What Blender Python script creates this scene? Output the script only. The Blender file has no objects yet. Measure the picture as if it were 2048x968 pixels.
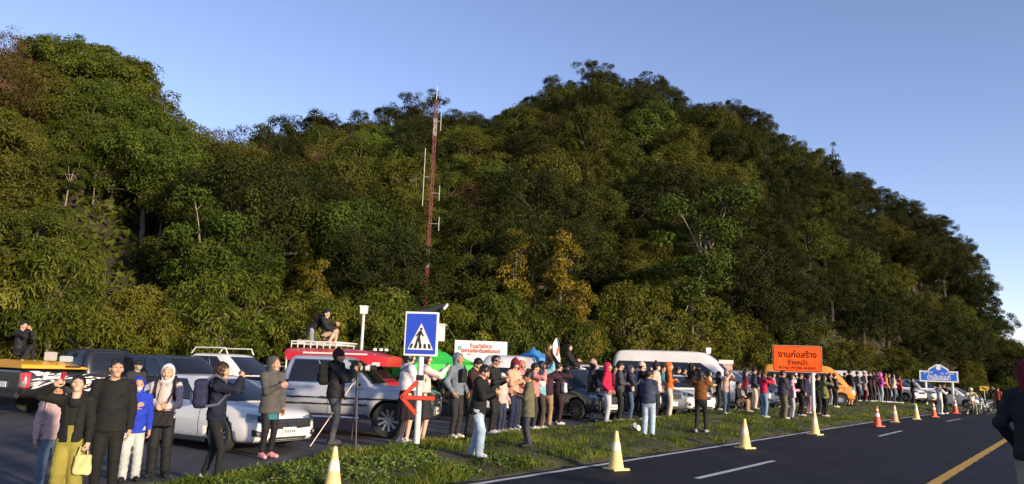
import bpy, bmesh, math, random
import numpy as np
from mathutils import Vector, Matrix, Euler

random.seed(7); RNG = np.random.default_rng(7)
scene = bpy.context.scene
COL = scene.collection

# ---------------------------------------------------------------- camera, sky, sun, exposure
FPX = 1540.0; CAM_H = 1.7; ROLL = math.radians(2.0); PITCH = math.radians(9.387); ROADANG = math.radians(36.68)
cam_data = bpy.data.cameras.new('camera'); cam = bpy.data.objects.new('camera', cam_data); COL.objects.link(cam)
cam_data.sensor_width = 36.0; cam_data.lens = 36.0 * FPX / 2048.0
cam_data.clip_start = 0.1; cam_data.clip_end = 2000.0
cam.matrix_world = Matrix.Translation((0, 0, CAM_H)) @ Matrix.Rotation(math.pi/2 + PITCH, 4, 'X') @ Matrix.Rotation(ROLL, 4, 'Z')
scene.camera = cam

SUN_AZ = math.radians(134); SUN_EL = math.radians(11)
world = bpy.data.worlds.new('World'); scene.world = world; world.use_nodes = True
wn = world.node_tree.nodes; wl = world.node_tree.links
bg = wn['Background']; sky = wn.new('ShaderNodeTexSky'); sky.sky_type = 'NISHITA'; sky.sun_disc = False
sky.sun_elevation = SUN_EL; sky.sun_rotation = SUN_AZ
sky.altitude = 2200; sky.air_density = 1.0; sky.dust_density = 0.3; sky.ozone_density = 1.0
tn = wn.new('ShaderNodeMix'); tn.data_type = 'RGBA'; tn.blend_type = 'MULTIPLY'; tn.inputs[0].default_value = 1.0; tn.inputs[7].default_value = (1.05, 0.94, 1.09, 1)   # even white balance of the whole sky
wl.new(sky.outputs[0], tn.inputs[6]); wl.new(tn.outputs[2], bg.inputs[0]); bg.inputs[1].default_value = 0.14
sun_data = bpy.data.lights.new('sun', 'SUN'); sun_data.energy = 4.1; sun_data.angle = math.radians(4.0); sun_data.color = (1.0, 0.80, 0.56)
sun = bpy.data.objects.new('sun', sun_data); COL.objects.link(sun)
sdir = Vector((math.sin(SUN_AZ)*math.cos(SUN_EL), math.cos(SUN_AZ)*math.cos(SUN_EL), math.sin(SUN_EL)))
sun.rotation_euler = sdir.to_track_quat('Z', 'Y').to_euler(); sun.location = (20, -20, 30)
scene.view_settings.view_transform = 'Standard'; scene.view_settings.look = 'None'
scene.view_settings.gamma = 1.0; scene.view_settings.use_curve_mapping = False
scene.view_settings.exposure = 0.85
scene.render.engine = 'CYCLES'
scene.cycles.use_denoising = True; scene.cycles.max_bounces = 5; scene.cycles.transparent_max_bounces = 8
scene.cycles.diffuse_bounces = 2; scene.cycles.glossy_bounces = 3

# ---------------------------------------------------------------- photo pixel -> place helpers
def ray(u, v):
    dx, dy = u - 1024.0, v - 484.0
    x = dx*math.cos(ROLL) + dy*math.sin(ROLL); y = dy*math.cos(ROLL) - dx*math.sin(ROLL)
    c, s = math.cos(PITCH), math.sin(PITCH)
    return np.array([x, FPX*c + y*s, FPX*s - y*c])
def on_plane(u, v, z=0.0):
    r = ray(u, v); t = (z - CAM_H) / r[2]; return np.array([0, 0, CAM_H]) + t*r
def at_depth(u, v, dist):
    r = ray(u, v); return np.array([0, 0, CAM_H]) + r*(dist/math.hypot(r[0], r[1]))
RD = np.array([math.sin(ROADANG), math.cos(ROADANG)]); RN = np.array([-math.cos(ROADANG), math.sin(ROADANG)])
def sd(p): return float(p[0]*RD[0]+p[1]*RD[1]), float(p[0]*RN[0]+p[1]*RN[1])
def xy(s, d): return (RD[0]*s + RN[0]*d, RD[1]*s + RN[1]*d)
def smooth(t):
    t = np.clip(t, 0, 1); return t*t*(3-2*t)
EDGE_S = [3, 6, 8, 10.5, 15, 21, 36, 60, 100]; EDGE_D = [8.6, 9.4, 10.2, 11.3, 11.9, 12.3, 12.8, 13.2, 13.5]
def verge_edge(s): return np.interp(s, EDGE_S, EDGE_D)
def crest(s): return -0.0016*np.clip(np.asarray(s, float)-60, 0, None)**2
def lot_z(s): return 0.06 + 0.34*smooth((np.asarray(s, float)-14)/34)
def ground(s, d):
    s = np.asarray(s, float); d = np.asarray(d, float)
    L = lot_z(s); de = verge_edge(s)
    t = np.clip((d-7.75)/(de-7.75), 0, 1)
    z = np.where(d < 7.75, 0.0, 0.05*smooth((d-7.72)/0.3) + (L-0.05)*smooth(t) + 0.10*np.sin(math.pi*t))
    z = np.where(d > de, L, z)
    return z + crest(s)
def on_ground(u, v):
    z = 0.15
    for _ in range(12):
        p = on_plane(u, v, z); s, d = sd(p); z = 0.5*z + 0.5*float(ground(min(max(s, -30), 60), d))
    p = on_plane(u, v, z); return p
def project(P):
    P = np.array(P, float) - [0, 0, CAM_H]; c, s = math.cos(PITCH), math.sin(PITCH)
    f = P[1]*c + P[2]*s; up = -P[1]*s + P[2]*c
    x = FPX*P[0]/f; y = -FPX*up/f
    return 1024 + x*math.cos(ROLL) - y*math.sin(ROLL), 484 + y*math.cos(ROLL) + x*math.sin(ROLL)
def z_at(u, v, p):
    """height above which pixel row v is reached at the column of place p"""
    r = ray(u, v); t = math.hypot(p[0], p[1]) / math.hypot(r[0], r[1]); return CAM_H + t*r[2]

# ---------------------------------------------------------------- materials
MATS = {}
def nt_mix(nt, fac, a, b):
    m = nt.nodes.new('ShaderNodeMix'); m.data_type = 'RGBA'
    for k, val in ((0, fac), (6, a), (7, b)):
        if hasattr(val, 'is_output'): nt.links.new(val, m.inputs[k])
        else: m.inputs[k].default_value = val if k == 0 else (*val[:3], 1)
    return m.outputs[2]
def mat(name, col, rough=0.6, metal=0.0, var=0.0, scale=8.0, bump=0.0, bscale=40.0, col2=None, coat=0.0, spec=0.5, emit=None, trans=0.0):
    if name in MATS: return MATS[name]
    m = bpy.data.materials.new(name); m.use_nodes = True; nt = m.node_tree; b = nt.nodes['Principled BSDF']
    b.inputs['Base Color'].default_value = (*col, 1); b.inputs['Roughness'].default_value = rough; b.inputs['Metallic'].default_value = metal
    b.inputs['Coat Weight'].default_value = coat; b.inputs['Coat Roughness'].default_value = 0.05
    b.inputs['Specular IOR Level'].default_value = spec
    if trans: b.inputs['Transmission Weight'].default_value = trans
    if emit: b.inputs['Emission Color'].default_value = (*emit[0], 1); b.inputs['Emission Strength'].default_value = emit[1]
    tc = nt.nodes.new('ShaderNodeTexCoord')
    if var or col2:
        n = nt.nodes.new('ShaderNodeTexNoise'); n.inputs['Scale'].default_value = scale; n.inputs['Detail'].default_value = 5
        nt.links.new(tc.outputs['Object'], n.inputs['Vector'])
        r = nt.nodes.new('ShaderNodeValToRGB'); r.color_ramp.elements[0].position = 0.33; r.color_ramp.elements[1].position = 0.67
        nt.links.new(n.outputs['Fac'], r.inputs['Fac'])
        c2 = col2 if col2 else tuple(c*(1-var) for c in col)
        c1 = col if col2 else tuple(min(1, c*(1+var*0.6)) for c in col)
        r.color_ramp.elements[0].color = (*c2, 1); r.color_ramp.elements[1].color = (*c1, 1)
        nt.links.new(r.outputs['Color'], b.inputs['Base Color'])
    if bump:
        n2 = nt.nodes.new('ShaderNodeTexNoise'); n2.inputs['Scale'].default_value = bscale; n2.inputs['Detail'].default_value = 4
        nt.links.new(tc.outputs['Object'], n2.inputs['Vector'])
        bp = nt.nodes.new('ShaderNodeBump'); bp.inputs['Strength'].default_value = bump; bp.inputs['Distance'].default_value = 0.02
        nt.links.new(n2.outputs['Fac'], bp.inputs['Height']); nt.links.new(bp.outputs['Normal'], b.inputs['Normal'])
    MATS[name] = m; return m
def leaf_mat(name, cols, rough=0.55, gloss=0.35, objvar=0.5, transl=0.12):
    """leaf colour picked per leaf (attribute tint) and shifted per tree (object random)"""
    m = bpy.data.materials.new(name); m.use_nodes = True; nt = m.node_tree; b = nt.nodes['Principled BSDF']
    b.inputs['Roughness'].default_value = rough; b.inputs['Specular IOR Level'].default_value = gloss
    at = nt.nodes.new('ShaderNodeAttribute'); at.attribute_name = 'tint'
    r = nt.nodes.new('ShaderNodeValToRGB'); e = r.color_ramp.elements
    e[0].color = (*cols[0], 1); e[1].color = (*cols[-1], 1)
    for i, c in enumerate(cols[1:-1]):
        q = e.new((i+1)/(len(cols)-1)); q.color = (*c, 1)
    nt.links.new(at.outputs['Fac'], r.inputs['Fac'])
    oi = nt.nodes.new('ShaderNodeObjectInfo')
    hs = nt.nodes.new('ShaderNodeHueSaturation')
    mr = nt.nodes.new('ShaderNodeMapRange'); mr.inputs[3].default_value = 1-objvar*0.62; mr.inputs[4].default_value = 1+objvar*0.62
    nt.links.new(oi.outputs['Random'], mr.inputs[0]); nt.links.new(mr.outputs[0], hs.inputs['Value'])
    mh = nt.nodes.new('ShaderNodeMapRange'); mh.inputs[3].default_value = 0.5-0.05*objvar; mh.inputs[4].default_value = 0.5+0.05*objvar
    ml = nt.nodes.new('ShaderNodeMath'); ml.operation = 'FRACT'; mm = nt.nodes.new('ShaderNodeMath'); mm.operation = 'MULTIPLY'; mm.inputs[1].default_value = 7.31
    nt.links.new(oi.outputs['Random'], mm.inputs[0]); nt.links.new(mm.outputs[0], ml.inputs[0]); nt.links.new(ml.outputs[0], mh.inputs[0]); nt.links.new(mh.outputs[0], hs.inputs['Hue'])
    nt.links.new(r.outputs['Color'], hs.inputs['Color']); nt.links.new(hs.outputs['Color'], b.inputs['Base Color'])
    if transl:
        t = nt.nodes.new('ShaderNodeBsdfTranslucent'); ms = nt.nodes.new('ShaderNodeMixShader'); ms.inputs[0].default_value = transl
        nt.links.new(hs.outputs['Color'], t.inputs['Color']); nt.links.new(b.outputs[0], ms.inputs[1]); nt.links.new(t.outputs[0], ms.inputs[2])
        nt.links.new(ms.outputs[0], nt.nodes['Material Output'].inputs['Surface'])
    MATS[name] = m; return m

# ---------------------------------------------------------------- object helpers
def mesh_np(name, verts, faces, smooth_shade=True, tint=None, quads=True):
    """fast mesh from numpy arrays: faces (n,3) or (n,4)"""
    me = bpy.data.meshes.new(name); verts = np.asarray(verts, np.float32); faces = np.asarray(faces, np.int32)
    k = faces.shape[1]; n = len(faces)
    me.vertices.add(len(verts)); me.vertices.foreach_set('co', verts.ravel())
    me.loops.add(n*k); me.loops.foreach_set('vertex_index', faces.ravel())
    me.polygons.add(n); me.polygons.foreach_set('loop_start', np.arange(0, n*k, k, dtype=np.int32))
    me.polygons.foreach_set('use_smooth', np.full(n, smooth_shade, dtype=bool))
    me.update(calc_edges=True)
    if tint is not None:
        a = me.attributes.new('tint', 'FLOAT', 'FACE'); a.data.foreach_set('value', np.asarray(tint, np.float32))
    return me
def obj(name, me, material=None, parent=None, loc=None, rotz=None, kind=None):
    o = bpy.data.objects.new(name, me); COL.objects.link(o)
    if material is not None:
        ms = material if isinstance(material, (list, tuple)) else [material]
        if len(me.materials) == 0:
            for m in ms: me.materials.append(m)
    if parent is not None: o.parent = parent
    if loc is not None: o.location = loc
    if rotz is not None: o.rotation_euler = (0, 0, rotz)
    if kind: o['kind'] = kind
    return o
def tag(o, label, cat, group=None):
    o['label'] = label; o['category'] = cat
    if group: o['group'] = group
    return o
def thing(name, label, cat, loc=(0, 0, 0), rotz=0.0, group=None):
    o = bpy.data.objects.new(name, None); COL.objects.link(o); o.location = tuple(float(q) for q in loc); o.rotation_euler = (0, 0, rotz)
    o.empty_display_size = 0.2
    return tag(o, label, cat, group)
class MB:
    """collects boxes, tubes and plates into one mesh"""
    def __init__(s): s.v = []; s.f = []
    def add(s, v, f):
        b = len(s.v); s.v += [tuple(float(c) for c in p) for p in v]; s.f += [tuple(i+b for i in q) for q in f]; return s
    def box(s, c, size, rot=None, taper=1.0):
        h = [q/2 for q in size]; vs = []
        for z in (-1, 1):
            k = taper if z > 0 else 1
            for x, y in ((-1, -1), (1, -1), (1, 1), (-1, 1)):
                p = Vector((x*h[0]*k, y*h[1]*k, z*h[2]))
                if rot is not None: p = rot @ p
                vs.append(p + Vector(c))
        return s.add(vs, [(3, 2, 1, 0), (4, 5, 6, 7), (0, 1, 5, 4), (1, 2, 6, 5), (2, 3, 7, 6), (3, 0, 4, 7)])
    def tube(s, pts, rad, n=8, cap=True):
        pts = [Vector(p) for p in pts]; rad = rad if isinstance(rad, (list, tuple)) else [rad]*len(pts)
        vs = []; up = Vector((0, 0, 1))
        for i, p in enumerate(pts):
            t = (pts[min(i+1, len(pts)-1)] - pts[max(i-1, 0)]).normalized()
            a = t.cross(up) if abs(t.z) < 0.95 else t.cross(Vector((1, 0, 0))); a.normalize(); b = t.cross(a)
            for k in range(n):
                an = 2*math.pi*k/n; vs.append(p + (a*math.cos(an) + b*math.sin(an))*rad[i])
        fs = []
        for i in range(len(pts)-1):
            for k in range(n):
                k2 = (k+1) % n; fs.append((i*n+k, i*n+k2, (i+1)*n+k2, (i+1)*n+k))
        if cap:
            fs.append(tuple(range(n))); fs.append(tuple(reversed(range((len(pts)-1)*n, len(pts)*n))))
        return s.add(vs, fs)
    def lathe(s, prof, n=20, c=(0, 0, 0), axis='Z'):
        vs = []
        for r, z in prof:
            for k in range(n):
                a = 2*math.pi*k/n; p = (r*math.cos(a), r*math.sin(a), z)
                if axis == 'Y': p = (p[0], p[2], p[1])
                if axis == 'X': p = (p[2], p[0], p[1])
                vs.append((p[0]+c[0], p[1]+c[1], p[2]+c[2]))
        fs = []
        for i in range(len(prof)-1):
            for k in range(n):
                k2 = (k+1) % n; fs.append((i*n+k, i*n+k2, (i+1)*n+k2, (i+1)*n+k))
        return s.add(vs, fs)
    def prism(s, poly, y0, y1):
        """polygon in x,z extruded along y"""
        n = len(poly); vs = [(p[0], y0, p[1]) for p in poly] + [(p[0], y1, p[1]) for p in poly]
        fs = [tuple(reversed(range(n))), tuple(range(n, 2*n))] + [(i, (i+1) % n, n+(i+1) % n, n+i) for i in range(n)]
        return s.add(vs, fs)
    def grid(s, P):
        """P[i][j] points"""
        a = len(P); b = len(P[0]); vs = [p for row in P for p in row]
        return s.add(vs, [(i*b+j, i*b+j+1, (i+1)*b+j+1, (i+1)*b+j) for i in range(a-1) for j in range(b-1)])
    def mesh(s, name, sm=False, bevel=0.0, angle=35):
        me = bpy.data.meshes.new(name); me.from_pydata(s.v, [], s.f)
        bm = bmesh.new(); bm.from_mesh(me)
        if bevel:
            bmesh.ops.bevel(bm, geom=[e for e in bm.edges], offset=bevel, segments=2, affect='EDGES', clamp_overlap=True)
        bmesh.ops.recalc_face_normals(bm, faces=bm.faces)
        if sm:
            for f in bm.faces: f.smooth = True
            for e in bm.edges:
                if len(e.link_faces) == 2 and e.calc_face_angle(0) > math.radians(angle): e.smooth = False
        bm.to_mesh(me); bm.free(); return me
    def build(s, name, material, parent=None, sm=False, bevel=0.0, loc=None, rotz=None, angle=35):
        return obj(name, s.mesh(name, sm, bevel, angle), material, parent, loc, rotz)
# ================================================================ ground, road, verge
M_soil = mat('soil', (0.10, 0.075, 0.045), 0.95, var=0.5, scale=3, bump=0.6, bscale=12)
M_turf = mat('turf', (0.065, 0.070, 0.016), 0.95, scale=1.1, col2=(0.045, 0.030, 0.017), bump=0.8, bscale=14)
def asphalt(name, base, base2, rough=0.8):
    m = mat(name, base, rough, scale=0.7, col2=base2, bump=0.25, bscale=160, spec=0.22)
    nt = m.node_tree; b = nt.nodes['Principled BSDF']
    n = nt.nodes.new('ShaderNodeTexNoise'); n.inputs['Scale'].default_value = 220; n.inputs['Detail'].default_value = 2
    n2 = nt.nodes.new('ShaderNodeTexNoise'); n2.inputs['Scale'].default_value = 0.35; n2.inputs['Detail'].default_value = 6
    tc = nt.nodes.new('ShaderNodeTexCoord'); nt.links.new(tc.outputs['Object'], n.inputs['Vector']); nt.links.new(tc.outputs['Object'], n2.inputs['Vector'])
    mp = nt.nodes.new('ShaderNodeMapRange'); mp.inputs[1].default_value = 0.3; mp.inputs[2].default_value = 0.7; mp.inputs[3].default_value = rough-0.15; mp.inputs[4].default_value = rough+0.1
    nt.links.new(n2.outputs['Fac'], mp.inputs[0]); nt.links.new(mp.outputs[0], b.inputs['Roughness'])
    src = b.inputs['Base Color'].links[0].from_socket
    g = nt.nodes.new('ShaderNodeMapRange'); g.inputs[1].default_value = 0.62; g.inputs[2].default_value = 0.75; g.inputs[3].default_value = 0; g.inputs[4].default_value = 0.5
    nt.links.new(n.outputs['Fac'], g.inputs[0])
    out = nt_mix(nt, g.outputs[0], src, tuple(c*2.6 for c in base)); nt.links.new(out, b.inputs['Base Color'])
    # wheel-path wear running along the road
    mp2 = nt.nodes.new('ShaderNodeMapping'); mp2.inputs['Rotation'].default_value[2] = ROADANG; mp2.inputs['Scale'].default_value = (1.6, 0.05, 1)
    n3 = nt.nodes.new('ShaderNodeTexNoise'); n3.inputs['Scale'].default_value = 1.0; n3.inputs['Detail'].default_value = 6
    nt.links.new(tc.outputs['Object'], mp2.inputs['Vector']); nt.links.new(mp2.outputs[0], n3.inputs['Vector'])
    g3 = nt.nodes.new('ShaderNodeMapRange'); g3.inputs[1].default_value = 0.42; g3.inputs[2].default_value = 0.66; g3.inputs[3].default_value = 0; g3.inputs[4].default_value = 0.55
    nt.links.new(n3.outputs['Fac'], g3.inputs[0]); out = nt_mix(nt, g3.outputs[0], out, tuple(c*1.7 for c in base))
    vo = nt.nodes.new('ShaderNodeTexVoronoi'); vo.feature = 'DISTANCE_TO_EDGE'; vo.inputs['Scale'].default_value = 0.55
    wz = nt.nodes.new('ShaderNodeTexNoise'); wz.inputs['Scale'].default_value = 2.5; av = nt.nodes.new('ShaderNodeVectorMath'); av.operation = 'ADD'
    nt.links.new(tc.outputs['Object'], wz.inputs['Vector']); nt.links.new(wz.outputs['Color'], av.inputs[0]); nt.links.new(tc.outputs['Object'], av.inputs[1]); nt.links.new(av.outputs[0], vo.inputs['Vector'])
    g4 = nt.nodes.new('ShaderNodeMapRange'); g4.inputs[1].default_value = 0.0; g4.inputs[2].default_value = 0.012; g4.inputs[3].default_value = 0.6; g4.inputs[4].default_value = 0
    nt.links.new(vo.outputs['Distance'], g4.inputs[0]); out = nt_mix(nt, g4.outputs[0], out, tuple(c*0.35 for c in base)); nt.links.new(out, b.inputs['Base Color'])
    return m
M_road = asphalt('road_asphalt', (0.0135, 0.014, 0.016), (0.009, 0.0095, 0.011), 0.80)
M_lot = asphalt('lot_asphalt', (0.070, 0.069, 0.072), (0.046, 0.045, 0.047), 0.85)
M_white = mat('road_paint_white', (0.62, 0.62, 0.58), 0.7, scale=9, col2=(0.42, 0.42, 0.40))
M_yellow = mat('road_paint_yellow', (0.62, 0.36, 0.04), 0.7, scale=7, col2=(0.46, 0.25, 0.03))

def sheet(name, s_list, d_fn, nd, zfn, material, kind='structure'):
    P = []; nd = nd
    for s in s_list:
        d0, d1 = d_fn(s); row = []
        for j in range(nd+1):
            d = d0 + (d1-d0)*j/nd; x, y = xy(s, d); row.append((x, y, float(zfn(s, d))))
        P.append(row)
    mb = MB(); mb.grid(P); return mb.build(name, material, sm=True), mb
SL = list(np.arange(-30, 60, 1.5)) + list(np.arange(60, 131, 2.5))
road, _ = sheet('road', SL, lambda s: (-2.6, 7.78), 4, lambda s, d: crest(s), M_road); road['kind'] = 'structure'
# far base ground far below and to the sides, reaching the horizon
gb = MB(); R = 900
gb.add([(-R, -R, -3.2), (R, -R, -3.2), (R, R, -3.2), (-R, R, -3.2)], [(0, 1, 2, 3)])
go = gb.build('ground', M_soil); go['kind'] = 'structure'
# bank on the camera's own side of the road
nb, _ = sheet('near_bank', SL, lambda s: (-2.62, -40), 10, lambda s, d: crest(s) + 0.12*smooth((-2.6-d)/0.8) - 0.004, M_turf); nb['kind'] = 'structure'
# parking lot
def lot_far(s): return float(np.interp(s, [-30, 5, 20, 30, 40, 55, 75, 130], [42, 36, 28, 25, 22, 18.5, 17, 16]))
lot, _ = sheet('parking_lot', SL, lambda s: (float(verge_edge(s))-0.15, lot_far(s)), 10, lambda s, d: lot_z(s)+crest(s)-0.004, M_lot); lot['kind'] = 'structure'
# verge: bumpy eroded strip
from mathutils import noise as mnoise
VS = list(np.arange(3.0, 45, 0.14)) + list(np.arange(45, 110, 0.8))
P = []
for s in VS:
    de = float(verge_edge(s)); row = []; N = 44
    for j in range(N+1):
        t = j/N; d = 7.62 + (de+0.12-7.62)*t**1.25
        jag = 0.22*mnoise.noise((s*0.9, 0, 3.1)) + 0.12*mnoise.noise((s*2.7, 1, 3.1))
        x, y = xy(s, d)
        if j == 0: z = float(crest(s)) - 0.02
        else:
            z = float(ground(s, max(7.76, d-0.15-jag))) + 0.0
            z += (0.085*mnoise.noise((x*0.9, y*0.9, 0)) + 0.045*mnoise.noise((x*2.6, y*2.6, 5)) + 0.02*mnoise.noise((x*8, y*8, 9)))*min(1, j/4)*min(1, (N-j)/4)
            if d < 7.75: z = min(z, float(crest(s)) + 0.012)
        row.append((x, y, z))
    P.append(row)
vb = MB(); vb.grid(P); verge = vb.build('grass_verge', M_turf, sm=True); verge['kind'] = 'structure'
VG = np.array(P)
# soil shows through on the cut edge and in worn patches
nt = M_turf.node_tree

# markings: 4 mm above the asphalt, parts of the road
def stripe(name, s0, s1, d0, d1, material, step=1.0):
    n = max(1, int((s1-s0)/step)); mb = MB(); Q = []
    for i in range(n+1):
        s = s0 + (s1-s0)*i/n
        bend = np.interp(s, [0, 20, 32, 40, 50, 62, 130], [0, 0.05, 0.16, 0.12, -0.1, -0.35, -1.6]) if name != 'centre_line' else 0.0
        w = 0.012*math.sin(s*7.1)+0.008*math.sin(s*17.3)
        Q.append([(*xy(s, d0+bend+w), float(crest(s))+0.005), (*xy(s, d1+bend+w*0.6), float(crest(s))+0.005)])
    mb.grid(Q); return mb.build(name, material, road)
stripe('edge_line', -20, 110, 7.34, 7.46, M_white, 0.5)
for k in range(-2, 6):
    s0 = 12.66 + 14.6*k
    stripe('lane_dash', s0, s0+4.0, 5.30, 5.42, M_white, 0.5)
stripe('centre_line', -20, 110, 2.17, 2.36, M_yellow, 0.5)

# ---------------------------------------------------------------- grass and weeds
M_grass = leaf_mat('grass_blades', [(0.06, 0.042, 0.016), (0.060, 0.074, 0.010), (0.062, 0.105, 0.009), (0.12, 0.165, 0.015), (0.26, 0.235, 0.055)], 0.7, 0.15, 0.0, 0.3)
def verge_z(s, d):
    i = np.clip(np.searchsorted(VS, s), 1, len(VS)-1); de = verge_edge(np.array(VS)[i])
    t = np.clip((d-7.62)/(de+0.12-7.62), 0, 1)**(1/1.25); j = np.clip((t*44).astype(int), 0, 44)
    return VG[i, j, 2]
def blades(n, smin, smax, pw, hmin, hmax, w, dlo=0.0, dhi=1.0, curl=0.5, tmu=0.5, patch=True, keep=0.55):
    s = smin + (smax-smin)*RNG.random(n)**pw
    t = dlo + (dhi-dlo)*RNG.random(n); de = verge_edge(s); d = 7.72 + (de-7.66)*t
    x = RD[0]*s+RN[0]*d; y = RD[1]*s+RN[1]*d
    pn = np.sin(x*1.7+1.3*np.sin(y*0.9))*np.cos(y*1.4+1.1*np.sin(x*1.2)) + 0.5*np.sin(x*4.1+y*3.3)*np.cos(y*5.2-x*2.0)
    if patch:
        k = (pn > -keep) | (RNG.random(n) < 0.25); s, d, x, y, pn, t = s[k], d[k], x[k], y[k], pn[k], t[k]; n = len(s)
    z = verge_z(s, d) - 0.01
    a = RNG.random(n)*2*math.pi; h = (hmin + (hmax-hmin)*RNG.random(n)**1.6)*(0.75+0.35*np.clip(pn, -1, 1)); ww = w*(0.7+0.6*RNG.random(n))
    lean = curl*(0.2+RNG.random(n))*h; b = RNG.random(n)*2*math.pi
    p = np.stack([x, y, z], 1); e = np.stack([np.cos(a)*ww, np.sin(a)*ww, 0*a], 1)
    ml = np.stack([np.cos(b)*lean*0.35, np.sin(b)*lean*0.35, h*0.62], 1); tp = np.stack([np.cos(b)*lean, np.sin(b)*lean, h*(1-0.25*curl*RNG.random(n))], 1)
    V = np.stack([p-e, p+e, p+ml+e*0.7, p+ml-e*0.7, p+tp], 1).reshape(-1, 3)
    i0 = np.arange(n)*5
    F3 = np.concatenate([np.stack([i0, i0+1, i0+2], 1), np.stack([i0, i0+2, i0+3], 1), np.stack([i0+3, i0+2, i0+4], 1)])
    ti = np.clip(tmu + 0.30*pn + 0.16*RNG.standard_normal(n), 0, 1)
    return V, F3, np.tile(ti, 3)
gv, gf, gt = [], [], []; off = 0
for args in (dict(n=76000, smin=5, smax=30, pw=1.6, hmin=0.03, hmax=0.11, w=0.006), dict(n=34000, smin=26, smax=85, pw=1.3, hmin=0.05, hmax=0.13, w=0.013),
             dict(n=15000, smin=5, smax=50, pw=1.7, hmin=0.08, hmax=0.24, w=0.008, dlo=0.03, dhi=0.22, curl=1.3, tmu=0.62, keep=0.1),
             dict(n=22000, smin=5, smax=26, pw=1.5, hmin=0.08, hmax=0.20, w=0.007, dlo=0.1, dhi=0.98, curl=0.9, tmu=0.55, keep=-0.35)):
    V, F3, T = blades(**args); gv.append(V); gf.append(F3+off); gt.append(T); off += len(V)
grass = obj('grass', mesh_np('grass', np.concatenate(gv), np.concatenate(gf), True, np.concatenate(gt)), M_grass, kind='stuff')
tag(grass, 'short yellowish green grass on the roadside verge', 'grass')
# ================================================================ wooded hill
RNG = np.random.default_rng(21)
def unit(v): return v/np.maximum(1e-9, np.linalg.norm(v, axis=1, keepdims=True))
def leaves_mesh(name, pos, nrm, length, width, tint, droop=0.3, fold=0.25):
    """one folded lozenge per leaf; nrm: facing"""
    n = len(pos); nrm = unit(nrm); rnd = RNG.standard_normal((n, 3)); rnd[:, 2] -= droop*1.5
    ax = unit(rnd - nrm*np.sum(rnd*nrm, 1, keepdims=True)); sd_ = np.cross(nrm, ax)
    L = (length*(0.65+0.7*RNG.random(n)))[:, None]; W = (width*(0.7+0.6*RNG.random(n)))[:, None]
    mid = pos + ax*L*0.45
    V = np.stack([pos, mid+sd_*W*0.5+nrm*W*fold, pos+ax*L-nrm*L*0.08, mid-sd_*W*0.5+nrm*W*fold], 1).reshape(-1, 3)
    i0 = np.arange(n)*4; F3 = np.concatenate([np.stack([i0, i0+1, i0+2], 1), np.stack([i0, i0+2, i0+3], 1)])
    return mesh_np(name, V, F3, False, np.tile(tint, 2))
def crown_points(blobs, ncl, rcl, nleaf, up_bias=0.25, fill=0.25):
    """clusters on the skin of the blobs, leaves on the skin of clusters"""
    B = np.array([b[:3] for b in blobs]); R = np.array([b[3] for b in blobs]); SQ = np.array([b[4] if len(b) > 4 else 0.85 for b in blobs])
    pr = R**2/np.sum(R**2); C = []; CD = []
    while len(C) < ncl:
        i = RNG.choice(len(B), p=pr); dv = RNG.standard_normal(3); dv /= np.linalg.norm(dv); dv[2] = dv[2] + up_bias; dv /= np.linalg.norm(dv)
        rr = R[i]*(0.88+0.2*RNG.random()) if RNG.random() > fill else R[i]*RNG.uniform(0.3, 0.85)
        p = B[i] + dv*rr*np.array([1, 1, SQ[i]])
        q = (p-B)/np.stack([R, R, R*SQ], 1); dd = np.linalg.norm(q, axis=1); dd[i] = 9
        if dd.min() < 0.72: continue
        C.append(p); CD.append(dv)
    C = np.array(C); CD = np.array(CD); n = ncl*nleaf; ci = np.repeat(np.arange(ncl), nleaf)
    rc = rcl*(0.6+0.7*RNG.random(ncl)); dv = unit(RNG.standard_normal((n, 3)) + CD[ci]*0.55 + np.array([0, 0, 0.25]))
    pos = C[ci] + dv*(rc[ci]*(0.35+0.7*RNG.random(n)**0.6))[:, None]*np.array([1, 1, 0.75])
    nrm = dv*0.75 + CD[ci]*0.35 + RNG.standard_normal((n, 3))*0.45 + np.array([0, 0, 0.15])
    tint = np.clip(0.5 + 0.16*RNG.standard_normal(n) + (0.2*RNG.standard_normal(ncl))[ci], 0, 1)
    return pos, nrm, tint, C
def limb(mb, a, b, r0, r1, n=5, sag=0.15, k=4):
    a = np.array(a, float); b = np.array(b, float); L = np.linalg.norm(b-a); pts = []; rs = []
    off = RNG.standard_normal(3)*L*0.06
    for i in range(k+1):
        t = i/k; p = a + (b-a)*t + off*math.sin(math.pi*t) + np.array([0, 0, sag*L*math.sin(math.pi*t)*0.4]); pts.append(p); rs.append(r0+(r1-r0)*t)
    mb.tube(pts, rs, n); return pts
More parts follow.
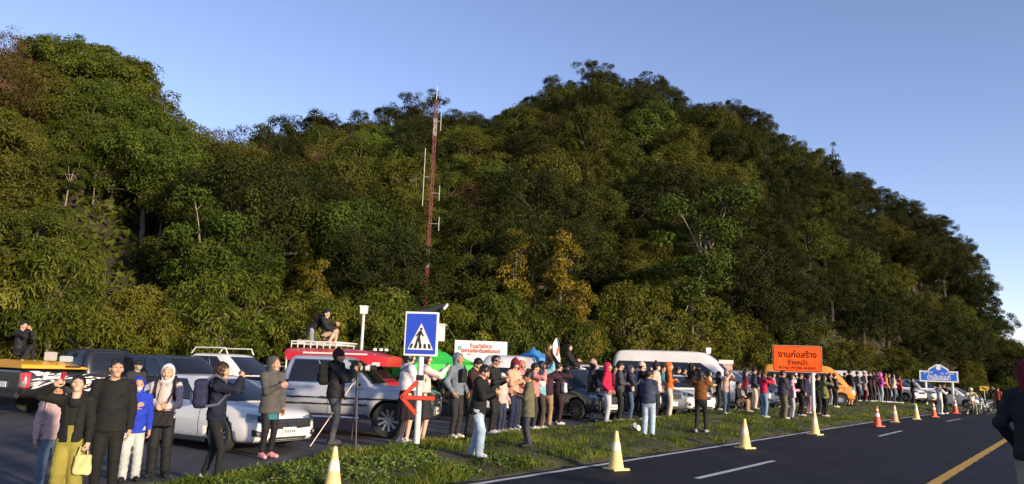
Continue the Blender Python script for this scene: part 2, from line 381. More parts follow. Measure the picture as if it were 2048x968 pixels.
def trunk_mesh(name, h0, blobs, r, lean=(0, 0), twigs=None, ntw=0):
    mb = MB(); top = np.array([lean[0], lean[1], h0]); n = 6
    pts = [np.array([0, 0, -0.8]), np.array([lean[0]*0.15+0.08, lean[1]*0.1, h0*0.3]), np.array([lean[0]*0.5-0.06, lean[1]*0.5, h0*0.65]), top]
    mb.tube(pts, [r*1.25, r, r*0.85, r*0.65], 7)
    for b in blobs:
        c = np.array(b[:3]); t = RNG.uniform(0.55, 1.0); a = top*t if t > 0.9 else pts[2] + (top-pts[2])*(t-0.55)/0.45
        limb(mb, a, c, r*0.5, r*0.13, 5)
        for _ in range(2):
            d = RNG.standard_normal(3); d[2] = abs(d[2]); d /= np.linalg.norm(d); limb(mb, c*0.8+a*0.2, c + d*b[3]*0.85, r*0.18, r*0.05, 4, k=3)
    if twigs is not None:
        for _ in range(ntw):
            p = twigs[RNG.integers(len(twigs))]; i = int(RNG.integers(len(blobs))); c = np.array(blobs[i][:3]); limb(mb, c + RNG.standard_normal(3)*0.2, p, r*0.10, r*0.025, 3, k=3)
    return mb.mesh(name, True)

L_olive = leaf_mat('leaf_olive', [(0.0319, 0.0363, 0.0042), (0.0543, 0.0595, 0.0063), (0.0766, 0.0835, 0.0098), (0.1085, 0.1125, 0.0158)], 0.6, 0.12)
L_dark = leaf_mat('leaf_dark', [(0.0116, 0.0161, 0.0026), (0.022, 0.0264, 0.0038), (0.0355, 0.0396, 0.006), (0.055, 0.0572, 0.009)], 0.6, 0.12, 0.4)
L_big = leaf_mat('leaf_big', [(0.0324, 0.0456, 0.004), (0.059, 0.0744, 0.0063), (0.09, 0.0988, 0.0111), (0.1728, 0.1596, 0.0277)], 0.6, 0.12, 0.45)
L_green = leaf_mat('leaf_green', [(0.0271, 0.0412, 0.0052), (0.0475, 0.0672, 0.0074), (0.0711, 0.0932, 0.0112), (0.1085, 0.1264, 0.0206)], 0.6, 0.12)
L_brown = leaf_mat('leaf_brown', [(0.045, 0.031, 0.008), (0.075, 0.054, 0.012), (0.095, 0.072, 0.016), (0.125, 0.10, 0.026)], 0.6, 0.12)
L_gold = leaf_mat('leaf_gold', [(0.0648, 0.0583, 0.0055), (0.108, 0.0894, 0.0087), (0.1656, 0.1283, 0.0139), (0.2592, 0.1944, 0.0277)], 0.6, 0.12, 0.4)
BK_grey = mat('bark_grey', (0.20, 0.165, 0.13), 0.9, var=0.45, scale=6, bump=0.4)
BK_pale = mat('bark_pale', (0.27, 0.215, 0.165), 0.85, var=0.4, scale=5, bump=0.3)
BK_dark = mat('bark_dark', (0.055, 0.042, 0.03), 0.9, var=0.4, scale=6, bump=0.4)
BK_red = mat('bark_twig_brown', (0.17, 0.085, 0.055), 0.9, var=0.4, scale=6)

def rblobs(n, rad, zc, zr, rmin, rmax, sq=0.8):
    out = [(0, 0, zc+zr*0.35, rmax*1.05, sq)]
    for i in range(n):
        a = i*2.399 + RNG.uniform(-0.4, 0.4); q = math.sqrt((i+0.5)/n); z = zc + zr*(RNG.uniform(-1, 1)*0.55 + (0.55-q)*0.8)
        out.append((rad*q*math.cos(a), rad*q*math.sin(a), z, RNG.uniform(rmin, rmax), sq))
    return out
TREES = {}
def proto(key, h0, blobs, ncl, rcl, nleaf, ll, lw, lm, bark, r, lean=(0, 0), droop=0.3, up=0.25, fill=0.25, ntw=0, height=None):
    pos, nrm, tint, C = crown_points(blobs, ncl, rcl, nleaf, up, fill)
    cm = leaves_mesh('crown', pos, nrm, ll, lw, tint, droop); cm.materials.append(lm)
    tm = trunk_mesh('trunk', h0, blobs, r, lean, C, ntw); tm.materials.append(bark)
    TREES.setdefault(key, []).append((tm, cm, float(pos[:, 2].max())))
for k in range(3):
    proto('olive', 3.6, rblobs(13, 2.4, 4.3, 2.3, 1.0, 1.6), 200, 0.58, 125, 0.155, 0.075, L_olive, BK_grey, 0.17)
for k in range(3):
    proto('dark', 4.2, rblobs(15, 2.6, 4.6, 2.4, 1.0, 1.6, 0.85), 230, 0.55, 115, 0.14, 0.072, L_dark, BK_dark, 0.22)
for k in range(3):
    proto('big', 2.6, rblobs(9, 1.9, 2.9, 1.9, 0.9, 1.4, 0.95), 150, 0.52, 105, 0.21, 0.066, L_big, BK_grey, 0.11, droop=0.9, up=0.1)
for k in range(2):
    proto('green', 3.8, rblobs(12, 2.3, 4.4, 2.3, 0.9, 1.4, 0.7), 190, 0.56, 115, 0.165, 0.085, L_green, BK_grey, 0.14)
for k in range(2):
    proto('brown', 4.8, rblobs(9, 2.3, 5.2, 1.8, 0.9, 1.5, 0.9), 150, 0.6, 62, 0.14, 0.06, L_brown, BK_red, 0.12, ntw=110, fill=0.4)
for k in range(2):
    proto('gold', 5.0, [(0.25*math.sin(i*2.1), 0.25*math.cos(i*1.7), 0.9+i*0.72, 1.05-0.09*i, 1.0) for i in range(9)], 115, 0.38, 90, 0.16, 0.07, L_gold, BK_grey, 0.09, droop=0.7)
for k in range(2):
    proto('pale', 6.0, [(1.3*math.cos(i*2.3), 1.3*math.sin(i*2.3), 4.2+0.55*i, RNG.uniform(0.6, 1.0), 0.5) for i in range(7)], 48, 0.55, 70, 0.22, 0.10, L_green, BK_pale, 0.085, lean=(0.5, 0.2), fill=0.4)
for k in range(2):
    proto('umbrella', 6.4, [(RNG.uniform(0.9, 2.6)*math.cos(i*2.4), RNG.uniform(0.9, 2.6)*math.sin(i*2.4), 6.6+RNG.uniform(-0.6, 0.9), RNG.uniform(0.8, 1.2), 0.5) for i in range(8)], 70, 0.55, 110, 0.16, 0.08, L_dark, BK_dark, 0.16, lean=(0.4, 0.1))
proto('conifer', 7.0, [(0.1*math.sin(i*2), 0.1*math.cos(i*3), 1.2+i*0.8, 2.1-0.175*i, 0.9) for i in range(10)] + [(0, 0, 8.3+0.35*i, 0.42-0.06*i, 1.0) for i in range(4)], 210, 0.38, 100, 0.17, 0.06, L_dark, BK_dark, 0.14, droop=0.6)
proto('bare', 5.6, rblobs(8, 2.2, 5.4, 1.9, 0.8, 1.3, 0.9), 90, 0.55, 40, 0.12, 0.05, L_brown, BK_pale, 0.085, ntw=60, fill=0.5, lean=(0.9, 0))

# silhouette of the tree tops in the photograph and the hill under it
SIL = [(-300, 60), (-120, 60), (0, 66), (100, 46), (190, 78), (290, 125), (345, 245), (400, 285), (440, 318), (490, 290), (540, 256), (600, 262), (650, 245), (690, 240), (760, 250), (800, 240), (850, 215), (900, 225), (960, 235), (1010, 225), (1050, 200), (1100, 190), (1140, 160), (1200, 140), (1260, 155), (1320, 160), (1380, 190), (1440, 195), (1500, 215), (1550, 230), (1600, 268), (1650, 302), (1700, 320), (1760, 345), (1830, 388), (1890, 428), (1930, 472), (1965, 565), (1990, 655), (2030, 685), (2060, 700), (2200, 715), (2500, 725)]
az_l = []; el_l = []
for u, v in SIL:
    r = ray(u, v); az_l.append(math.atan2(r[0], r[1])); el_l.append(math.atan2(r[2], math.hypot(r[0], r[1])))
def ridge_el(a): return float(np.interp(a, az_l, el_l))
def az_of(u, v=500): r = ray(u, v); return math.atan2(r[0], r[1])
A_R0 = [az_of(u) for u in (-400, 0, 400, 800, 1100, 1300, 1500, 1650, 1800, 1950, 2048, 2300)]
V_R0 = [30, 30, 31, 33, 35.5, 41, 49, 61, 80, 94, 104, 124]
V_R1 = [62, 62, 66, 100, 104, 100, 102, 108, 118, 128, 130, 150]
def r0(a): return float(np.interp(a, A_R0, V_R0))
def r1(a): return float(np.interp(a, A_R0, V_R1))
TOPH = 6.6
def hill_z(a, r):
    a0, a1 = r0(a), r1(a); s, d = r*math.sin(a)*RD[0]+r*math.cos(a)*RD[1], r*math.sin(a)*RN[0]+r*math.cos(a)*RN[1]
    base = float(lot_z(s)) + float(crest(min(s, 90)))
    top = CAM_H + a1*math.tan(ridge_el(a)) - TOPH
    t = (r-a0)/(a1-a0)
    if t <= 0: return base - 0.06
    if t <= 1: k = 0.75*t + 0.25*t*t*(3-2*t); return base + (max(top, base+0.5)-base)*k
    return max(top, base+0.5) - (r-a1)*0.12
hb = MB(); Q = []
for i in range(111):
    a = math.radians(-48 + 0.9*i); row = []
    for j in range(36):
        r = r0(a)-1.0 + (r1(a)+40-r0(a)+1.0)*j/35; z = hill_z(a, r)
        z += 0.35*mnoise.noise((r*0.2*math.sin(a)*2, r*0.2*math.cos(a)*2, 1)) if r > r0(a)+1 else 0
        row.append((r*math.sin(a), r*math.cos(a), z))
    Q.append(row)
hb.grid(Q)
M_hill = mat('hill_soil', (0.035, 0.032, 0.014), 1.0, scale=0.5, col2=(0.022, 0.016, 0.009), bump=1.0, bscale=3)
hill = hb.build('hillside', M_hill, sm=True); hill['kind'] = 'structure'

TL = {'olive': ('olive green broadleaf tree', 'tree', 'olive green trees on the hillside'), 'dark': ('dense dark evergreen tree', 'tree', 'dark evergreen trees on the hillside'),
      'big': ('bushy tree with large drooping leaves', 'tree', 'large-leaved bushy trees at the forest edge'), 'green': ('fresh green layered tree', 'tree', 'green layered trees on the hillside'),
      'brown': ('dry reddish brown thin-leaved tree', 'tree', 'dry brown trees on the hillside'), 'gold': ('narrow golden yellow leaf column', 'tree', 'golden leaf columns in the forest'),
      'pale': ('slender pale-trunked airy green tree', 'tree', 'slender pale-trunked trees'), 'umbrella': ('flat-topped tree with forked limbs', 'tree', 'flat-topped ridge trees'),
      'conifer': ('dark pointed conifer', 'tree', 'pointed conifers'), 'bare': ('nearly leafless tree with pale branches', 'tree', 'bare pale-branched trees')}
TN = {'olive': 'broadleaf_tree', 'dark': 'evergreen_tree', 'big': 'bushy_tree', 'green': 'layered_tree', 'brown': 'dry_tree', 'gold': 'golden_tree', 'pale': 'slender_tree', 'umbrella': 'flat_topped_tree', 'conifer': 'conifer_tree', 'bare': 'bare_tree'}
NT = {}
MARKS = [(150, 'yellow-lidded pickup'), (330, 'lot corner group'), (560, 'white saloon'), (770, 'red truck'), (890, 'pedestrian sign'), (1050, 'billboard'), (1225, 'feather flag'), (1480, 'long white van'), (1700, 'road work sign'), (1850, 'far white cars'), (9999, 'blue place-name board')]
def where(x, y):
    a = math.atan2(x, y); r = math.hypot(x, y); t = (r-r0(a))/(r1(a)-r0(a)); u = project((x, y, 5))[0]
    m = next(n for q, n in MARKS if u < q)
    return ('at the forest edge' if t < 0.12 else 'low on the slope' if t < 0.38 else 'halfway up the slope' if t < 0.68 else 'high on the slope' if t < 0.93 else 'on the ridge') + ' behind the ' + m
def plant(key, x, y, z, sc, rz=None, variant=None, sz=1.0, tilt=0.0):
    P = TREES[key]; v = P[NT.get(key, 0) % len(P)] if variant is None else P[variant]; NT[key] = NT.get(key, 0)+1
    lab, cat, grp = TL[key]
    t = thing(TN[key], lab + ' ' + where(x, y), cat, (x, y, z), RNG.random()*6.28 if rz is None else rz, grp)
    t.scale = (sc, sc, sc*sz)
    if tilt: t.rotation_euler[0] = tilt
    obj('trunk', v[0], None, t); obj('crown', v[1], None, t)
    return t
def tree_top(key, u, v, dist, key_v=None, sz=1.0, sc=None, rz=None):
    """tree whose crown tip meets pixel (u,v) at the given distance, rooted in the hillside there"""
    p = at_depth(u, v, dist); a = math.atan2(p[0], p[1]); z = hill_z(a, dist) - 0.3
    V = TREES[key][key_v if key_v is not None else NT.get(key, 0) % len(TREES[key])]
    h = p[2]-z
    if key in ('gold', 'pale'): KEEP.append((a, dist, 1.5/dist))
    s = sc if sc else max(0.45, min(1.9, h/(V[2]*sz)))
    if sc: z = p[2]-V[2]*sz*sc
    return plant(key, p[0], p[1], z, s, rz, key_v, sz)
# individually recognisable trees
KEEP = []   # sight lines to them stay open: (azimuth, distance, half width)
tree_top('conifer', 1664, 284, 98, sc=1.1)
for u, v, dd in ((668, 226, 92), (735, 232, 96), (800, 205, 97), (845, 192, 98), (560, 240, 90), (1195, 130, 99), (1130, 160, 99), (1300, 150, 98), (1085, 185, 100), (620, 240, 93)):
    tree_top('umbrella', u, v, dd)
for u, v, dd, k in ((620, 405, 42, 0), (1035, 455, 40, 1), (1125, 455, 39, 0), (640, 520, 36, 1), (1165, 560, 37, 0)):
    tree_top('gold', u, v, dd, k)
for u, v, dd in ((1400, 370, 50), (430, 385, 38), (140, 320, 46), (330, 330, 47), (1385, 500, 44)):
    tree_top('pale', u, v, dd)
for u, v, dd in ((45, 60, 58), (-60, 80, 56), (110, 190, 52), (490, 265, 64), (20, 240, 48), (255, 330, 50), (395, 250, 62), (690, 340, 66), (760, 300, 75)):
    tree_top('brown', u, v, dd)
for u, v, dd in ((40, 235, 46), (480, 275, 62), (200, 300, 48)):
    tree_top('bare', u, v, dd)
for u, v, dd in ((175, 66, 58), (262, 110, 57), (215, 150, 52), (300, 210, 54), (240, 260, 49), (440, 340, 44), (470, 450, 39)):
    tree_top('green', u, v, dd)
# the rest of the wood: rings at tree spacing
def blocked(x, y, pts, md):
    for q in pts:
        if (q[0]-x)**2 + (q[1]-y)**2 < md*md: return True
    return False
placed = []; KEEP.append((az_of(853), 39.5, 0.012))
a = math.radians(-40)
rr = 0.0; ring = 0
while rr <= 1.001:
    # march along azimuth at this fraction of the slope
    a = math.radians(-37.5) + RNG.uniform(0, 0.05)
    u_prev = 0
    while a < math.radians(37.5):
        R0, R1 = r0(a), r1(a)
        r = R0 + 1.2 + (R1-R0-1.2)*rr + RNG.uniform(-1.2, 1.2)*(1 if 0 < rr < 0.98 else 0.4)
        step = (3.0 if ring < 2 else 4.0 if u_prev < 1450 else 3.0)*RNG.uniform(0.85, 1.15)
        x, y = r*math.sin(a), r*math.cos(a); z = hill_z(a, r)
        u, v = project((x, y, z+5))
        if -130 < u < 2180 and not any(abs(a-ka) < kw + 1.3/r and kr-6 < r < kr+0.6 and r > r0(a)+2.5 for ka, kr, kw in KEEP) and not blocked(x, y, placed, 2.2 if ring < 2 else 2.9 if u < 1450 else 2.4):
            q = RNG.random(); left = u < 420; right = u > 1350
            if ring == 0: key = 'big'; sc = RNG.uniform(0.75, 1.05)
            elif ring == 1: key = 'big' if q < 0.75 else 'green'; sc = RNG.uniform(0.95, 1.35) if key == 'big' else RNG.uniform(0.65, 0.9)
            else:
                if rr > 0.85: key = ('dark' if q < 0.75 else 'olive') if not left else ('green' if q < 0.75 else 'brown')
                elif left: key = 'green' if q < 0.55 else 'olive' if q < 0.9 else 'brown'
                elif right: key = 'olive' if q < 0.42 else 'dark'
                else: key = 'olive' if q < 0.5 else 'green' if q < 0.66 else 'dark' if q < 0.97 else 'brown'
                sc = RNG.uniform(0.68, 1.28) if u < 1500 else RNG.uniform(0.68, 1.1)
            if rr > 0.72: sc = min(sc, 0.92)
            if rr > 0.97:
                hh = CAM_H + r*math.tan(ridge_el(a)) - z
                sc = max(0.5, min(1.35, (hh+0.35)/TREES[key][0][2]))*RNG.uniform(0.92, 1.07)
            plant(key, x, y, z-0.35, sc, None, None, RNG.uniform(0.9, 1.12)); placed.append((x, y))
        u_prev = u
        a += step/r
    ring += 1
    rr += 2.6/60 if ring < 3 else 3.9/62
# low growth filling the gaps between trunks
un = 26000; aa = RNG.uniform(math.radians(-40), math.radians(40), un); tt = RNG.random(un)**1.2
rv = np.array([r0(q) for q in aa]); r1v = np.array([r1(q) for q in aa]); rrv = rv + 0.2 + (r1v-rv)*tt
zz = np.array([hill_z(q, w) for q, w in zip(aa, rrv)])
ux = np.stack([rrv*np.sin(aa), rrv*np.cos(aa), zz + RNG.random(un)**1.5*1.1], 1)
ln = RNG.standard_normal((un, 3))*0.7 + np.array([0, -0.6, 0.7])
um = leaves_mesh('undergrowth', ux, ln, 0.55, 0.24, np.clip(0.45+0.2*RNG.standard_normal(un), 0, 1), 0.5)
ug = obj('undergrowth', um, L_olive, kind='stuff'); tag(ug, 'low leafy undergrowth covering the slope between the trees', 'undergrowth')
print('TREES', NT, sum(NT.values()))
# ================================================================ vehicles
from mathutils.bvhtree import BVHTree
RNG = np.random.default_rng(5)
M_glass = mat('car_glass', (0.012, 0.014, 0.018), 0.06, spec=0.6)
M_tyre = mat('tyre_rubber', (0.018, 0.018, 0.018), 0.85, bump=0.2)
M_rim = mat('alloy_rim', (0.55, 0.55, 0.56), 0.3, 0.9)
M_rimdark = mat('dark_rim', (0.06, 0.06, 0.065), 0.4, 0.6)
M_trim = mat('black_trim', (0.016, 0.016, 0.017), 0.55)
M_chrome = mat('chrome', (0.75, 0.75, 0.76), 0.15, 1.0)
M_lamp = mat('headlamp', (0.30, 0.31, 0.33), 0.08, 0.5, coat=1.0)
M_red = mat('tail_lamp_red', (0.45, 0.02, 0.02), 0.15, coat=1.0)
M_amber = mat('amber_lamp', (0.7, 0.3, 0.04), 0.2, coat=1.0)
M_plate = mat('number_plate', (0.72, 0.72, 0.70), 0.5)
M_well = mat('wheel_well', (0.010, 0.010, 0.010), 0.95)
def paint(name, col, metal=0.0, rough=0.32):
    return mat('paint_'+name, col, rough, metal, var=0.08, scale=1.4, coat=0.7)
P_white = paint('white', (0.72, 0.70, 0.67)); P_silver = paint('silver', (0.47, 0.48, 0.51), 0.35, 0.38); P_black = paint('black', (0.014, 0.014, 0.016))
P_red = paint('red', (0.50, 0.018, 0.03)); P_orange = paint('orange', (0.62, 0.27, 0.03)); P_blue = paint('slate', (0.035, 0.045, 0.06), 0.4); P_grey = paint('grey', (0.20, 0.21, 0.23), 0.6)

def applied(o):
    dg = bpy.context.evaluated_depsgraph_get(); e = o.evaluated_get(dg); me = bpy.data.meshes.new_from_object(e, preserve_all_data_layers=False, depsgraph=dg)
    old = o.data; o.modifiers.clear(); o.data = me; bpy.data.meshes.remove(old); return me
def ring_pts(w, zb, zt, cr):
    h = zt-zb
    half = [(0, zb), (w*0.84, zb), (w*0.955, zb+0.10*h), (w, zb+0.36*h), (w*0.992, zb+0.60*h), (w*0.965, zb+0.86*h), (w*0.90, zt-0.005), (w*0.72, zt+0.55*cr), (0, zt+cr)]
    return half + [(-y, z) for y, z in reversed(half[1:-1])]
RINGH = [(1, 0), (0.992, 0.35), (0.968, 0.65), (0.935, 0.86), (0.88, 0.965), (0.78, 1), (0.4, 1), (0, 1), (-0.4, 1), (-0.8, 1), (-0.92, 0.965), (-0.965, 0.86), (-0.985, 0.65), (-0.996, 0.35), (-1, 0)]
class Cabin:
    def __init__(s, zb, zt, xf, xr, w, curve=0.06):
        s.zb, s.zt, s.xf, s.xr, s.w, s.c = zb, zt, xf, xr, w, curve
    def X(s, q, t):
        b = s.c*math.sin(math.pi*t)
        f = s.xf[0]+(s.xf[1]-s.xf[0])*t + b; r = s.xr[0]+(s.xr[1]-s.xr[0])*t - b*0.6
        return r + (f-r)*(q+1)/2
    def W(s, t): return s.w[0] + (s.w[1]-s.w[0])*max(t, 0)**1.35
    def Z(s, t): return s.zb + (s.zt-s.zb)*t
    def mesh(s, name):
        mb = MB(); L = []
        R = RINGH + [(x, -y) for x, y in reversed(RINGH[1:-1])]
        for t, k in ((-0.06, 1), (0, 1), (0.2, 1), (0.4, 1), (0.6, 1), (0.78, 1), (0.9, 0.985), (0.965, 0.955), (1.0, 0.88), (1.02, 0.6), (1.03, 0.25)):
            tt = min(t, 1); xm = (s.X(1, tt)+s.X(-1, tt))/2
            L.append([(xm + (s.X(q, tt)-xm)*k, s.W(tt)*p*k, s.Z(t)) for q, p in R])
        n = len(R); vs = [p for l in L for p in l]; fs = [(i*n+j, i*n+(j+1) % n, (i+1)*n+(j+1) % n, (i+1)*n+j) for i in range(len(L)-1) for j in range(n)]
        fs.append(tuple(range((len(L)-1)*n, len(L)*n))); mb.add(vs, fs); return mb
    def side(s, side, q0, q1, t0, t1, q0t=None, q1t=None, off=0.008, n=6, m=4):
        """glass patch: q range at the bottom (q0,q1) and at the top (q0t,q1t)"""
        q0t = q0 if q0t is None else q0t; q1t = q1 if q1t is None else q1t; P = []
        for j in range(m+1):
            t = t0 + (t1-t0)*j/m; f = j/m; a = q0+(q0t-q0)*f; b = q1+(q1t-q1)*f
            P.append([(s.X(a+(b-a)*i/n, t), side*(s.W(t)+off), s.Z(t)) for i in range(n+1)])
        mb = MB(); mb.grid(P); return mb
    def front(s, sgn, t0, t1, wb=0.80, off=0.012):
        P = []; ps = [r[1] for r in RINGH[:5]] if sgn > 0 else [r[1] for r in reversed(RINGH[-5:])]
        qs = [r[0] for r in RINGH[:5]] if sgn > 0 else [r[0] for r in reversed(RINGH[-5:])]
        ps, qs = (ps, qs) if ps[0] < ps[-1] else (ps[::-1], qs[::-1])
        for j in range(6):
            t = t0 + (t1-t0)*j/5; row = []
            for i in range(-8, 9):
                p = wb*i/8; q = np.interp(abs(p), ps, qs); row.append((s.X(q, t)+sgn*off, s.W(t)*p, s.Z(t)+off*0.6))
            P.append(row)
        mb = MB(); mb.grid(P); return mb
def wheel(parent, x, y, R, w, rim, nsp=10):
    side = 1 if y > 0 else -1
    t = MB(); pr = [(R*0.66, -w/2), (R*0.93, -w/2), (R*0.99, -w*0.36), (R, -w*0.15), (R, w*0.15), (R*0.99, w*0.36), (R*0.93, w/2), (R*0.66, w/2), (R*0.60, w*0.30), (R*0.60, -w*0.3), (R*0.66, -w/2)]
    t.lathe(pr, 28, axis='Y'); o = t.build('wheel', M_tyre, parent, sm=True, loc=(x, y, R))
    r = MB(); yo = side*w*0.40
    r.lathe([(R*0.67, yo-side*0.05), (R*0.67, yo), (R*0.61, yo-side*0.012), (R*0.58, yo-side*0.09)], 28, axis='Y')
    for k in range(nsp):
        a = 2*math.pi*k/nsp + 0.2
        for da, wd in ((0.0, 0.16), ):
            c, sn = math.cos(a), math.sin(a); tw = 0.25
            p0 = (c*R*0.10, sn*R*0.10); p1 = (math.cos(a+tw)*R*0.62, math.sin(a+tw)*R*0.62); nx, nz = -(p1[1]-p0[1]), p1[0]-p0[0]; l = math.hypot(nx, nz); nx, nz = nx/l*R*0.055, nz/l*R*0.055
            v = []
            for yy in (yo-side*0.005, yo-side*0.04):
                v += [(p0[0]+nx, yy-side*0.02, p0[1]+nz), (p0[0]-nx, yy-side*0.02, p0[1]-nz), (p1[0]-nx*1.3, yy, p1[1]-nz*1.3), (p1[0]+nx*1.3, yy, p1[1]+nz*1.3)]
            r.add(v, [(0, 1, 2, 3), (7, 6, 5, 4), (0, 4, 5, 1), (1, 5, 6, 2), (2, 6, 7, 3), (3, 7, 4, 0)])
    r.lathe([(0.0, yo-side*0.015), (R*0.14, yo-side*0.015), (R*0.16, yo-side*0.06)], 14, axis='Y')
    r.build('rim', rim, o, sm=True)
    d = MB(); d.lathe([(0, yo-side*0.10), (R*0.6, yo-side*0.10)], 24, axis='Y'); d.build('brake_disc', M_rimdark, o)
    return o
def shell(name, st, parent, pm, wells, R, W, sub=2):
    mb = MB(); n = None; vs = []; fs = []
    for x, w, zb, zt, cr in st:
        r = ring_pts(w, zb, zt, cr); n = len(r); vs += [(x, y, z) for y, z in r]
    for i in range(len(st)-1):
        for j in range(n): fs.append((i*n+j, i*n+(j+1) % n, (i+1)*n+(j+1) % n, (i+1)*n+j))
    fs.append(tuple(range(n))); fs.append(tuple(range((len(st)-1)*n, len(st)*n)))
    mb.add(vs, fs); o = mb.build(name, pm, parent, sm=False)
    o.data.materials.append(M_well)
    m = o.modifiers.new('s', 'SUBSURF'); m.levels = sub; m.render_levels = sub
    cuts = []
    for wx in wells:
        for sg in (-1, 1):
            c = MB(); RR = R*1.15; y0, y1 = sg*W*0.52, sg*(W+0.15)
            c.lathe([(0.001, y0), (RR, y0), (RR, y1), (0.001, y1)], 24, (wx, 0, R*1.03), 'Y'); co = c.build('cutter', None); cuts.append(co)
            b = o.modifiers.new('b', 'BOOLEAN'); b.operation = 'DIFFERENCE'; b.object = co; b.solver = 'EXACT'
    cp = o.parent; o.parent = None; bpy.context.view_layer.update(); me = applied(o); o.parent = cp
    for c in cuts: bpy.data.objects.remove(c)
    for p in me.polygons:
        c = p.center
        ins = any(math.hypot(c.x-wx, c.z-R*1.03) < R*1.15+0.004 for wx in wells) and abs(c.y) < W*0.985
        p.material_index = 1 if ins else 0
        p.use_smooth = not ins
    return o
CARP = {}
def detail_box(name, m, parent, c, size, bev=0.01, rot=None):
    mb = MB(); mb.box(c, size, rot); return mb.build(name, m, parent, bevel=bev)
def make_car(kind, pm, label, cat, loc, heading, group=None, rim=None, opts=(), name=None, scale=1.0):
    rim = rim or M_rim
    t = thing(name or {'sedan': 'sedan_car', 'pickup': 'pickup_truck', 'van': 'van', 'mpv': 'family_car', 'hatch': 'hatchback_car'}[kind], label, cat, loc, math.radians(heading), group)
    t.scale = (scale,)*3
    if kind == 'sedan':
        st = [(2.32, 0.50, 0.34, 0.60, 0.02), (2.27, 0.70, 0.24, 0.68, 0.03), (2.1, 0.83, 0.20, 0.76, 0.045), (1.75, 0.88, 0.18, 0.82, 0.06), (1.2, 0.90, 0.18, 0.90, 0.06), (0.5, 0.90, 0.18, 0.94, 0.0), (-0.5, 0.90, 0.18, 0.96, 0.0), (-1.3, 0.90, 0.18, 0.99, 0.0), (-1.8, 0.88, 0.22, 1.02, 0.02), (-2.15, 0.82, 0.28, 1.00, 0.02), (-2.30, 0.70, 0.36, 0.92, 0.01), (-2.34, 0.5, 0.45, 0.85, 0.0)]
        cb = Cabin(0.90, 1.42, (1.32, 0.16), (-2.12, -0.80), (0.83, 0.60), 0.09); R, wx, W = 0.325, (1.36, -1.34), 0.90
        wins = [(0.10, 0.60, 0.02, 0.34), (-0.66, 0.05, -0.36, -0.02)]; twin = (0.12, 0.84)
    elif kind == 'pickup':
        st = [(2.60, 0.60, 0.55, 0.92, 0.02), (2.55, 0.78, 0.42, 1.00, 0.03), (2.35, 0.88, 0.38, 1.06, 0.05), (1.9, 0.92, 0.38, 1.10, 0.06), (1.3, 0.925, 0.40, 1.14, 0.05), (0.5, 0.925, 0.42, 1.15, 0.0), (-1.0, 0.925, 0.42, 1.17, 0.0), (-1.8, 0.925, 0.44, 1.20, 0.0), (-2.45, 0.92, 0.46, 1.22, 0.0), (-2.58, 0.88, 0.50, 1.21, 0.0), (-2.62, 0.80, 0.55, 1.15, 0.0)]
        cb = Cabin(1.13, 1.80, (1.28, 0.42), (-1.02, -0.86), (0.86, 0.66), 0.06); R, wx, W = 0.40, (1.65, -1.55), 0.925
        wins = [(0.10, 0.66, 0.05, 0.42), (-0.80, 0.03, -0.74, 0.0)]; twin = (0.10, 0.86)
    elif kind == 'van':
        st = [(2.68, 0.66, 0.42, 0.82, 0.02), (2.62, 0.84, 0.32, 0.98, 0.05), (2.40, 0.92, 0.28, 1.10, 0.08), (2.0, 0.945, 0.28, 1.16, 0.05), (1.0, 0.95, 0.28, 1.16, 0.0), (-1.0, 0.95, 0.28, 1.16, 0.0), (-2.3, 0.95, 0.30, 1.16, 0.0), (-2.62, 0.93, 0.34, 1.16, 0.0), (-2.68, 0.86, 0.40, 1.14, 0.0)]
        cb = Cabin(1.12, 2.28, (2.42, 1.32), (-2.66, -2.50), (0.945, 0.74), 0.10); R, wx, W = 0.34, (1.80, -1.35), 0.95
        wins = [(0.48, 0.80, 0.44, 0.62), (0.0, 0.43, 0.0, 0.39), (-0.46, -0.04, -0.46, -0.04), (-0.84, -0.50, -0.84, -0.50)]; twin = (0.08, 0.58)
    elif kind == 'mpv':
        st = [(2.18, 0.55, 0.40, 0.74, 0.02), (2.12, 0.74, 0.28, 0.84, 0.03), (1.9, 0.85, 0.22, 0.92, 0.05), (1.5, 0.88, 0.21, 0.98, 0.06), (1.0, 0.89, 0.21, 1.04, 0.04), (0.3, 0.89, 0.21, 1.06, 0.0), (-1.0, 0.89, 0.21, 1.09, 0.0), (-1.8, 0.88, 0.24, 1.12, 0.0), (-2.12, 0.84, 0.32, 1.10, 0.0), (-2.2, 0.74, 0.40, 1.0, 0.0)]
        cb = Cabin(1.04, 1.70, (1.30, 0.40), (-2.12, -1.72), (0.85, 0.66), 0.07); R, wx, W = 0.345, (1.32, -1.30), 0.89
        wins = [(0.20, 0.66, 0.14, 0.46), (-0.36, 0.15, -0.34, 0.09), (-0.86, -0.41, -0.80, -0.39)]; twin = (0.10, 0.84)
    else:
        st = [(1.98, 0.52, 0.36, 0.66, 0.02), (1.93, 0.70, 0.26, 0.74, 0.03), (1.75, 0.80, 0.20, 0.82, 0.05), (1.35, 0.84, 0.19, 0.90, 0.06), (0.9, 0.85, 0.19, 0.96, 0.03), (0.2, 0.85, 0.19, 0.98, 0.0), (-1.0, 0.85, 0.19, 1.01, 0.0), (-1.7, 0.83, 0.24, 1.03, 0.0), (-1.95, 0.78, 0.32, 1.0, 0.0), (-2.0, 0.68, 0.40, 0.92, 0.0)]
        cb = Cabin(0.96, 1.50, (1.18, 0.32), (-1.93, -1.50), (0.80, 0.61), 0.07); R, wx, W = 0.31, (1.26, -1.24), 0.85
        wins = [(0.12, 0.62, 0.06, 0.42), (-0.62, 0.06, -0.55, 0.02)]; twin = (0.10, 0.84)
    key = (kind, pm.name)
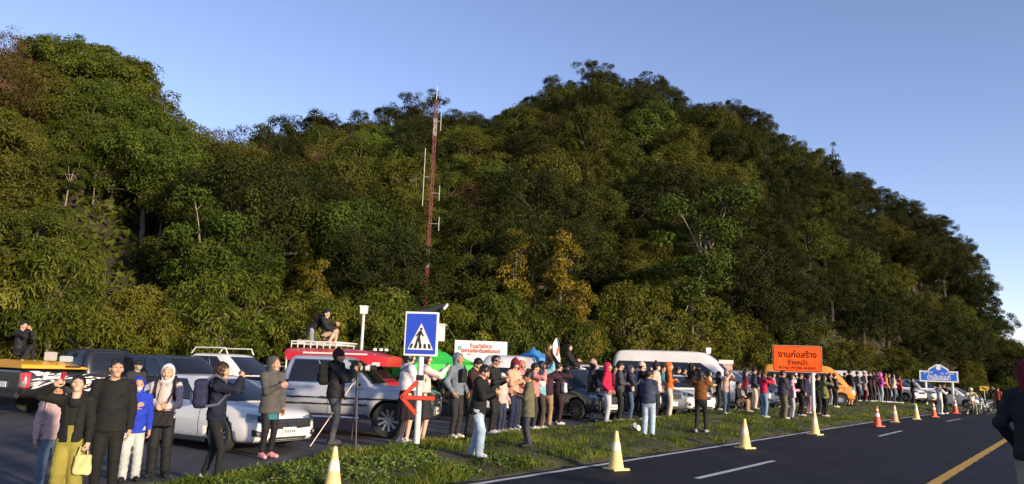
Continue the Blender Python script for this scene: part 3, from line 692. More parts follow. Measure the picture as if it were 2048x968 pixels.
    if key in CARP:
        obj('body', CARP[key][0], None, t); obj('cabin', CARP[key][1], None, t)
    else:
        bo = shell('body', st, t, pm, wx, R, W); co = cb.mesh('cabin').build('cabin', pm, t)
        m = co.modifiers.new('s', 'SUBSURF'); m.levels = 1; co.parent = None; bpy.context.view_layer.update(); applied(co); co.parent = t
        for p in co.data.polygons: p.use_smooth = True
        CARP[key] = (bo.data, co.data)
    xN, xT = st[0][0], st[-1][0]
    for sg in (-1, 1):
        for a, b, c, d in wins:
            wn_ = cb.side(sg, a, b, twin[0], twin[1], c, d); g = wn_.build('side_window', M_glass, t, sm=True)
            fr = cb.side(sg, a-0.018, b+0.018, twin[0]-0.035, twin[1]+0.03, c-0.018, d+0.018, off=0.004); fr.build('window_frame', M_trim if 'chrome' not in opts else M_chrome, g, sm=True)
    wsd = (0.10, 0.88) if kind != 'van' else (0.05, 0.60)
    cb.front(1, *wsd).build('windscreen', M_glass, t, sm=True)
    if kind == 'pickup': cb.front(-1, 0.2, 0.82, 0.8).build('rear_window', M_glass, t, sm=True)
    elif kind == 'van': cb.front(-1, 0.1, 0.55, 0.8).build('rear_window', M_glass, t, sm=True)
    else: cb.front(-1, 0.16, 0.86, 0.78).build('rear_window', M_glass, t, sm=True)
    for x in wx:
        for sg in (-1, 1): wheel(t, x, sg*(W-0.115), R, 0.22, rim)
    # interpolated body outline
    xs = [q[0] for q in reversed(st)]; ws = [q[1] for q in reversed(st)]; zts = [q[3] for q in reversed(st)]; zbs = [q[2] for q in reversed(st)]
    Wx = lambda x: float(np.interp(x, xs, ws)); Zt = lambda x: float(np.interp(x, xs, zts)); Zb = lambda x: float(np.interp(x, xs, zbs))
    bvh = BVHTree.FromPolygons([v.co[:] for v in t.children[0].data.vertices], [p_.vertices[:] for p_ in t.children[0].data.polygons])
    def wrap(xc, phi, z, off=0.006):
        d = Vector((math.cos(phi), math.sin(phi), 0)); hit = bvh.ray_cast(Vector((xc, 0, z)) + d*3.2, -d)
        if hit[0] is None: return None
        nrm = hit[1] if hit[1].dot(d) > 0 else -hit[1]
        return tuple(hit[0] + nrm*off)
    def patch(xc, ph0, ph1, zf, n=10, m=4, off=0.006, back=False):
        P = []
        for j in range(m+1):
            row = []
            for i in range(n+1):
                g = i/n; ph = ph0+(ph1-ph0)*g; z0, z1 = zf(g); q = wrap(xc, math.radians(ph+(180 if back else 0)), z0+(z1-z0)*j/m, off)
                if q is None: return None
                row.append(q)
            P.append(row)
        mb = MB(); mb.grid(P); return mb
    LZ = {'sedan': (0.57, 0.69, 0.07), 'pickup': (0.84, 1.00, 0.05), 'van': (0.74, 0.96, 0.10), 'mpv': (0.72, 0.86, 0.07), 'hatch': (0.65, 0.80, 0.07)}[kind]
    TZ = {'sedan': (0.74, 0.90), 'pickup': (0.74, 1.12), 'van': (0.66, 1.05), 'mpv': (0.70, 1.04), 'hatch': (0.66, 0.96)}[kind]
    for sg in (-1, 1):
        for nm, mm, xc, p0, p1, zf, bk in (('headlamp', M_lamp, xN-0.9, 24, 54, lambda g: (LZ[0]+LZ[2]*g*0.6, LZ[1]+LZ[2]*g), False), ('tail_lamp', M_red, xT+0.9, 36, 52, lambda g: TZ, True)):
            mb = patch(xc, (sg if not bk else -sg)*p0, (sg if not bk else -sg)*p1, zf, back=bk)
            if mb is None: continue
            lo = mb.build(nm, mm, t, sm=True)
            if not bk:
                mb = patch(xc, sg*(p0+6), sg*(p1-13), lambda g: (zf(g)[0]+0.03, zf(g)[1]-0.035), 6, 2, 0.012)
                if mb: mb.build('lamp_lens', M_trim, lo, sm=True)
            else:
                mb = patch(xc, -sg*(p0+1), -sg*(p1-3), lambda g: (TZ[0]+0.03, TZ[0]+0.15), 6, 2, 0.012, True)
                if mb: mb.build('reverse_lamp', M_lamp, lo, sm=True)
        # mirrors
        mx = cb.X(0.70, 0.1); my = sg*(cb.W(0.1)+0.14)
        mm = MB(); mm.box((mx-0.02, my, cb.Z(0.16)), (0.13, 0.22, 0.15)); mi = mm.build('wing_mirror', pm, t, bevel=0.035)
        ar = MB(); ar.box((mx+0.02, sg*(cb.W(0.1)+0.03), cb.Z(0.06)), (0.09, 0.10, 0.05)); ar.build('mirror_arm', M_trim, mi, bevel=0.01)
        # door seams and handles
        qd = [0.66, 0.04, -0.60] if kind in ('sedan', 'hatch') else [0.70, 0.07, -0.84] if kind == 'pickup' else [0.70, 0.12, -0.39] if kind == 'mpv' else [0.84, 0.46, -0.02]
        for q in qd:
            x = cb.X(q, 0); P = []
            for j in range(6):
                f = 0.12 + 0.80*j/5; r = ring_pts(Wx(x), Zb(x), Zt(x), 0)[1:8]; zz = Zb(x)+(Zt(x)-Zb(x))*f; yy = np.interp(zz, [p[1] for p in r], [p[0] for p in r])
                P.append([(x-0.006, sg*(yy+0.001), zz), (x+0.006, sg*(yy+0.001), zz)])
            mb = MB(); mb.grid(P); mb.build('door_seam', M_trim, t)
        for q in qd[1:]:
            x = cb.X(q, 0)+0.16; z = Zb(x)+(Zt(x)-Zb(x))*0.80
            detail_box('door_handle', pm if 'chrome' not in opts else M_chrome, t, (x, sg*(Wx(x)*0.985), z), (0.19, 0.035, 0.03), 0.01)
        mb = MB(); mb.box(((wx[0]+wx[1])/2, sg*(W*0.93), Zb(0)+0.035), (wx[0]-wx[1]-2.5*R, 0.10, 0.09)); mb.build('sill', M_trim if kind != 'pickup' else M_rimdark, t, bevel=0.02)
    # nose: grille, bumper intake, plate, badge
    zN = Zt(xN-0.05); zb0 = Zb(xN-0.1)
    nx_ = wrap(xN-0.9, 0, zb0+0.20); xB = nx_[0] if nx_ else xN
    gw = {'sedan': 0.62, 'pickup': 0.55, 'van': 0.55, 'mpv': 0.55, 'hatch': 0.5}[kind]; gz = (zb0+zN)/2 + (0.12 if kind != 'van' else 0.02)
    GZ = {'sedan': (0.46, 0.65), 'pickup': (0.70, 0.98), 'van': (0.62, 0.72), 'mpv': (0.62, 0.80), 'hatch': (0.56, 0.70)}[kind]; GP = 33 if kind == 'sedan' else 23
    gz = (GZ[0]+GZ[1])/2; gm = patch(xN-0.9, -GP, GP, lambda g: (GZ[0]+0.03*abs(2*g-1), GZ[1]), 14, 4, 0.008)
    if gm is not None:
        go_ = gm.build('grille', M_trim, t, sm=True)
        for f in (0.22, 0.6, 1.0):
            pts = [wrap(xN-0.9, math.radians(-GP+2*GP*i/14), GZ[0]+0.02+(GZ[1]-GZ[0]-0.02)*f, 0.012) for i in range(15)]
            sl = MB(); sl.tube([q_ for q_ in pts if q_], 0.008 if f < 1 else 0.014, 5); sl.build('grille_bar', M_chrome if f == 1 or kind == 'pickup' else M_rimdark, go_)
    if 'badge' in opts or kind in ('sedan', 'pickup'):
        bd = MB(); bd.tube([(xN+0.02, -0.055, gz+0.05), (xN+0.02, -0.045, gz-0.045)], 0.008, 5); bd.tube([(xN+0.02, 0.055, gz+0.05), (xN+0.02, 0.045, gz-0.045)], 0.008, 5); bd.tube([(xN+0.02, -0.05, gz), (xN+0.02, 0.05, gz)], 0.008, 5); bd.build('badge', M_chrome, t)
    mb = MB(); mb.box((xN-0.075, 0, zb0+0.075), (0.12, 1.0 if kind != 'van' else 1.2, 0.10)); mb.build('lower_intake', M_trim, t, bevel=0.03)
    for sg in (-1, 1):
        mb = patch(xN-0.9, sg*34, sg*46, lambda g: (zb0+0.10+0.03*g, zb0+0.20+0.05*g), 5, 2, 0.007)
        if mb is None: continue
        fo = mb.build('fog_lamp_recess', M_trim, t, sm=True); q = wrap(xN-0.9, sg*math.radians(40), zb0+0.17, 0.012)
        if q: mb = MB(); mb.lathe([(0.0, 0.012), (0.03, 0.008), (0.035, -0.02)], 12, q, 'X'); mb.build('fog_lamp', M_lamp, fo)
    pl = MB(); pl.box((xB+0.012, 0, zb0+0.20), (0.012, 0.34, 0.15)); po = pl.build('number_plate', M_plate, t, bevel=0.004)
    lt = MB(); 
    for i in range(6): lt.box((xB+0.0195, -0.12+0.048*i, zb0+0.20), (0.002, 0.026, 0.06))
    lt.build('plate_lettering', M_trim, po)
    pl = MB(); pl.box((xT-0.025, 0, (Zb(xT+.1)+Zt(xT+.1))/2-0.05), (0.012, 0.34, 0.15)); pl.build('number_plate', M_plate, t, bevel=0.004)
    mb = MB(); mb.box((xT+0.02, 0, Zb(xT+.1)+0.06), (0.12, W*(1.6 if kind in ('pickup', 'van') else 1.25), 0.16)); mb.build('rear_bumper', M_trim if kind == 'pickup' else pm, t, bevel=0.04)
    # wipers
    for y0 in (-0.45, 0.1):
        mb = MB(); mb.tube([(cb.X(0.99, 0.10)+0.03, y0, cb.Z(0.11)), (cb.X(0.985, 0.22)+0.035, y0+0.42, cb.Z(0.19))], 0.008, 4); mb.build('wiper', M_trim, t)
    if kind == 'pickup':
        mb = MB(); mb.box((-1.80, 0, 1.222), (1.42, 1.55, 0.02)); mb.build('bed_cover', M_trim, t, bevel=0.006)
        mb = MB(); mb.box((xT+0.01, 0, 0.90), (0.03, 1.5, 0.46)); mb.build('tailgate', pm, t, bevel=0.012)
    t['_dims'] = 0; del t['_dims']
    return t, cb, st
def dirt(s): return s
def lot_pos(u, v): p = on_ground(u, v); return (p[0], p[1], float(ground(*sd(p))))
def pos_d(u, dist):
    p = at_depth(u, 740, dist); s, d = sd(p); return (p[0], p[1], float(ground(s, d)))

# -- parked vehicles
p = (-5.75, 15.5, 0.06)
sedan, cbS, stS = make_car('sedan', P_white, 'white saloon car with chrome grille beside the grey-hooded person', 'car', p, -32, scale=0.93, opts=('badge',))
p = (-4.22, 19.0, 0.06)
navara, cbP, stP = make_car('pickup', P_silver, 'silver double-cab pickup with dark side stripes behind the tripod photographer', 'pickup truck', p, -6, opts=('chrome',))
for sg in (-1, 1):   # torn black side decals
    for z0, x0, x1, seed in ((0.86, -2.3, 2.2, 1), (0.72, -2.4, 1.15, 2)):
        P = []; n = 40
        for i in range(n+1):
            x = x0 + (x1-x0)*i/n; r = ring_pts(float(np.interp(x, [q[0] for q in reversed(stP)], [q[1] for q in reversed(stP)])), 0.42, 1.16, 0)[1:8]
            h = 0.022 + 0.03*abs(mnoise.noise((x*2.3, seed, 0)))
            a, b = z0-h+0.02*mnoise.noise((x*6, seed, 2)), z0+h*0.6+0.02*mnoise.noise((x*7, seed, 4))
            Y = lambda z: float(np.interp(z, [p_[1] for p_ in r], [p_[0] for p_ in r]))
            P.append([(x, sg*(Y(a)+0.003), a), (x, sg*(Y(b)+0.003), b)])
        if z0 > 0.8: P = [q for q in P if not 1.15 < q[0][0] < 1.15]
        mb = MB(); mb.grid(P); mb.build('side_decal', M_trim, navara)
mb = MB()
for sg in (-1, 1): mb = MB(); mb.tube([(-0.95, sg*0.98, 0.42), (1.0, sg*0.98, 0.42)], 0.035, 8); mb.build('side_step', M_chrome, navara)

BPOS = p = (-11.85, 22.9, 0.06)
bp, cbB, stB = make_car('pickup', P_black, 'black pickup with white splatter decal and yellow bed lid', 'pickup truck', p, 58, rim=M_rimdark)
P_yel = mat('lid_yellow', (0.70, 0.34, 0.015), 0.4, coat=0.6)
mb = MB()   # moulded yellow bed lid with rounded front
sec = []
for i in range(13):
    x = -2.66 + 1.72*i/12; k = 1.0 if i < 9 else 1-((i-8)/4)**2*0.55
    sec.append([(x, -0.88, 1.235), (x, -0.85, 1.235+0.09*k), (x, -0.5, 1.235+0.19*k), (x, 0, 1.235+0.22*k), (x, 0.5, 1.235+0.19*k), (x, 0.85, 1.235+0.09*k), (x, 0.88, 1.235)])
mb.grid(sec); mb.add(sec[0], [tuple(range(7))]); mb.add(sec[-1], [tuple(range(7))])
lid = mb.build('bed_lid', P_yel, bp, sm=True, angle=50); o_ = bpy.data.objects
mb = MB(); mb.box((-1.35, -0.895, 1.30), (0.42, 0.04, 0.05)); mb.build('lid_vent', M_trim, lid, bevel=0.01)
M_decal = mat('white_decal', (0.70, 0.68, 0.66), 0.5)
for k in range(80):   # white splatter strips on the flank
    x = -2.3 + 2.3*RNG.random()**1.4; z = 0.72 + RNG.random()*0.42 - 0.12*(x+2.2)*0.3; L_ = RNG.uniform(0.12, 0.42); h = RNG.uniform(0.012, 0.035); tl = RNG.uniform(-0.2, 0.35)
    if (x+1.55)**2 + (z-0.42)**2 < 0.55**2: continue
    for sg in (-1, 1):
        yv = 0.931; mb = MB()
        mb.add([(x-L_/2, sg*yv, z-tl*L_/2), (x-L_*0.1, sg*yv, z-h), (x+L_/2, sg*yv, z+tl*L_/2), (x+L_*0.05, sg*yv, z+h)], [(0, 1, 2, 3)]); mb.build('splatter_decal', M_decal, bp)
P_ = pos_d(455, 25.5)
wp, cbW, stW = make_car('pickup', P_white, 'white pickup with cargo rails mostly hidden behind the white saloon', 'pickup truck', P_, -20)
M_rail = mat('rail_white', (0.66, 0.64, 0.60), 0.5)
mb = MB()
for z in (1.45, 1.62):
    mb.tube([(-2.5, -0.85, z), (-1.1, -0.85, z)], 0.022, 6); mb.tube([(-2.5, 0.85, z), (-1.1, 0.85, z)], 0.022, 6); mb.tube([(-2.5, -0.85, z), (-2.5, 0.85, z)], 0.022, 6)
for x in (-2.5, -2.03, -1.57, -1.1):
    for y in (-0.85, 0.85): mb.tube([(x, y, 1.2), (x, y, 1.63)], 0.02, 6)
for y in (-0.6, 0.6):
    mb.tube([(-0.9, y, 1.80), (-0.75, y, 1.98), (0.35, y, 1.98), (0.45, y, 1.80)], 0.022, 6)
mb.build('cargo_rails', M_rail, wp, sm=True)
make_car('mpv', P_blue, 'dark slate family car parked between the black and white pickups', 'car', pos_d(352, 24.5), -30)

# red songthaew with roof rack
rp = pos_d(708, 25.5); rt, cbR, stR = make_car('pickup', P_red, 'red passenger truck with raised canopy and white roof rack', 'truck', rp, -10, name='passenger_truck')
mb = MB(); secs = []
for i in range(15):
    x = -1.95 + 3.3*i/14; k = 1 if i < 11 else 1-0.20*((i-10)/4)**2; z0 = 1.68-0.02*(i > 9)*(i-9)
    secs.append([(x, -0.92*k, z0), (x, -0.93*k, z0+0.28), (x, -0.75*k, z0+0.38*k), (x, 0, z0+0.42*k), (x, 0.75*k, z0+0.38*k), (x, 0.93*k, z0+0.28), (x, 0.92*k, z0)])
mb.grid(secs); mb.add(secs[0], [tuple(range(7))]); mb.add(secs[-1], [tuple(range(7))]); mb.grid([[s_[0], s_[-1]] for s_ in secs])
mb.build('canopy', P_red, rt, sm=True, angle=40)
for sg in (-1, 1):
    mb = MB(); mb.box((-0.3, sg*0.935, 1.93), (2.1, 0.03, 0.05)); mb.build('canopy_stripe', M_rail, rt)
mb = MB(); mb.box((0.5, -0.86, 1.64), (1.3, 0.02, 0.12)); mb.build('route_board', M_rail, rt, bevel=0.004)
for x in (-1.9, -1.65, -1.1, -0.95):
    for y in (-0.9, 0.9): mb = MB(); mb.tube([(x, y, 1.2), (x, y, 1.8)], 0.025, 6); mb.build('canopy_post', M_rail, rt, sm=True)
mb = MB()
for z, x0, x1, w in ((2.20, -1.85, -0.35, 0.72), (2.28, -1.85, -0.30, 0.76)):
    mb.tube([(x0, -w, z), (x1, -w, z), (x1+0.08, -w+0.1, z), (x1+0.08, w-0.1, z), (x1, w, z), (x0, w, z), (x0-0.05, w-0.1, z), (x0-0.05, -w+0.1, z), (x0, -w, z)], 0.022, 6)
for i in range(8):
    x = -1.85 + 1.5*i/7; mb.tube([(x, -0.74, 2.20), (x, 0.74, 2.20)], 0.016, 6)
    for y in (-0.74, 0.74): mb.tube([(x, y, 2.08), (x, y, 2.28)], 0.016, 6)
mb.build('roof_rack', M_rail, rt, sm=True)
for x in (0.85, 1.05, 1.22):
    mb = MB(); mb.lathe([(0.0, 0.09), (0.06, 0.07), (0.07, 0.0)], 10, (x, -0.55, 2.06)); mb.build('roof_lamp', M_rail, rt, sm=True)

make_car('van', P_white, 'white van with grey side window parked before the billboard', 'van', pos_d(1018, 27.5), -100, scale=0.90)
make_car('mpv', P_black, 'black family car between the purple-coated and black-coated people', 'car', pos_d(1136, 27.6), -50, rim=M_rimdark)
make_car('pickup', P_white, 'white pickup cab behind the red-hooded person', 'pickup truck', pos_d(1185, 34.0), -30)
make_car('mpv', P_grey, 'grey family car half hidden behind the navy-coated person', 'car', pos_d(1270, 31.2), -58)
make_car('van', P_white, 'long high-roofed white van with dark windows, nose towards the road', 'van', pos_d(1352, 37.0), -16, scale=1.1)
make_car('hatch', P_white, 'small white car beside the long van front', 'car', pos_d(1340, 32.6), -62)
make_car('mpv', P_silver, 'silver car parked right beside the long white van', 'car', pos_d(1466, 38.6), -42)
make_car('van', P_orange, 'orange yellow van behind the road work sign', 'van', pos_d(1612, 47.0), -14, scale=0.92)
make_car('van', P_white, 'white van behind the people past the orange van', 'van', pos_d(1712, 63.0), -20, scale=0.9)
make_car('hatch', P_white, 'white hatchback beside the black-coated person near the blue sign', 'car', pos_d(1790, 64.0), -60)
make_car('mpv', P_white, 'white car parked just before the blue board', 'car', pos_d(1830, 67.0), -70)
make_car('hatch', P_white, 'white car nose showing beyond the blue board post', 'car', pos_d(1902, 69.0), -50)
make_car('mpv', P_silver, 'silver car behind the seated person past the long van', 'car', pos_d(1494, 43.5), -48)
# ================================================================ people
# surfaces are grown from blended limb volumes (surface nets), so a body is one continuous skin
def snet(F, org, h):
    ins = F < 0; nx, ny, nz = F.shape
    c = lambda a, b, d: ins[a:nx-1+a, b:ny-1+b, d:nz-1+d]
    fv = lambda a, b, d: F[a:nx-1+a, b:ny-1+b, d:nz-1+d]
    cnt = np.zeros((nx-1, ny-1, nz-1), np.float32); S = np.zeros((nx-1, ny-1, nz-1, 3), np.float32)
    cor = [(0, 0, 0), (1, 0, 0), (0, 1, 0), (1, 1, 0), (0, 0, 1), (1, 0, 1), (0, 1, 1), (1, 1, 1)]
    for i, a in enumerate(cor):
        for b in cor[i+1:]:
            if sum(abs(a[k]-b[k]) for k in range(3)) != 1: continue
            m = c(*a) != c(*b); fa, fb = fv(*a), fv(*b); t = np.where(m, fa/np.where(np.abs(fa-fb) < 1e-9, 1, fa-fb), 0)
            for k in range(3): S[..., k] += np.where(m, a[k] + t*(b[k]-a[k]), 0)
            cnt += m
    act = cnt > 0; idx = np.full(act.shape, -1, np.int64); idx[act] = np.arange(act.sum())
    ii = np.argwhere(act); V = (ii + S[act]/cnt[act][:, None])*h + np.array(org); Q = []
    for ax in range(3):
        A = [slice(None)]*3; B = [slice(None)]*3; A[ax] = slice(0, -1); B[ax] = slice(1, None)
        m = ins[tuple(A)] != ins[tuple(B)]; e = np.argwhere(m); o1, o2 = [k for k in range(3) if k != ax]
        ok = (e[:, o1] > 0) & (e[:, o2] > 0) & (e[:, o1] < act.shape[o1]) & (e[:, o2] < act.shape[o2]) & (e[:, ax] < act.shape[ax]); e = e[ok]
        if not len(e): continue
        sgn = ins[tuple(A)][tuple(e.T)]; g = []
        for d1, d2 in ((0, 0), (-1, 0), (-1, -1), (0, -1)):
            q = e.copy(); q[:, o1] += d1; q[:, o2] += d2; g.append(idx[tuple(q.T)])
        g = np.stack(g, 1); flip = sgn if ax != 1 else ~sgn; g[~flip] = g[~flip][:, ::-1]; Q.append(g)
    if not Q: return np.zeros((0, 3)), np.zeros((0, 4), int)
    Q = np.concatenate(Q); Q = Q[(Q >= 0).all(1)]; return V, Q
class Vol:
    def __init__(s, lo, hi, h):
        s.h = h; s.lo = np.array(lo, np.float32); n = np.ceil((np.array(hi)-np.array(lo))/h).astype(int)+1
        g = np.meshgrid(*[s.lo[k]+h*np.arange(n[k], dtype=np.float32) for k in range(3)], indexing='ij'); s.P = np.stack(g, -1); s.F = np.full(s.P.shape[:3], 9.0, np.float32)
    def cone(s, a, b, ra, rb, sq=1.0, sqx=1.0):
        a = np.array(a, np.float32); b = np.array(b, np.float32); sc = np.array([1/sqx, 1/sq, 1], np.float32)
        p = (s.P-a)*sc; ba = (b-a)*sc; t = np.clip((p@ba)/max(1e-9, float(ba@ba)), 0, 1); return np.linalg.norm(p-t[..., None]*ba, axis=-1) - (ra+(rb-ra)*t)
    def ell(s, c, r):
        q = (s.P-np.array(c, np.float32))/np.array(r, np.float32); k = np.linalg.norm(q, axis=-1); return (k-1)*min(r)
    def add(s, d, k=0.03):
        if k <= 0: s.F = np.minimum(s.F, d); return
        t = np.clip(0.5+0.5*(s.F-d)/k, 0, 1); s.F = s.F + (d-s.F)*t - k*t*(1-t)
    def cut(s, d): s.F = np.maximum(s.F, -d)
    def keep(s, d): s.F = np.maximum(s.F, d)
    def mesh(s): return snet(s.F, s.lo, s.h)

# ---- head, hair and headwear templates (face looks to +y, origin at the head centre, unit head 0.24 m high)
def head_template(h):
    v = Vol((-0.11, -0.13, -0.22), (0.11, 0.15, 0.15), h)
    v.add(v.ell((0, -0.012, 0.032), (0.074, 0.095, 0.090)), 0); v.add(v.cone((0, 0.030, -0.020), (0, 0.040, -0.072), 0.060, 0.034, 1.0), 0.05)
    v.add(v.ell((0, 0.058, -0.085), (0.026, 0.024, 0.020)), 0.03)
    v.add(v.cone((0, 0.088, 0.018), (0, 0.108, -0.022), 0.008, 0.015), 0.018)
    for sg in (-1, 1):
        v.add(v.ell((sg*0.040, 0.068, -0.018), (0.024, 0.020, 0.020)), 0.03); v.add(v.ell((sg*0.077, -0.008, 0.002), (0.010, 0.022, 0.032)), 0.012)
        v.cut(v.ell((sg*0.031, 0.092, 0.014), (0.016, 0.012, 0.009)) - 0.002)
    v.add(v.cone((-0.03, 0.076, 0.034), (0.03, 0.076, 0.034), 0.012, 0.012), 0.02)
    v.add(v.cone((-0.014, 0.080, -0.048), (0.014, 0.080, -0.048), 0.010, 0.010), 0.010)
    v.add(v.cone((0, -0.020, -0.05), (0, -0.030, -0.20), 0.052, 0.056), 0.03)
    V, Q = v.mesh(); C = V[Q].mean(1); m = np.zeros(len(Q), int); x, y, z = np.abs(C[:, 0]), C[:, 1], C[:, 2]
    m[(x > 0.020) & (x < 0.043) & (y > 0.06) & (np.abs(z-0.012) < 0.006)] = 1
    if h < 0.01: m[(x > 0.015) & (x < 0.050) & (y > 0.06) & (np.abs(z-0.040+0.05*(x-0.03)) < 0.0040)] = 1
    m[(x < 0.022) & (y > 0.07) & (np.abs(z+0.048) < 0.008)] = 2
    return V, Q, m
HEADS = {0: head_template(0.0075), 1: head_template(0.0135), 2: head_template(0.018)}
def hand_template(pose, h=0.0072):
    # wrist at origin, fingers to +x, palm faces -z, thumb towards +y
    v = Vol((-0.05, -0.07, -0.10), (0.21, 0.10, 0.06), h)
    v.add(v.cone((-0.03, 0, 0), (0.02, 0, 0), 0.024, 0.026), 0); v.add(v.cone((0.02, 0.012, 0), (0.085, 0.022, 0), 0.021, 0.017), 0.02); v.add(v.cone((0.02, -0.012, 0), (0.080, -0.024, 0), 0.021, 0.016), 0.02); v.add(v.cone((0.03, 0, 0), (0.085, 0, 0), 0.019, 0.017), 0.02)
    cu = {'relax': (0.30, 0.45, 0.35), 'grip': (0.75, 0.95, 0.6), 'flat': (0.08, 0.1, 0.1)}[pose]
    for y, L, k in ((0.031, 0.072, 0.9), (0.010, 0.080, 1.0), (-0.012, 0.075, 1.05), (-0.033, 0.058, 1.15)):
        p = np.array([0.088 - abs(y)*0.15, y, 0.0]); an = 0.0
        for seg, f in zip(cu, (0.45, 0.32, 0.23)):
            an += seg*k; q = p + np.array([math.cos(an), 0.06*y/0.03*0.3, -math.sin(an)])*L*f; v.add(v.cone(p, q, 0.0092, 0.0082), 0.004); p = q
    p = np.array([0.022, 0.026, -0.004]); q = np.array([0.058, 0.058, -0.018]); r = np.array([0.090, 0.064 if pose != 'grip' else 0.046, -0.034 if pose != 'grip' else -0.045])
    v.add(v.cone(p, q, 0.014, 0.0105), 0.012); v.add(v.cone(q, r, 0.0105, 0.0085), 0.004)
    return v.mesh()
HANDS = {p: hand_template(p) for p in ('relax', 'grip', 'flat')}
HANDS_LO = {p: hand_template(p, 0.0125) for p in ('relax', 'grip', 'flat')}
HANDS_FAR = {p: hand_template(p, 0.0145) for p in ('relax', 'grip', 'flat')}
WEAR = {}
def wear(kind, lo):
    key = (kind, lo)
    if key in WEAR: return WEAR[key]
    h = 0.009 if not lo else 0.014
    v = Vol((-0.20, -0.24, -0.48), (0.20, 0.24, 0.24), h); P = v.P; x, y, z = P[..., 0], P[..., 1], P[..., 2]
    n1 = 0.004*np.sin(x*95+np.sin(z*60)*1.5)*np.sin(y*70+z*30)
    if kind.startswith('hair'):
        v.add(v.ell((0, -0.014, 0.042), (0.089, 0.112, 0.108)), 0)
        if kind == 'hair_long':
            v.add(v.cone((0, -0.055, 0.0), (0, -0.085, -0.26), 0.080, 0.060, 0.62), 0.05)
            for sg in (-1, 1): v.add(v.cone((sg*0.068, 0.0, 0.02), (sg*0.075, 0.005, -0.20), 0.026, 0.018), 0.03)
        if kind == 'hair_bob':
            v.add(v.cone((0, -0.03, 0.0), (0, -0.04, -0.07), 0.092, 0.085, 0.9), 0.04)
        if kind == 'hair_bun': v.add(v.ell((0, -0.115, 0.06), (0.045, 0.04, 0.045)), 0.02)
        if kind == 'hair_tail': v.add(v.cone((0, -0.11, 0.05), (0.01, -0.16, -0.16), 0.036, 0.022), 0.02)
        v.F = v.F + n1*1.6 + 0.004*np.sin(x*210+z*90)*np.sin(y*180)
        lim = 0.030 if kind in ('hair_short', 'hair_bun', 'hair_tail') else 0.046
        v.cut(np.maximum(np.maximum(0.052-y, z-0.058-0.010*np.sin(x*70+1)-0.15*(y-0.08)), np.abs(x)-0.063))           # face opening
        if kind in ('hair_short', 'hair_bun', 'hair_tail'): v.cut(np.maximum(z+0.035+np.where(y < -0.03, 0.035, 0), -0.12-y)*(1 if kind == 'hair_short' else 1) if kind == 'hair_short' else np.maximum(z+0.03, -0.07-y))
        if kind == 'hair_short': v.cut(np.maximum(np.maximum(z-0.005, 0.012-y), 0.05-np.abs(x)))
    elif kind == 'hood':
        v.add(v.ell((0, -0.024, 0.026), (0.104, 0.124, 0.128)), 0); v.add(v.cone((0, -0.045, -0.07), (0, -0.025, -0.20), 0.082, 0.110, 0.9), 0.05); v.add(v.ell((0, -0.09, 0.085), (0.05, 0.06, 0.05)), 0.05)
        v.F = v.F + n1
        v.cut(v.ell((0, 0.11, -0.005), (0.070, 0.125, 0.100))); v.cut(v.ell((0, 0.005, 0.01), (0.088, 0.110, 0.112)))
    elif kind == 'hood_down':
        v.add(v.ell((0, -0.105, -0.185), (0.115, 0.060, 0.060)), 0)
        for sg in (-1, 1): v.add(v.cone((sg*0.08, -0.09, -0.16), (sg*0.075, 0.05, -0.20), 0.034, 0.022), 0.04)
        v.F = v.F + n1
    elif kind == 'scarf':
        for k in range(10):
            a0, a1 = k*0.628, (k+1)*0.628; v.add(v.cone((0.085*math.cos(a0), 0.080*math.sin(a0)-0.01, -0.155-0.02*math.sin(a0)), (0.085*math.cos(a1), 0.080*math.sin(a1)-0.01, -0.155-0.02*math.sin(a1)), 0.034, 0.034), 0.01)
        v.add(v.cone((0.03, 0.085, -0.17), (0.05, 0.11, -0.42), 0.032, 0.045, 0.5), 0.03); v.F = v.F + n1*1.4
    elif kind == 'collar':
        v.add(v.cone((0, -0.020, -0.22), (0, -0.014, -0.165), 0.090, 0.074, 0.95), 0); v.cut(v.cone((0, 0.02, -0.16), (0, 0.03, 0.05), 0.058, 0.075)); v.cut(v.cone((0, 0.09, -0.19), (0, 0.10, 0.0), 0.035, 0.06))
    elif kind in ('beanie', 'beanie_pom'):
        v.add(v.ell((0, -0.014, 0.062), (0.090, 0.110, 0.100)), 0); v.add(v.cone((0, -0.02, 0.10), (0, -0.035, 0.160), 0.055, 0.026), 0.05); v.F = v.F + 0.002*np.sin(x*260)*np.sin(y*260)
        v.keep(-(z-0.030+0.10*(y))); rim = v.ell((0, -0.014, 0.045), (0.096, 0.115, 0.10)); r2 = np.maximum(rim, np.abs(z-0.048+0.10*y)-0.018); v.add(r2, 0.006)
        if kind == 'beanie_pom': v.add(v.ell((0, -0.03, 0.185), (0.038, 0.038, 0.036)), 0.004)
    elif kind == 'cap':
        v.add(v.ell((0, -0.010, 0.048), (0.087, 0.106, 0.092)), 0); v.keep(-(z-0.040+0.05*y)); br = np.maximum(v.ell((0, 0.105, 0.046), (0.076, 0.080, 0.05)), np.abs(z-0.052+0.18*(y-0.09)+1.5*x*x)-0.007); v.add(br, 0.006)
    elif kind == 'mask':
        v.add(v.ell((0, 0.048, -0.042), (0.060, 0.062, 0.052)), 0); v.keep(-(y-0.035)); v.keep(z+0.004)
    elif kind == 'helmet':
        v.add(v.ell((0, -0.005, 0.035), (0.125, 0.142, 0.135)), 0); v.cut(v.ell((0, 0.13, -0.01), (0.085, 0.12, 0.06))); v.cut(v.ell((0, 0.01, -0.03), (0.09, 0.115, 0.13))); v.keep(-(z+0.11))
    elif kind == 'headphones':
        for sg in (-1, 1): v.add(v.ell((sg*0.088, -0.005, 0.0), (0.018, 0.032, 0.036)), 0)
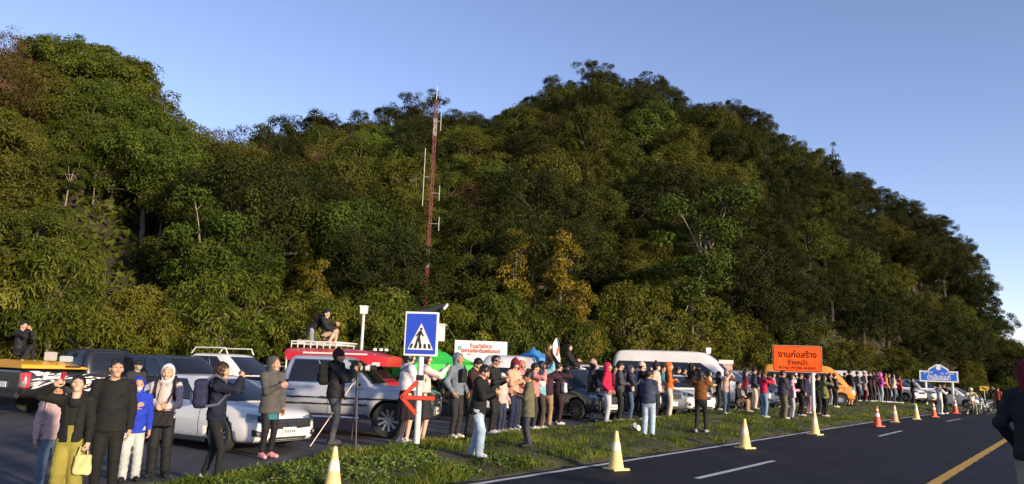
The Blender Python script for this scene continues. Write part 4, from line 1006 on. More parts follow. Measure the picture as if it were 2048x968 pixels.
    V, Q = v.mesh(); me = mesh_np(kind, V, Q); WEAR[key] = me; return me
def ik(a, t, l1, l2, pole):
    a = np.array(a, float); t = np.array(t, float); d = t-a; L = np.linalg.norm(d); m = (l1+l2)*0.995
    if L > m: t = a + d*m/L; d = t-a; L = m
    u = d/L; x = (L*L+l1*l1-l2*l2)/(2*L); hh = math.sqrt(max(0, l1*l1-x*x)); p = np.array(pole, float); p = p-u*(p@u); p /= max(1e-6, np.linalg.norm(p))
    return a + u*x + p*hh, t
ARMS = {  # wrists (right, left), elbow poles
    'down': ((0.235, 0.05, 0.83), (-0.235, 0.05, 0.83)), 'pocket': ((0.222, 0.10, 0.925), (-0.222, 0.10, 0.925)),
    'phone_up': ((0.065, 0.30, 1.52), (-0.065, 0.30, 1.52)), 'phone_high': ((0.08, 0.30, 1.66), (-0.05, 0.30, 1.62)), 'phone_chest': ((0.05, 0.29, 1.20), (-0.06, 0.27, 1.16)),
    'one_chest': ((0.04, 0.30, 1.24), (-0.235, 0.05, 0.83)), 'clasp': ((0.03, 0.24, 1.10), (-0.05, 0.22, 1.08)), 'cross': ((-0.07, 0.20, 1.16), (0.09, 0.22, 1.13)),
    'chin': ((0.06, 0.20, 1.36), (-0.05, 0.22, 1.10)), 'selfie': ((0.26, 0.36, 1.62), (-0.22, 0.10, 0.84)), 'one_up': ((0.10, 0.28, 1.50), (-0.195, 0.12, 0.95)), 'reach': ((0.18, 0.42, 1.25), (-0.10, 0.40, 1.22)), 'knees': ((0.14, 0.42, 0.62), (-0.14, 0.42, 0.62)), 'back': ((0.12, -0.13, 0.92), (-0.12, -0.13, 0.92)), 'bag': ((0.24, 0.06, 0.83), (-0.14, 0.22, 1.02))}
def cloth(col, rough=0.85, kind='cloth', shine=0.2):
    nm = kind + '_' + '_'.join('%02d' % int(round(c*99)) for c in col)
    return mat(nm, col, rough, var=0.22, scale=5, bump=0.35, bscale=26, spec=shine)
SK = [(0.50, 0.29, 0.19), (0.42, 0.23, 0.14), (0.57, 0.36, 0.25), (0.34, 0.18, 0.11)]
def skin(i):
    return mat('skin_%d' % (i % 4), SK[i % 4], 0.55, var=0.10, scale=12, spec=0.35)
M_eye = mat('eye_brow_dark', (0.060, 0.034, 0.025), 0.5); M_lip = mat('lips', (0.38, 0.16, 0.12), 0.5)
def rot_head(yaw, pitch, roll=0): return Matrix.Rotation(math.radians(-yaw), 3, 'Z') @ Matrix.Rotation(math.radians(pitch), 3, 'X') @ Matrix.Rotation(math.radians(roll), 3, 'Y')
ITEMS = []
def person(loc, H, face, label, arms='down', top=(0.03, 0.03, 0.035), legs=(0.03, 0.035, 0.05), shoes=(0.6, 0.6, 0.58), head='hair_short', hcol=(0.012, 0.009, 0.008), hat=None, hatcol=(0.1, 0.1, 0.1),
           hood=None, hem=0.84, slim=0.0, wide=0.0, bulk=0.0, yaw=0, pitch=0, stance='stand', lean=0.0, sk=0, mask=None, scarf=None, skirt=None, shorts=None, vest=None, shirt=None, sleeve=True, vox=None, group=None, name='person', shoulder=0.172, hands=('relax', 'relax'), under=None, wr=None):
    dist = math.hypot(loc[0], loc[1]); lo = dist > 19
    if vox is None: vox = 0.0135 if dist < 13 else 0.018 if dist < 18 else 0.022 if dist < 26 else 0.028 if dist < 40 else 0.034
    root = thing(name, label, 'person', loc, -math.radians(face), group); k = H/1.70; root.scale = (k, k, k)
    # --- skeleton
    hipz = 0.92; fr, fl = (0.10, 0.03), (-0.10, -0.01); hy = 0.0; kp = (0, 1, 0)
    if stance == 'wide': fr, fl = (0.20, 0.03), (-0.19, 0.0); hipz = 0.90
    if stance == 'walk': fr, fl = (0.08, 0.24), (-0.08, -0.24); hipz = 0.89
    if stance == 'step': fr, fl = (0.11, 0.13), (-0.11, -0.10); hipz = 0.91
    if stance == 'close': fr, fl = (0.065, 0.02), (-0.065, 0.03)
    fz = 0.085
    if stance == 'sit': hipz = 0.47; fr, fl = (0.12, 0.46), (-0.12, 0.44)
    if stance == 'floor': hipz = 0.13; fr, fl = (0.14, 0.52), (-0.14, 0.48)
    if stance == 'crouch': hipz = 0.34; fr, fl = (0.17, 0.16), (-0.15, 0.22); hy = -0.12
    if stance == 'kneel': hipz = 0.52; fr, fl = (0.12, -0.34), (-0.13, -0.30); kp = (0, 1, -0.6)
    if stance == 'ride': hipz = 0.80; fr, fl = (0.24, 0.14), (-0.24, 0.14); kp = (0, 1, 0.3)
    pel = np.array([0, hy, hipz]); nb = pel + np.array([0, lean, math.sqrt(max(0.04, 0.52**2-lean**2))]); up = (nb-pel)/np.linalg.norm(nb-pel); ch = pel + (nb-pel)*0.58
    sw = shoulder; shR = nb + np.array([sw, 0, 0]) - up*0.055; shL = nb + np.array([-sw, 0, 0]) - up*0.055
    wr_, wl_ = wr if wr else ARMS[arms]
    base = np.array([0, 0, 1.44]); wR = np.array(wr_) - base + nb if stance not in ('stand',) or lean else np.array(wr_); wL = np.array(wl_) - base + nb if stance not in ('stand',) or lean else np.array(wl_)
    eR, wR = ik(shR, wR, 0.285, 0.25, (0.6, -0.6, -0.7)); eL, wL = ik(shL, wL, 0.285, 0.25, (-0.6, -0.6, -0.7))
    hR, hL = pel + np.array([0.088, 0, -0.02]), pel + np.array([-0.088, 0, -0.02]); aR, aL = np.array([fr[0], fr[1]-0.03, fz]), np.array([fl[0], fl[1]-0.03, fz])
    kR, aR = ik(hR, aR, 0.418, 0.406, kp if stance != 'ride' else (0.3, 1, 0.2)); kL, aL = ik(hL, aL, 0.418, 0.406, kp if stance != 'ride' else (-0.3, 1, 0.2))
    neck = nb + up*0.02; hc = nb + np.array([0, 0.02+0.25*lean*0.3, 0.0]) + up*0.035 + np.array([0, 0, 0.115])
    HM = rot_head(yaw, pitch)
    hc = hc + np.array(HM @ Vector((0, 0.015, 0.03))) - np.array([0, 0.015, 0.03])
    allp = np.array([pel, nb, shR, shL, eR, eL, wR, wL, hR, hL, kR, kL, aR, aL]); LO, HI = allp.min(0)-0.24, allp.max(0)+0.24
    tb = 1+bulk
    # --- body (skin): one closed figure, then head and hands grown in at neck and wrists
    v = Vol(LO, HI, max(vox*1.3, 0.035 if lo else 0.026) if not (skirt or shorts) else max(vox, 0.018)); b = v
    b.add(b.cone(pel-up*0.02, ch, 0.125, 0.120, 0.70), 0); b.add(b.cone(ch, nb-up*0.08, 0.125, 0.125, 0.66), 0.05); b.add(b.cone(shR, shL, 0.045, 0.045), 0.05); b.add(b.cone(nb-up*0.04, hc+np.array([0, -0.02, -0.06]), 0.055, 0.050), 0.04)
    for h_, kn, an in ((hR, kR, aR), (hL, kL, aL)): b.add(b.cone(h_, kn, 0.078, 0.052), 0.04); b.add(b.cone(kn, an, 0.053, 0.034), 0.02); b.add(b.cone(an, an+np.array([0, 0.10, -0.045]), 0.032, 0.026), 0.02)
    for s_, e_, w_ in ((shR, eR, wR), (shL, eL, wL)): b.add(b.cone(s_, e_, 0.044, 0.036), 0.03); b.add(b.cone(e_, w_, 0.037, 0.025), 0.015)
    V, Q = b.mesh(); VV, QQ, MM = [V], [Q], [np.zeros(len(Q), int)]; off = len(V)
    hv, hq, hm = HEADS[2 if dist > 38 else 1 if lo else 0]; HMn = np.array(HM); VV.append(hv@HMn.T + hc); QQ.append(hq+off); MM.append(hm); off += len(hv)
    ht = HANDS_FAR if dist > 30 else HANDS_LO if lo else HANDS
    hframes = []
    for sg, e_, w_, hp in ((1, eR, wR, hands[0]), (-1, eL, wL, hands[1])):
        x = (w_-e_)/np.linalg.norm(w_-e_); inward = np.array([-sg*1.0, 0.15, 0]) if x[2] < 0.3 else np.array([-sg*0.6, -0.3, 0])
        z = -(inward - x*(inward@x)); z /= np.linalg.norm(z); y = np.cross(z, x)
        tv, tq = ht[hp]; tv = tv.copy(); thumb = np.array([0, 1, 0.4])
        if y@thumb < 0: tv[:, 1] *= -1; tq = tq[:, ::-1]
        VV.append(w_ + np.outer(tv[:, 0], x) + np.outer(tv[:, 1], y) + np.outer(tv[:, 2], z)); QQ.append(tq+off); MM.append(np.zeros(len(tq), int)); off += len(tv)
        hframes.append((w_ + x*0.09 - z*0.03, x, z))
    me = mesh_np('body', np.concatenate(VV), np.concatenate(QQ)); me.polygons.foreach_set('material_index', np.concatenate(MM).astype(np.int32))
    for m in (skin(sk), M_eye, M_lip): me.materials.append(m)
    obj('body', me, None, root)
    # --- trousers or skirt or shorts
    zlo = min(aR[2], aL[2])-0.06
    if skirt is not None:
        v = Vol((LO[0], LO[1], 0.3), (HI[0], HI[1], hipz+0.2), vox); v.add(v.cone(pel+up*0.05, pel-up*0.60, 0.150, 0.27, 0.85), 0); v.keep(0.46-v.P[..., 2]); v.F += 0.008*np.sin(np.arctan2(v.P[..., 1], v.P[..., 0])*11)*np.clip((hipz-v.P[..., 2])*3, 0, 1); V, Q = v.mesh(); obj('skirt', mesh_np('skirt', V, Q), cloth(skirt), root)
    else:
        v = Vol((LO[0], LO[1], max(0.0, zlo-0.03)), (HI[0], HI[1], hipz+0.22 + (0 if stance != 'kneel' else 0.05)), vox*1.15)
        th, kn_r, an_r = 0.092*(1-slim*0.1)*(1+wide*0.15)*tb**0.7, 0.068*(1-slim*0.18)*(1+wide*0.75), 0.056*(1-slim*0.26)*(1+wide*1.25)
        v.add(v.cone(pel+up*0.10, pel-up*0.04, 0.142*tb, 0.155*tb, 0.74), 0)
        for h_, kn, an in ((hR, kR, aR), (hL, kL, aL)):
            v.add(v.cone(h_-np.array([0, 0, 0.03]), kn, th, kn_r), 0.035)
            if shorts is None: v.add(v.cone(kn, an+np.array([0, -0.005, -0.015]), kn_r, an_r), 0.02)
        P = v.P; v.F += 0.003*np.sin(P[..., 2]*46+P[..., 0]*22+3*np.sin(P[..., 1]*17))*np.clip((0.62-np.abs(P[..., 2]-0.35))*2, 0, 1) + 0.004*np.sin(P[..., 2]*90+P[..., 1]*40)*np.clip((0.25-P[..., 2])*5, 0, 1)
        if shorts is not None: v.keep(shorts - P[..., 2])
        V, Q = v.mesh(); obj('shorts' if shorts is not None else 'trousers', mesh_np('trousers', V, Q), cloth(legs, shine=0.25), root)
    # --- jacket
    ja = 0.020 + 0.03*bulk; hemz = hem if stance in ('stand', 'wide', 'walk', 'step', 'close', 'ride') else None
    v = Vol((LO[0], LO[1], (hem-0.05) if hemz else max(0.0, hipz-0.16)), HI, vox); P = v.P
    v.add(v.cone(pel-up*0.20, ch, 0.186*tb, 0.150*tb, 0.80), 0); v.add(v.cone(ch, nb-up*0.09, 0.150*tb, 0.150*tb**0.5, 0.72), 0.06); v.add(v.cone(shR-up*0.005, shL-up*0.005, 0.058+ja*0.5, 0.058+ja*0.5, 0.95), 0.06); v.add(v.cone(nb-up*0.06, nb+up*0.0, 0.095, 0.072), 0.05)
    if sleeve:
        for s_, e_, w_ in ((shR, eR, wR), (shL, eL, wL)): v.add(v.cone(s_, e_, 0.052+ja, 0.045+ja, 1), 0.035); v.add(v.cone(e_, w_-(w_-e_)*0.06, 0.045+ja, 0.033+ja*0.6), 0.018)
    else:
        for s_, e_ in ((shR, eR), (shL, eL)): v.add(v.cone(s_, s_+(e_-s_)*0.6, 0.060, 0.062), 0.03)
    ph = RNG.random()*6
    v.F += 0.0055*np.sin(P[..., 2]*38+P[..., 0]*18+ph+2.5*np.sin(P[..., 1]*15+ph)) + 0.003*np.sin(P[..., 2]*85+P[..., 0]*60+ph)
    if hemz: v.keep(hemz - P[..., 2])
    else: v.keep(-((P-pel)@up.astype(np.float32) + 0.13))
    v.cut(np.maximum(np.linalg.norm(P-(nb+up*0.06+np.array([0, 0.03, 0])), axis=-1)-0.074, 0-1))     # neckline
    if shirt is not None:   # jacket worn open
        op = np.maximum(np.abs(P[..., 0]+0.01)-0.055-0.10*np.clip(P[..., 2]-1.20, -0.3, 0.2), -(P[..., 1]-0.02)); v.cut(op)
    V, Q = v.mesh(); obj('jacket', mesh_np('jacket', V, Q), top if not isinstance(top, tuple) else cloth(top), root)
    if shirt is not None:
        v = Vol((-0.25, LO[1], hipz+0.02), (0.25, HI[1], nb[2]+0.02), vox); v.add(v.cone(pel-up*0.05, ch, 0.135, 0.134, 0.72), 0); v.add(v.cone(ch, nb-up*0.09, 0.137, 0.132, 0.70), 0.06); v.cut(np.linalg.norm(v.P-(nb+np.array([0, 0.06, 0.01])), axis=-1)-0.085); V, Q = v.mesh(); obj('shirt', mesh_np('shirt', V, Q), cloth(shirt), root)
    if vest is not None:
        v = Vol((-0.3, LO[1], hipz), (0.3, HI[1], nb[2]), vox); v.add(v.cone(pel+up*0.12, ch, 0.162, 0.160, 0.76), 0); v.add(v.cone(ch, nb-up*0.08, 0.162, 0.160, 0.76), 0.05); V, Q = v.mesh(); obj('vest', mesh_np('vest', V, Q), cloth(vest), root)
    if under is not None:   # longer layer showing below the jacket
        v = Vol((-0.3, LO[1], hem-0.14), (0.3, HI[1], hem+0.06), vox); v.add(v.cone(pel+up*0.02, pel-up*0.30, 0.148, 0.165, 0.78), 0); v.keep(hem-0.11-v.P[..., 2]); v.keep(v.P[..., 2]-hem-0.04); V, Q = v.mesh(); obj('shirt_hem', mesh_np('shirt_hem', V, Q), cloth(under), root)
    # --- shoes
    for (fx, fy), an in ((fr, aR), (fl, aL)):
        v = Vol((an[0]-0.09, an[1]-0.12, an[2]-0.10), (an[0]+0.09, an[1]+0.24, an[2]+0.07), min(vox, 0.016) if not lo else 0.022)
        dz = an[2]-0.085; tw = 0.03 if fx > 0 else -0.03
        v.add(v.cone((an[0], an[1]-0.035, dz+0.042), (an[0]+tw*0.4, an[1]+0.06, dz+0.045), 0.044, 0.047), 0); v.add(v.cone((an[0]+tw*0.4, an[1]+0.06, dz+0.040), (an[0]+tw, an[1]+0.15, dz+0.034), 0.046, 0.036), 0.02); v.add(v.cone((an[0], an[1]-0.01, dz+0.05), (an[0], an[1]-0.005, dz+0.10), 0.043, 0.042), 0.02); v.keep(dz+0.004-v.P[..., 2]); V, Q = v.mesh(); obj('shoe', mesh_np('shoe', V, Q), cloth(shoes, 0.7), root)
    # --- head wear
    HM4 = Matrix.Translation(Vector(hc)) @ HM.to_4x4()
    def put(kind, nm, m):
        o = obj(nm, wear(kind, lo), None, root); o.matrix_local = HM4
        if len(o.data.materials) == 0: o.data.materials.append(m)
        o.material_slots[0].link = 'OBJECT'; o.material_slots[0].material = m; return o
    if hood: put('hood', 'hood', cloth(hood if isinstance(hood, tuple) else top))
    elif head: put(head, 'hair', mat('hair_' + '_'.join('%02d' % int(c*1000) for c in hcol), hcol, 0.45, spec=0.4))
    if hood is None and stance != 'x' and hat != 'helmet' and isinstance(top, tuple): put('collar' if scarf is None else 'scarf', 'collar' if scarf is None else 'scarf', cloth(top if scarf is None else scarf))
    elif scarf is not None: put('scarf', 'scarf', cloth(scarf))
    if hat: put(hat, {'beanie_pom': 'beanie'}.get(hat, hat), cloth(hatcol) if hat != 'helmet' else mat('helmet_shell_%02d' % int(hatcol[0]*99), hatcol, 0.25, coat=0.5))
    if mask: put('mask', 'face_mask', cloth(mask))
    bpy.context.view_layer.update() if False else None
    M = Matrix.Translation(Vector(tuple(float(q) for q in loc))) @ Matrix.Rotation(-math.radians(face), 4, 'Z') @ Matrix.Scale(k, 4)
    root_info = dict(M=M, k=k, hands=hframes, wR=wR, wL=wL, nb=nb, pel=pel, hc=hc, HM=HM, ch=ch, up=up, shR=shR, shL=shL)
    return root, root_info

# ---- carried things (each its own object)
M_phone = mat('phone_case', (0.02, 0.02, 0.022), 0.35); M_screen = mat('phone_screen', (0.05, 0.06, 0.08), 0.08)
PHN = [None]
def phone(info, label, side='both', col=None, lift=0.03):
    M = info['M']; h0, h1 = info['hands'][0][0], info['hands'][1][0]
    c = (h0+h1)/2 if side == 'both' else h0 if side == 'R' else h1
    eye = info['hc'] + np.array([0, 0.06, 0]); d = eye-c; d /= np.linalg.norm(d); c = c + np.array([0, 0, lift])
    q = Vector(d).to_track_quat('Y', 'Z').to_matrix().to_4x4(); W = M @ Matrix.Translation(Vector(c)) @ q
    t = thing('smartphone', label, 'phone'); t.matrix_world = W; land = side == 'both'
    w, hgt = (0.155, 0.076) if land else (0.076, 0.155)
    mb = MB(); mb.box((0, 0, 0), (w, 0.009, hgt)); mb.build('case', M_phone if col is None else cloth(col, 0.4, 'case'), t, bevel=0.003)
    mb = MB(); mb.box((0, 0.0055, 0), (w-0.008, 0.002, hgt-0.008)); mb.build('screen', M_screen, t)
    mb = MB(); mb.box((-w*0.32, -0.006, hgt*0.3), (0.022, 0.003, 0.022)); mb.build('camera_bump', M_trim, t)
    return t
def rounded(c, size, r, n=2):
    mb = MB(); mb.box(c, size); return mb
def backpack(info, label, col, col2=None, size=(0.30, 0.16, 0.42), off=0.0):
    M = info['M']; up = info['up']; c = info['ch'] + np.array([0, -0.20-off, 0.0]) + up*0.05
    t = thing('backpack', label, 'backpack'); t.matrix_world = M @ Matrix.Translation(Vector(c)) @ Vector(up).to_track_quat('Z', 'Y').to_matrix().to_4x4() if False else M @ Matrix.Translation(Vector(c))
    v = Vol((-0.24, -0.18, -0.30), (0.24, 0.14, 0.30), 0.018); sx, sy, sz = size
    q = np.abs(v.P - np.array([0, -0.03, 0]))-np.array([sx/2-0.06, sy/2-0.05, sz/2-0.07]); v.F = np.linalg.norm(np.maximum(q, 0), axis=-1) + np.minimum(q.max(-1), 0) - 0.06 + 0.004*np.sin(v.P[..., 2]*50+v.P[..., 0]*30); V, Q = v.mesh(); obj('sack', mesh_np('sack', V, Q), cloth(col, 0.7), t)
    mb = MB(); mb.box((0, -0.115-(sy-0.16), -0.06), (sx*0.72, 0.06, sz*0.45)); mb.build('front_pocket', cloth(col2 or col, 0.7), t, bevel=0.025)
    for sg in (-1, 1):
        mb = MB(); mb.tube([(sg*0.10, 0.05, 0.20), (sg*0.12, 0.16, 0.27), (sg*0.13, 0.30, 0.20), (sg*0.14, 0.345, 0.02), (sg*0.15, 0.24, -0.14), (sg*0.14, 0.06, -0.18)], 0.022, 6); mb.build('shoulder_strap', cloth(col2 or col, 0.7), t, sm=True)
    return t
def handbag(info, label, col, at='R', size=(0.26, 0.12, 0.20), drop=0.22, off=(0, 0, 0), strap='short', cat='handbag'):
    M = info['M']
    c = {'R': info['hands'][0][0], 'L': info['hands'][1][0], 'hipR': info['pel']+np.array([0.20, 0.06, 0.05]), 'hipL': info['pel']+np.array([-0.20, 0.06, 0.05]), 'front': info['pel']+np.array([0, 0.20, 0.14]), 'chest': info['ch']+np.array([0.02, 0.19, 0.05])}[at] + np.array(off)
    t = thing('handbag' if cat == 'handbag' else cat.replace(' ', '_'), label, cat); t.matrix_world = M @ Matrix.Translation(Vector(c - np.array([0, 0, drop])))
    v = Vol((-0.22, -0.14, -0.25), (0.22, 0.14, 0.22), 0.016); sx, sy, sz = size; tap = 1+0.5*(0.1-v.P[..., 2])
    q = np.abs(v.P)-np.stack([sx/2*tap-0.035, np.full_like(tap, sy/2-0.035), np.full_like(tap, sz/2-0.035)], -1); v.F = np.linalg.norm(np.maximum(q, 0), axis=-1) + np.minimum(q.max(-1), 0) - 0.035 + 0.004*np.sin(v.P[..., 0]*60+v.P[..., 2]*30); V, Q = v.mesh(); obj('pouch', mesh_np('pouch', V, Q), cloth(col, 0.6), t)
    mb = MB()
    if strap == 'short':
        for y in (-0.03, 0.03): mb.tube([(-sx*0.3, y, sz/2-0.02), (-sx*0.2, y*0.6, sz/2+drop*0.5), (0, 0, drop), (sx*0.2, y*0.6, sz/2+drop*0.5), (sx*0.3, y, sz/2-0.02)], 0.009, 5)
    else:
        sh = info['shL'] if 'R' in at or at in ('front', 'chest') else info['shR']; d = sh - (c-np.array([0, 0, drop])); mb.tube([(sx*0.4, 0, sz*0.35), tuple(d*0.5+np.array([0.02, 0.10, 0])), tuple(d+np.array([0, 0.04, 0.09])), tuple(d+np.array([0, -0.13, 0.02])), tuple(d*0.5+np.array([0, -0.30, 0])), (-sx*0.4, -0.02, sz*0.3)], 0.011, 5)
    mb.build('strap', cloth(col, 0.6), t, sm=True); return t
def spot(u, vf=None, vh=None, dist=None, H=None):
    """place on the ground by the feet pixel (or distance) and height by the head pixel"""
    if vf is not None: p = on_ground(u, vf)
    else: p = at_depth(u, 740, dist)
    s, d = sd(p); z = float(ground(s, d)); p = np.array([p[0], p[1], z])
    if H is None: H = z_at(u, vh, p) - z
    return tuple(p), max(0.9, min(1.95, H))
# ================================================================ signs, cones, mast, street furniture
def text_mesh(name, s, size, material, parent, loc, rot=(math.pi/2, 0, 0), extrude=0.002, bold=0.0, width=None, align='CENTER'):
    cu = bpy.data.curves.new(name, 'FONT'); cu.body = s; cu.size = size; cu.align_x = align; cu.align_y = 'CENTER'; cu.extrude = extrude; cu.offset = bold; cu.resolution_u = 3
    o = bpy.data.objects.new(name, cu); COL.objects.link(o); bpy.context.view_layer.update()
    me = bpy.data.meshes.new_from_object(o.evaluated_get(bpy.context.evaluated_depsgraph_get())); bpy.data.objects.remove(o)
    if len(me.vertices) == 0: return None
    if width:
        xs = [v.co.x for v in me.vertices]; w = max(xs)-min(xs); cx = (max(xs)+min(xs))/2
        for v in me.vertices: v.co.x = (v.co.x-cx)*width/w
    ys = [v.co.y for v in me.vertices]; cy = (max(ys)+min(ys))/2
    for v in me.vertices: v.co.y -= cy
    t = obj(name, me, material, parent); t.location = loc; t.rotation_euler = rot; return t
M_pole = mat('pole_white', (0.62, 0.61, 0.58), 0.55, var=0.12, scale=3)
M_steel = mat('galvanised', (0.32, 0.32, 0.31), 0.5, 0.7, var=0.2, scale=5)
M_signblue = mat('sign_blue', (0.012, 0.055, 0.48), 0.4, var=0.06, scale=2, coat=0.2)
M_signwhite = mat('sign_white', (0.74, 0.72, 0.69), 0.45, var=0.05, scale=3)
M_signred = mat('sign_red', (0.55, 0.045, 0.02), 0.45)
M_signblack = mat('sign_black', (0.02, 0.015, 0.014), 0.5)
M_signorange = mat('sign_orange', (0.86, 0.085, 0.010), 0.85, scale=1.1, col2=(0.90, 0.13, 0.02), spec=0.15)
# pedestrian crossing sign on its pole (local: faces -y)
b0 = on_ground(832, 905); zb = float(ground(*sd(b0))); face_sun = math.radians(-6)
S = thing('pedestrian_crossing_sign', 'blue pedestrian crossing sign on white pole with red lit arrow below', 'sign', (b0[0], b0[1], zb), face_sun)
top = z_at(843, 620, b0)-zb; sc_ = np.linalg.norm([b0[0], b0[1]])/FPX
zc = (z_at(841, 668, b0)-zb); pw, ph = 67*sc_, 86*sc_
mb = MB(); mb.tube([(0, 0, 0.16), (0, 0, top-0.05)], 0.055, 14); mb.build('pole', M_pole, S, sm=True)
mb = MB(); mb.tube([(0, 0, -0.2), (0, 0, 0.18)], 0.03, 10); mb.build('pole_foot', M_signblack, S, sm=True)
mb = MB(); mb.box((0, -0.075, zc), (pw, 0.05, ph)); mb.build('panel', M_signwhite, S, bevel=0.008)
mb = MB(); mb.box((0, -0.103, zc), (pw-0.07, 0.008, ph-0.07)); mb.build('blue_field', M_signblue, S, bevel=0.002)
yf = -0.109
def flat(name, poly, y, m, parent): mb = MB(); mb.prism(poly, y-0.003, y); return mb.build(name, m, parent)
tri_h = ph*0.60; tb_ = zc-ph*0.36
flat('white_triangle', [(-pw*0.38, tb_), (pw*0.38, tb_), (0, tb_+tri_h)], yf, M_signwhite, S)
y2 = yf-0.004
for k in range(5):
    x = (-0.29+0.145*k)*pw; w = 0.045*pw; sl = -(x)*0.16
    flat('crossing_bar', [(x-w, tb_+0.03*ph), (x+w*0.7, tb_+0.03*ph), (x+w*0.8+sl, tb_+0.135*ph), (x-w*0.6+sl, tb_+0.135*ph)], y2, M_signblack, S)
def bar(name, a, b, w0, w1, parent):
    dx, dz = b[0]-a[0], b[1]-a[1]; l = math.hypot(dx, dz); nx, nz = -dz/l, dx/l
    flat(name, [(a[0]+nx*w0, a[1]+nz*w0), (a[0]-nx*w0, a[1]-nz*w0), (b[0]-nx*w1, b[1]-nz*w1), (b[0]+nx*w1, b[1]+nz*w1)], y2-0.001*len(name), M_signblack, parent)
U = ph; hx, hz = 0.01*U, tb_+0.47*U
mb = MB(); mb.add([(hx+0.026*U*math.cos(a*0.5236), y2-0.012, hz+0.030*U*math.sin(a*0.5236)) for a in range(12)], [tuple(range(12))]); mb.build('walker_head', M_signblack, S)
bar('walker_body', (0.002*U, hz-0.04*U), (-0.04*U, hz-0.20*U), 0.030*U, 0.022*U, S)
bar('walker_leg', (-0.04*U, hz-0.18*U), (-0.12*U, tb_+0.05*U), 0.022*U, 0.013*U, S); bar('walker_front_leg', (-0.035*U, hz-0.18*U), (0.015*U, tb_+0.08*U), 0.022*U, 0.013*U, S)
bar('walker_arm', (0.0, hz-0.06*U), (0.075*U, hz-0.165*U), 0.014*U, 0.010*U, S); bar('walker_rear_arm', (-0.01*U, hz-0.05*U), (-0.10*U, hz-0.17*U), 0.014*U, 0.010*U, S)
mb = MB(); mb.box((0.10, 0.16, top+0.02), (0.62, 0.44, 0.03), Euler((math.radians(14), math.radians(-16), 0)).to_matrix()); so = mb.build('solar_panel', mat('solar_cells', (0.03, 0.035, 0.05), 0.2), S, bevel=0.004)
mb = MB(); mb.box((0.40, 0.10, top+0.085), (0.03, 0.5, 0.05), Euler((math.radians(14), math.radians(-16), 0)).to_matrix()); mb.build('panel_edge', M_signwhite, so, bevel=0.004)
mb = MB(); mb.box((0.30, 0.06, zc+0.03), (0.20, 0.16, 0.30)); mb.box((0.30, 0.05, zc+0.19), (0.25, 0.20, 0.02)); mb.build('battery_box', M_signwhite, S, bevel=0.006)
za = z_at(833, 795, b0)-zb; aw = 0.30; ar = thing
mb = MB()
for a, b in (((-aw, za), (aw*0.95, za)), ((-aw, za), (-0.04, za+0.27)), ((-aw, za), (-0.04, za-0.27))):
    dx, dz = b[0]-a[0], b[1]-a[1]; l = math.hypot(dx, dz); mb.box(((a[0]+b[0])/2, -0.085, (a[1]+b[1])/2), (l+0.05, 0.03, 0.075), Matrix.Rotation(-math.atan2(dz, dx), 3, 'Y'))
A_ = mb.build('arrow', M_signred, S, bevel=0.004)
mb = MB()
for a, b in (((-aw, za), (aw*0.95, za)), ((-aw, za), (-0.04, za+0.27)), ((-aw, za), (-0.04, za-0.27))):
    l = math.hypot(b[0]-a[0], b[1]-a[1]); n = int(l/0.035)
    for i in range(1, n): t = i/n; mb.box((a[0]+(b[0]-a[0])*t, -0.1035, a[1]+(b[1]-a[1])*t), (0.014, 0.006, 0.014))
mb.build('arrow_lights', mat('led_amber', (0.7, 0.22, 0.05), 0.3), A_)
mb = MB(); mb.box((0, -0.0, za+0.36), (0.125, 0.125, 0.10)); mb.build('clamp', M_signblack, S, bevel=0.006)

# road work sign
b1 = on_ground(1628, 838); z1 = float(ground(*sd(b1))); sc1 = math.hypot(b1[0], b1[1])/FPX*0.88
R_ = thing('road_work_sign', 'orange road work ahead sign with black lettering on a white post', 'sign', (b1[0], b1[1], z1), math.radians(-14))
zt = z_at(1628, 692, b1)-z1; w1, h1 = 98*sc1, 55*sc1; zc1 = zt-h1/2; xo = -30*sc1
mb = MB(); mb.tube([(0, 0.05, 0.25), (0, 0.05, zt-0.1)], 0.075, 12); mb.build('post', M_pole, R_, sm=True)
mb = MB(); mb.tube([(0, 0.05, -0.3), (0, 0.05, 0.27)], 0.05, 10); mb.build('post_foot', M_steel, R_, sm=True)
def rrect(w, h, r, cx, cz, n=5):
    out = []
    for sx, sz, a0 in ((1, 1, 0), (-1, 1, 90), (-1, -1, 180), (1, -1, 270)):
        for i in range(n+1):
            a = math.radians(a0+90*i/n); out.append((cx+sx*(w/2-r)+r*math.cos(a), cz+sz*(h/2-r)+r*math.sin(a)))
    return out
mb = MB(); mb.prism(rrect(w1, h1, 0.10, xo, zc1), -0.055, -0.03); mb.build('panel', mat('sign_edge', (0.70, 0.30, 0.22), 0.5), R_)
mb = MB(); mb.prism(rrect(w1-0.04, h1-0.04, 0.09, xo, zc1), -0.062, -0.056); mb.build('border', mat('sign_border', (0.10, 0.015, 0.01), 0.5), R_)
mb = MB(); mb.prism(rrect(w1-0.10, h1-0.10, 0.07, xo, zc1), -0.069, -0.063); mb.build('orange_field', M_signorange, R_)
M_let = mat('sign_letter', (0.03, 0.005, 0.004), 0.9, spec=0.1)
text_mesh('lettering', 'งานก่อสร้าง', 0.34, M_let, R_, (xo, -0.072, zc1+h1*0.18), bold=0.006, width=w1*0.78)
text_mesh('lettering', 'ข้างหน้า', 0.26, M_let, R_, (xo, -0.072, zc1-h1*0.13), bold=0.004, width=w1*0.40)
text_mesh('lettering', 'ROAD WORK AHEAD', 0.15, M_let, R_, (xo, -0.072, zc1-h1*0.345), bold=0.002, width=w1*0.74)

